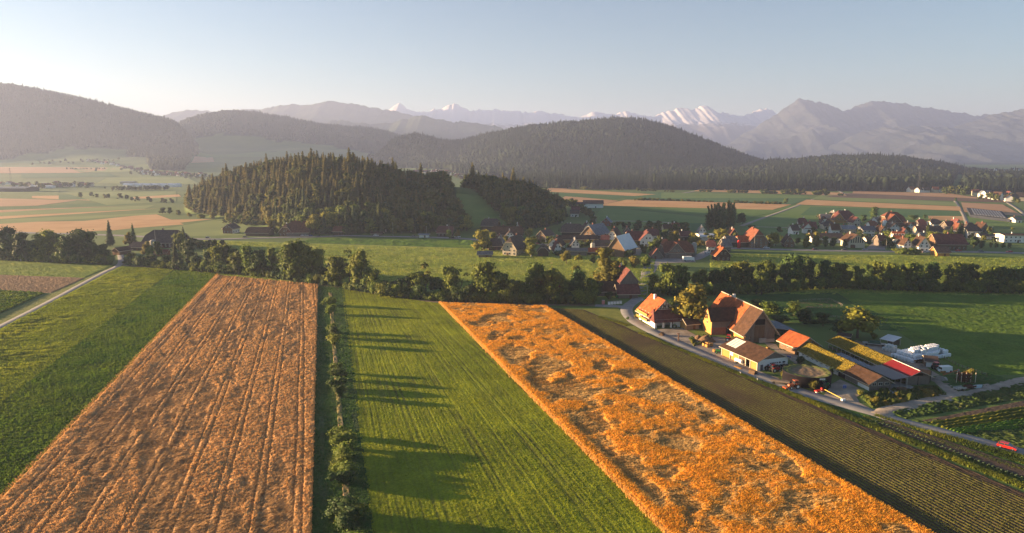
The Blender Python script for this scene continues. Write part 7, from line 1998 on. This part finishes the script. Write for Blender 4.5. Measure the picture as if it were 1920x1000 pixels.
# scrap: rust tower, crane arm, boat, van body
P = G(1806, 716); e = empty('scrap_heap', P, 0, 'rust brown overgrown scrap frame with leaning poles', 'scrap heap')
sb = MB(); r = random.Random(77)
for k in range(150):
    a = r.random() * 6.28; q = r.uniform(.2, 2.4); z = r.uniform(.3, 2.8)
    sb.box((q * math.cos(a), q * math.sin(a), z), (r.uniform(.5, 1.6), .12, .12 + .2 * r.random()), 0, r.random() * 6, r.uniform(-1, 1), r.uniform(-1, 1))
sb.build('rusty_bars', mat('rust', (.06, .025, .015), (.11, .045, .025), scale=3), e)
for k in range(5):
    x_ = -3 + 1.5 * k; MB().tube((x_, -1.2, 0), (x_ + .4, -.6, 3.2), .09).build('pole', M_edgew, e)
A1, B1 = G(1768, 707), G(1796, 706)
e = empty('crane_arm', A1, 0, 'orange crane arm lying between the scrap machines', 'crane arm')
d = B1 - A1; MB().tube((0, 0, .7), (d.x, d.y, 2.3), .16).build('arm', paint('orange', (.65, .2, .05)), e); MB().box((d.x, d.y, 1.2), (.5, .5, 2.4)).build('mast', M_conc, e)
e = empty('van_body', G(1772, 698), .15, 'white van body standing beside the old red tractor', 'van'); MB().box((0, 0, 1.2), (4, 1.9, 1.9), taper=.92).build('body', M_white, e); MB().box((-1.95, 0, 1.5), (.1, 1.4, .7)).build('windscreen', M_glass, e)
for x_ in (-1.3, 1.3):
    for y_ in (-.85, .85): inst('wheel', mwh, e, (x_, y_, .4))
for x, y, lab, m in ((1799, 732, 'grey scrap trailer at the grass edge by the gravel road', M_conc), (1818, 729, 'rust red scrap trailer behind the grey one', mat('rust', (.1, .03, .02))), (1831, 727, 'bluish upturned boat beside the scrap trailers', mat('boat_hull', (.35, .42, .45)))):
    P = G(x, y)
    if 'boat' in lab:
        e = empty('boat', P, .3, lab, 'boat'); hb = MB()
        pr = [(-2.2, .25), (-1.2, .75), (0, .85), (1.2, .75), (2.3, .08)]
        for i in range(4):
            (x0, w0), (x1, w1) = pr[i], pr[i + 1]
            for s in (-1, 1): hb.poly([(x0, s * w0, .1), (x1, s * w1, .1), (x1, s * w1 * .5, .75), (x0, s * w0 * .5, .75)]); 
            hb.poly([(x0, -w0 * .5, .75), (x1, -w1 * .5, .75), (x1, w1 * .5, .75), (x0, w0 * .5, .75)])
        hb.build('hull', m, e)
    else:
        e = empty('scrap_trailer', P, .3, lab, 'trailer'); MB().box((0, 0, .7), (3.4, 1.7, .2)).box((0, -.8, .95), (3.4, .06, .4)).box((0, .8, .95), (3.4, .06, .4)).build('bed', m, e)
        for y_ in (-.85, .85): inst('wheel', mwh, e, (0, y_, .4))
e = empty('flat_wagon', G(1725, 679), .1, 'dark flat wagon in front of the bale stack', 'wagon'); MB().box((0, 0, .9), (6.5, 2.2, .4)).build('bed', WL['dark'], e)
for x_ in (-2, 2):
    for y_ in (-.95, .95): inst('wheel', mwh, e, (x_, y_, .42))
# bins at the crossroads
for i in range(5):
    P = G(1142 + i * 5.4, 571.5 - i * .4); e = empty('recycling_bin', P, 0, '%s white recycling bin from the left beside the crossroads' % ordn(i), 'bin', 'white recycling bins at the crossroads')
    MB().box((0, 0, .75), (1.15, 1.1, 1.3), taper=.92).build('body', M_white, e); MB().box((0, 0, 1.45), (1.2, 1.15, .14)).build('lid', M_conc, e)
e = empty('container', G(1131, 570.5), 0, 'pinkish red collection box left of the white bins', 'container'); MB().box((0, 0, .95), (1.3, 1.2, 1.9)).build('body', mat('pink_box', (.5, .2, .2)), e); MB().box((0, 0, 1.95), (1.4, 1.3, .12)).build('lid', M_conc, e)
e = empty('tarp_load', G(1161, 558), 0, 'bright green covered load beside the crossroads farm', 'load'); MB().box((0, 0, 1.2), (3.4, 2, 2.2), taper=.85).build('cover', mat('green_cover', (.03, .22, .06)), e); MB().box((0, 0, .15), (3.6, 2.2, .3)).build('pallet', WL['timber'], e)
# poles and lamps
def pole(px, py, ptop, label, lamp=False, m=None, r_=.13):
    P = G(px, py); h = height_at(P, ptop); e = empty('street_lamp' if lamp else 'pole', P, 0, label, 'street lamp' if lamp else 'pole')
    MB().tube((0, 0, -.2), (0, 0, h), r_, r_ * .6).build('shaft', m or M_conc, e)
    if lamp: MB().tube((0, 0, h), (-1.2, 0, h + .1), .05).box((-1.4, 0, h + .05), (.6, .25, .12)).build('lamp_head', M_conc, e)
    else: MB().box((0, 0, h - .3), (1.2, .1, .1)).build('crossarm', m or M_conc, e)
pole(1213, 565, 537, 'street lamp at the crossroads before the dark trees', True)
pole(737, 443, 418, 'tall pole by the main road at the knoll')
pole(800, 444, 424, 'pole beside the bus shelter')
pole(842, 446, 420, 'pole left of the maroon roofed house', False)
pole(293, 470, 430, 'flag pole before the big dark farm roof')
pole(1661, 470, 448, 'street lamp at the paved village yard', True)
pole(1860, 440, 424, 'thin pole in the field behind the villa')
pole(1414, 466, 437, 'flag pole before the great village farm')
for i, (x, y) in enumerate(((1420, 718.5), (1388, 706), (546, 527), (1162, 572), (37, 603))):
    P = G(x, y - 3); e = empty('marker_post', P, 0, ('white roadside post before the machine shed', 'white roadside post left of the machine shed', 'white post at the far edge of the dull wheat', 'white post at the crossroads bend', 'dark post beside the left farm lane')[i], 'post')
    MB().box((0, 0, .5), (.18, .12, 1.1)).build('post', M_white if i < 4 else M_open, e); MB().box((0, -.07, .85), (.12, .03, .15)).build('reflector', M_tail, e)
P = G(1272, 640); e = empty('wayside_cross', P, .2, 'dark wooden wayside post with red figure at the yard entrance', 'post')
MB().box((0, 0, 1.4), (.35, .3, 2.9)).build('post', M_door, e); MB().box((0, 0, 3.0), (1.2, .2, .25), ry=.2).build('top_board', WL['brick'], e)
# electricity pylons
M_steel = mat('grey_steel', (.10, .105, .11), scale=2)
def pylon(px, py, ptop, label):
    P = G(px, py); h = height_at(P, ptop); e = empty('pylon', P, .3, label, 'pylon'); b = MB(); w0 = h * .10
    def W_(t): return w0 * (1 - t) ** 1.1 * .5 + .5
    N_ = 8
    for s in ((-1, -1), (1, -1), (1, 1), (-1, 1)):
        for k in range(N_):
            t0, t1 = k / N_, (k + 1) / N_; b.tube((s[0] * W_(t0), s[1] * W_(t0), h * t0), (s[0] * W_(t1), s[1] * W_(t1), h * t1), .09, n=4)
    for k in range(N_):
        t0, t1 = k / N_, (k + 1) / N_
        for sy in (-1, 1): b.tube((-W_(t0), sy * W_(t0), h * t0), (W_(t1), sy * W_(t1), h * t1), .05, n=4); b.tube((W_(t0), sy * W_(t0), h * t0), (-W_(t1), sy * W_(t1), h * t1), .05, n=4)
    b.build('tower', M_steel, e); a = MB()
    for z, w in ((.72, .16), (.84, .13), (.95, .09)): a.box((0, 0, h * z), (h * w * 2, .2, .25))
    a.build('crossarm', M_steel, e)
pylon(1217, 359, 306, 'lattice power pylon before the spruce forest left of centre')
pylon(1720, 372, 322, 'lattice power pylon before the spruce forest at the right')
pylon(22, 352, 315, 'pylon in the left valley village')
# dark net house in the right field, with paler roof bays
q = [G(1819, 408), G(1893, 417), G(1878, 401), G(1812, 394)]
cc = (q[0] + q[1] + q[2] + q[3]) / 4
e = empty('net_house', cc, 0, 'large flat dark net house with pale roof bays in the stubble field', 'net house')
L4 = [p_ - cc for p_ in q]
b = MB(); b.slab([(p_.x, p_.y, 3.2) for p_ in L4], 3.1); b.build('net_cover', mat('black_net', (.02, .024, .034), (.035, .04, .055), scale=.2), e)
for i in range(11):
    t0, t1 = .12 + .075 * i, .12 + .075 * i + .045
    A0, A1 = L4[0].lerp(L4[1], t0), L4[0].lerp(L4[1], t1); B0, B1 = L4[3].lerp(L4[2], t0), L4[3].lerp(L4[2], t1)
    pts = [A0.lerp(B0, .12), A1.lerp(B1, .12), B1.lerp(A1, .1), B0.lerp(A0, .1)]
    MB().slab([(p_.x, p_.y, 3.6) for p_ in pts], .3).build('roof_bay', mat('bay_sheet', (.13, .15, .19), (.19, .21, .25), scale=.1), e)
# weeds and bushes at the farm
for x, y, t, w, lab in ((1470, 711, 692, 1, 'yellow bush left of the slurry tank'), (1522, 731, 711, 1, 'golden bush in front of the slurry tank'), (1559, 704, 686, .8, 'dark bush at the right rim of the slurry tank'), (1501, 681, 666, 1.2, 'dark bush at the corner of the long cow shed'),
                        (1345, 606, 594, 1.4, 'dark shrub behind the barn wing'), (1312, 613, 603, 1.3, 'green shrub beside the garden shed'), (1638, 757, 742, 1.2, 'golden bush at the point of the weedy plot'), (1612, 742, 729, 1.2, 'yellow shrub at the corner of the tiled cow shed'),
                        (1177, 600, 593, 1.1, 'roadside shrub on the bend'), (1192, 596, 589, 1.2, 'yellow shrub inside the road bend'), (1812, 712, 688, 1.0, 'rusty leaved tree among the scrap'), (1160, 558, 548, 1.4, 'dark tree left of the green covered load'), (1142, 562, 545, 1.3, 'dark tree before the long low farm wing')):
    P = G(x, y); tree(P, max(height_at(P, t), 1.5), 'bush', 'y' if 'ye' in lab or 'gold' in lab or 'rust' in lab else 'd', lab, 'bush', None, w * .9)

# ---- yard clutter
def stack(px, py, rz, n, kind, label, cat):
    P = G(px, py); P.z += .07; e = empty(cat.replace(' ', '_'), P, rz, label, cat); r = random.Random(int(px))
    if kind == 'logs':
        lm = MB().tube((-1.1, 0, 0), (1.1, 0, 0), .16, n=8).mesh('log', WL['timber'])
        k = 0
        for row_ in range(4):
            for i in range(n - row_):
                inst('log', lm, e, (r.uniform(-.1, .1), (i + row_ * .5) * .33 - n * .16, .16 + row_ * .28), 0)
    elif kind == 'boards':
        bm2 = MB().box((0, 0, 0), (3.2, .24, .05)).mesh('board', WL['gold'])
        for i in range(n): inst('board', bm2, e, (r.uniform(-.2, .2), (i % 4) * .27 - .4, .06 + .06 * (i // 4)), r.uniform(-.04, .04))
    elif kind == 'pallets':
        pm = MB()
        for q in (-.5, -.25, 0, .25, .5): pm.box((0, q, .12), (1.2, .14, .025))
        for q in (-.5, 0, .5): pm.box((q, 0, .05), (.12, 1.1, .1))
        pm = pm.mesh('pallet', WL['gold'])
        for i in range(n): inst('pallet', pm, e, (r.uniform(-.05, .05), r.uniform(-.05, .05), .15 * i), r.uniform(-.08, .08))
    elif kind == 'drums':
        dm2 = MB().lathe((0, 0, 0), [(.29, 0), (.3, .02), (.3, .88), (.27, .9)], 12).mesh('drum', [paint('blue', CARS['blue'])])
        for i in range(n): inst('drum', dm2, e, (r.uniform(-.9, .9), r.uniform(-.6, .6), 0))
    return e
stack(1412, 701, -.9, 7, 'logs', 'log pile at the front corner of the machine shed', 'log pile')
stack(1384, 690, -1.2, 12, 'boards', 'stack of sawn boards by the machine shed front', 'board stack')
stack(1340, 660, .4, 6, 'pallets', 'pile of pallets at the yard edge near the crates', 'pallet pile')
stack(1440, 655, .2, 5, 'pallets', 'pile of pallets beside the great barn gable', 'pallet pile')
stack(1478, 672, .2, 4, 'drums', 'blue drums between machine shed and calf shed', 'drums')
stack(1655, 736, .5, 10, 'boards', 'loose boards before the near end of the cow shed', 'board stack')
stack(1690, 733, .1, 7, 'logs', 'log pile on the concrete apron', 'log pile')
stack(1768, 700, .3, 5, 'pallets', 'pile of pallets among the scrap machines', 'pallet pile')
stack(1240, 629, 1.0, 6, 'logs', 'log pile at the corner of the white farmhouse', 'log pile')
stack(1580, 728, .7, 3, 'drums', 'blue drums on the pale ground beside the tank', 'drums')
# pasture fence posts along the gravel road and the orchard
def fence(pts, n, label):
    P = [G(*q) for q in pts]; e = empty('fence', P[0], 0, label, 'fence'); pm = MB().box((0, 0, .6), (.12, .12, 1.3)).mesh('post', WL['timber']); rb = MB()
    tot = [0]
    for i in range(len(P) - 1): tot.append(tot[-1] + (P[i + 1] - P[i]).length)
    Q = []
    for k in range(n):
        d = tot[-1] * k / (n - 1); i = max(j for j in range(len(P) - 1) if tot[j] <= d + 1e-6); Q.append(P[i].lerp(P[i + 1], (d - tot[i]) / (tot[i + 1] - tot[i])) - P[0])
    for q in Q: inst('post', pm, e, q)
    for a, b in zip(Q[:-1], Q[1:]):
        for z in (.6, 1.05): rb.tube((a.x, a.y, z), (b.x, b.y, z), .03, n=4)
    rb.build('wire', M_conc, e)
fence([(1500, 592), (1560, 596), (1600, 600)], 14, 'pale wire fence across the orchard grass')
fence([(1750, 664), (1800, 690), (1850, 706)], 16, 'wire fence between scrap yard and pasture')
fence([(1497, 566), (1556, 563), (1582, 576), (1515, 579)], 22, 'wire fence round the brown garden plot')
fence([(1222, 571), (1205, 590), (1216, 606)], 9, 'low fence inside the road bend by the farmhouse')
# ---- haze box placeholder
def build_haze(density):
    cz = 43.02 * math.pi / 180
    # a square box turned so that two of its sides run along the edges of the modelled land
    pts = np.stack([XX.ravel(), YY.ravel()], -1)
    ex = np.array([math.sin(R(45)), math.cos(R(45))]); ey = np.array([-math.sin(R(45)), math.cos(R(45))])
    a = pts @ ex; b = pts @ ey
    a0, a1, b0, b1 = a.min() - 60, a.max() + 60, b.min() - 60, b.max() + 60
    ca, cb = (a0 + a1) / 2, (b0 + b1) / 2
    mb = MB().box((0, 0, 0), (a1 - a0, b1 - b0, 1))
    m = bpy.data.materials.new('haze'); m.use_nodes = True
    N, L = nodes_of(m); N.remove(N['Principled BSDF'])
    v = N.new('ShaderNodeVolumePrincipled')
    v.inputs['Color'].default_value = (0.50, 0.61, 0.96, 1)
    v.inputs['Density'].default_value = density
    v.inputs['Anisotropy'].default_value = 0.2
    L.new(v.outputs[0], N['Material Output'].inputs['Volume'])
    o = mb.build('haze', m)
    ztop = 20.0 + max(max(v.co.z for v in bpy.data.objects[n].data.vertices) for n in ('snow_mountains', 'prealp_ridge', 'pyramid_mountain', 'cliff_mountain', 'middle_hills', 'ground'))
    print('haze top', ztop)
    c = ex * ca + ey * cb
    o.location = (c[0], c[1], (ztop - 2) / 2)
    o.scale = (1, 1, ztop + 2)
    o.rotation_euler = (0, 0, R(45))
    tag(o, kind='stuff')
build_haze(9.0e-5)
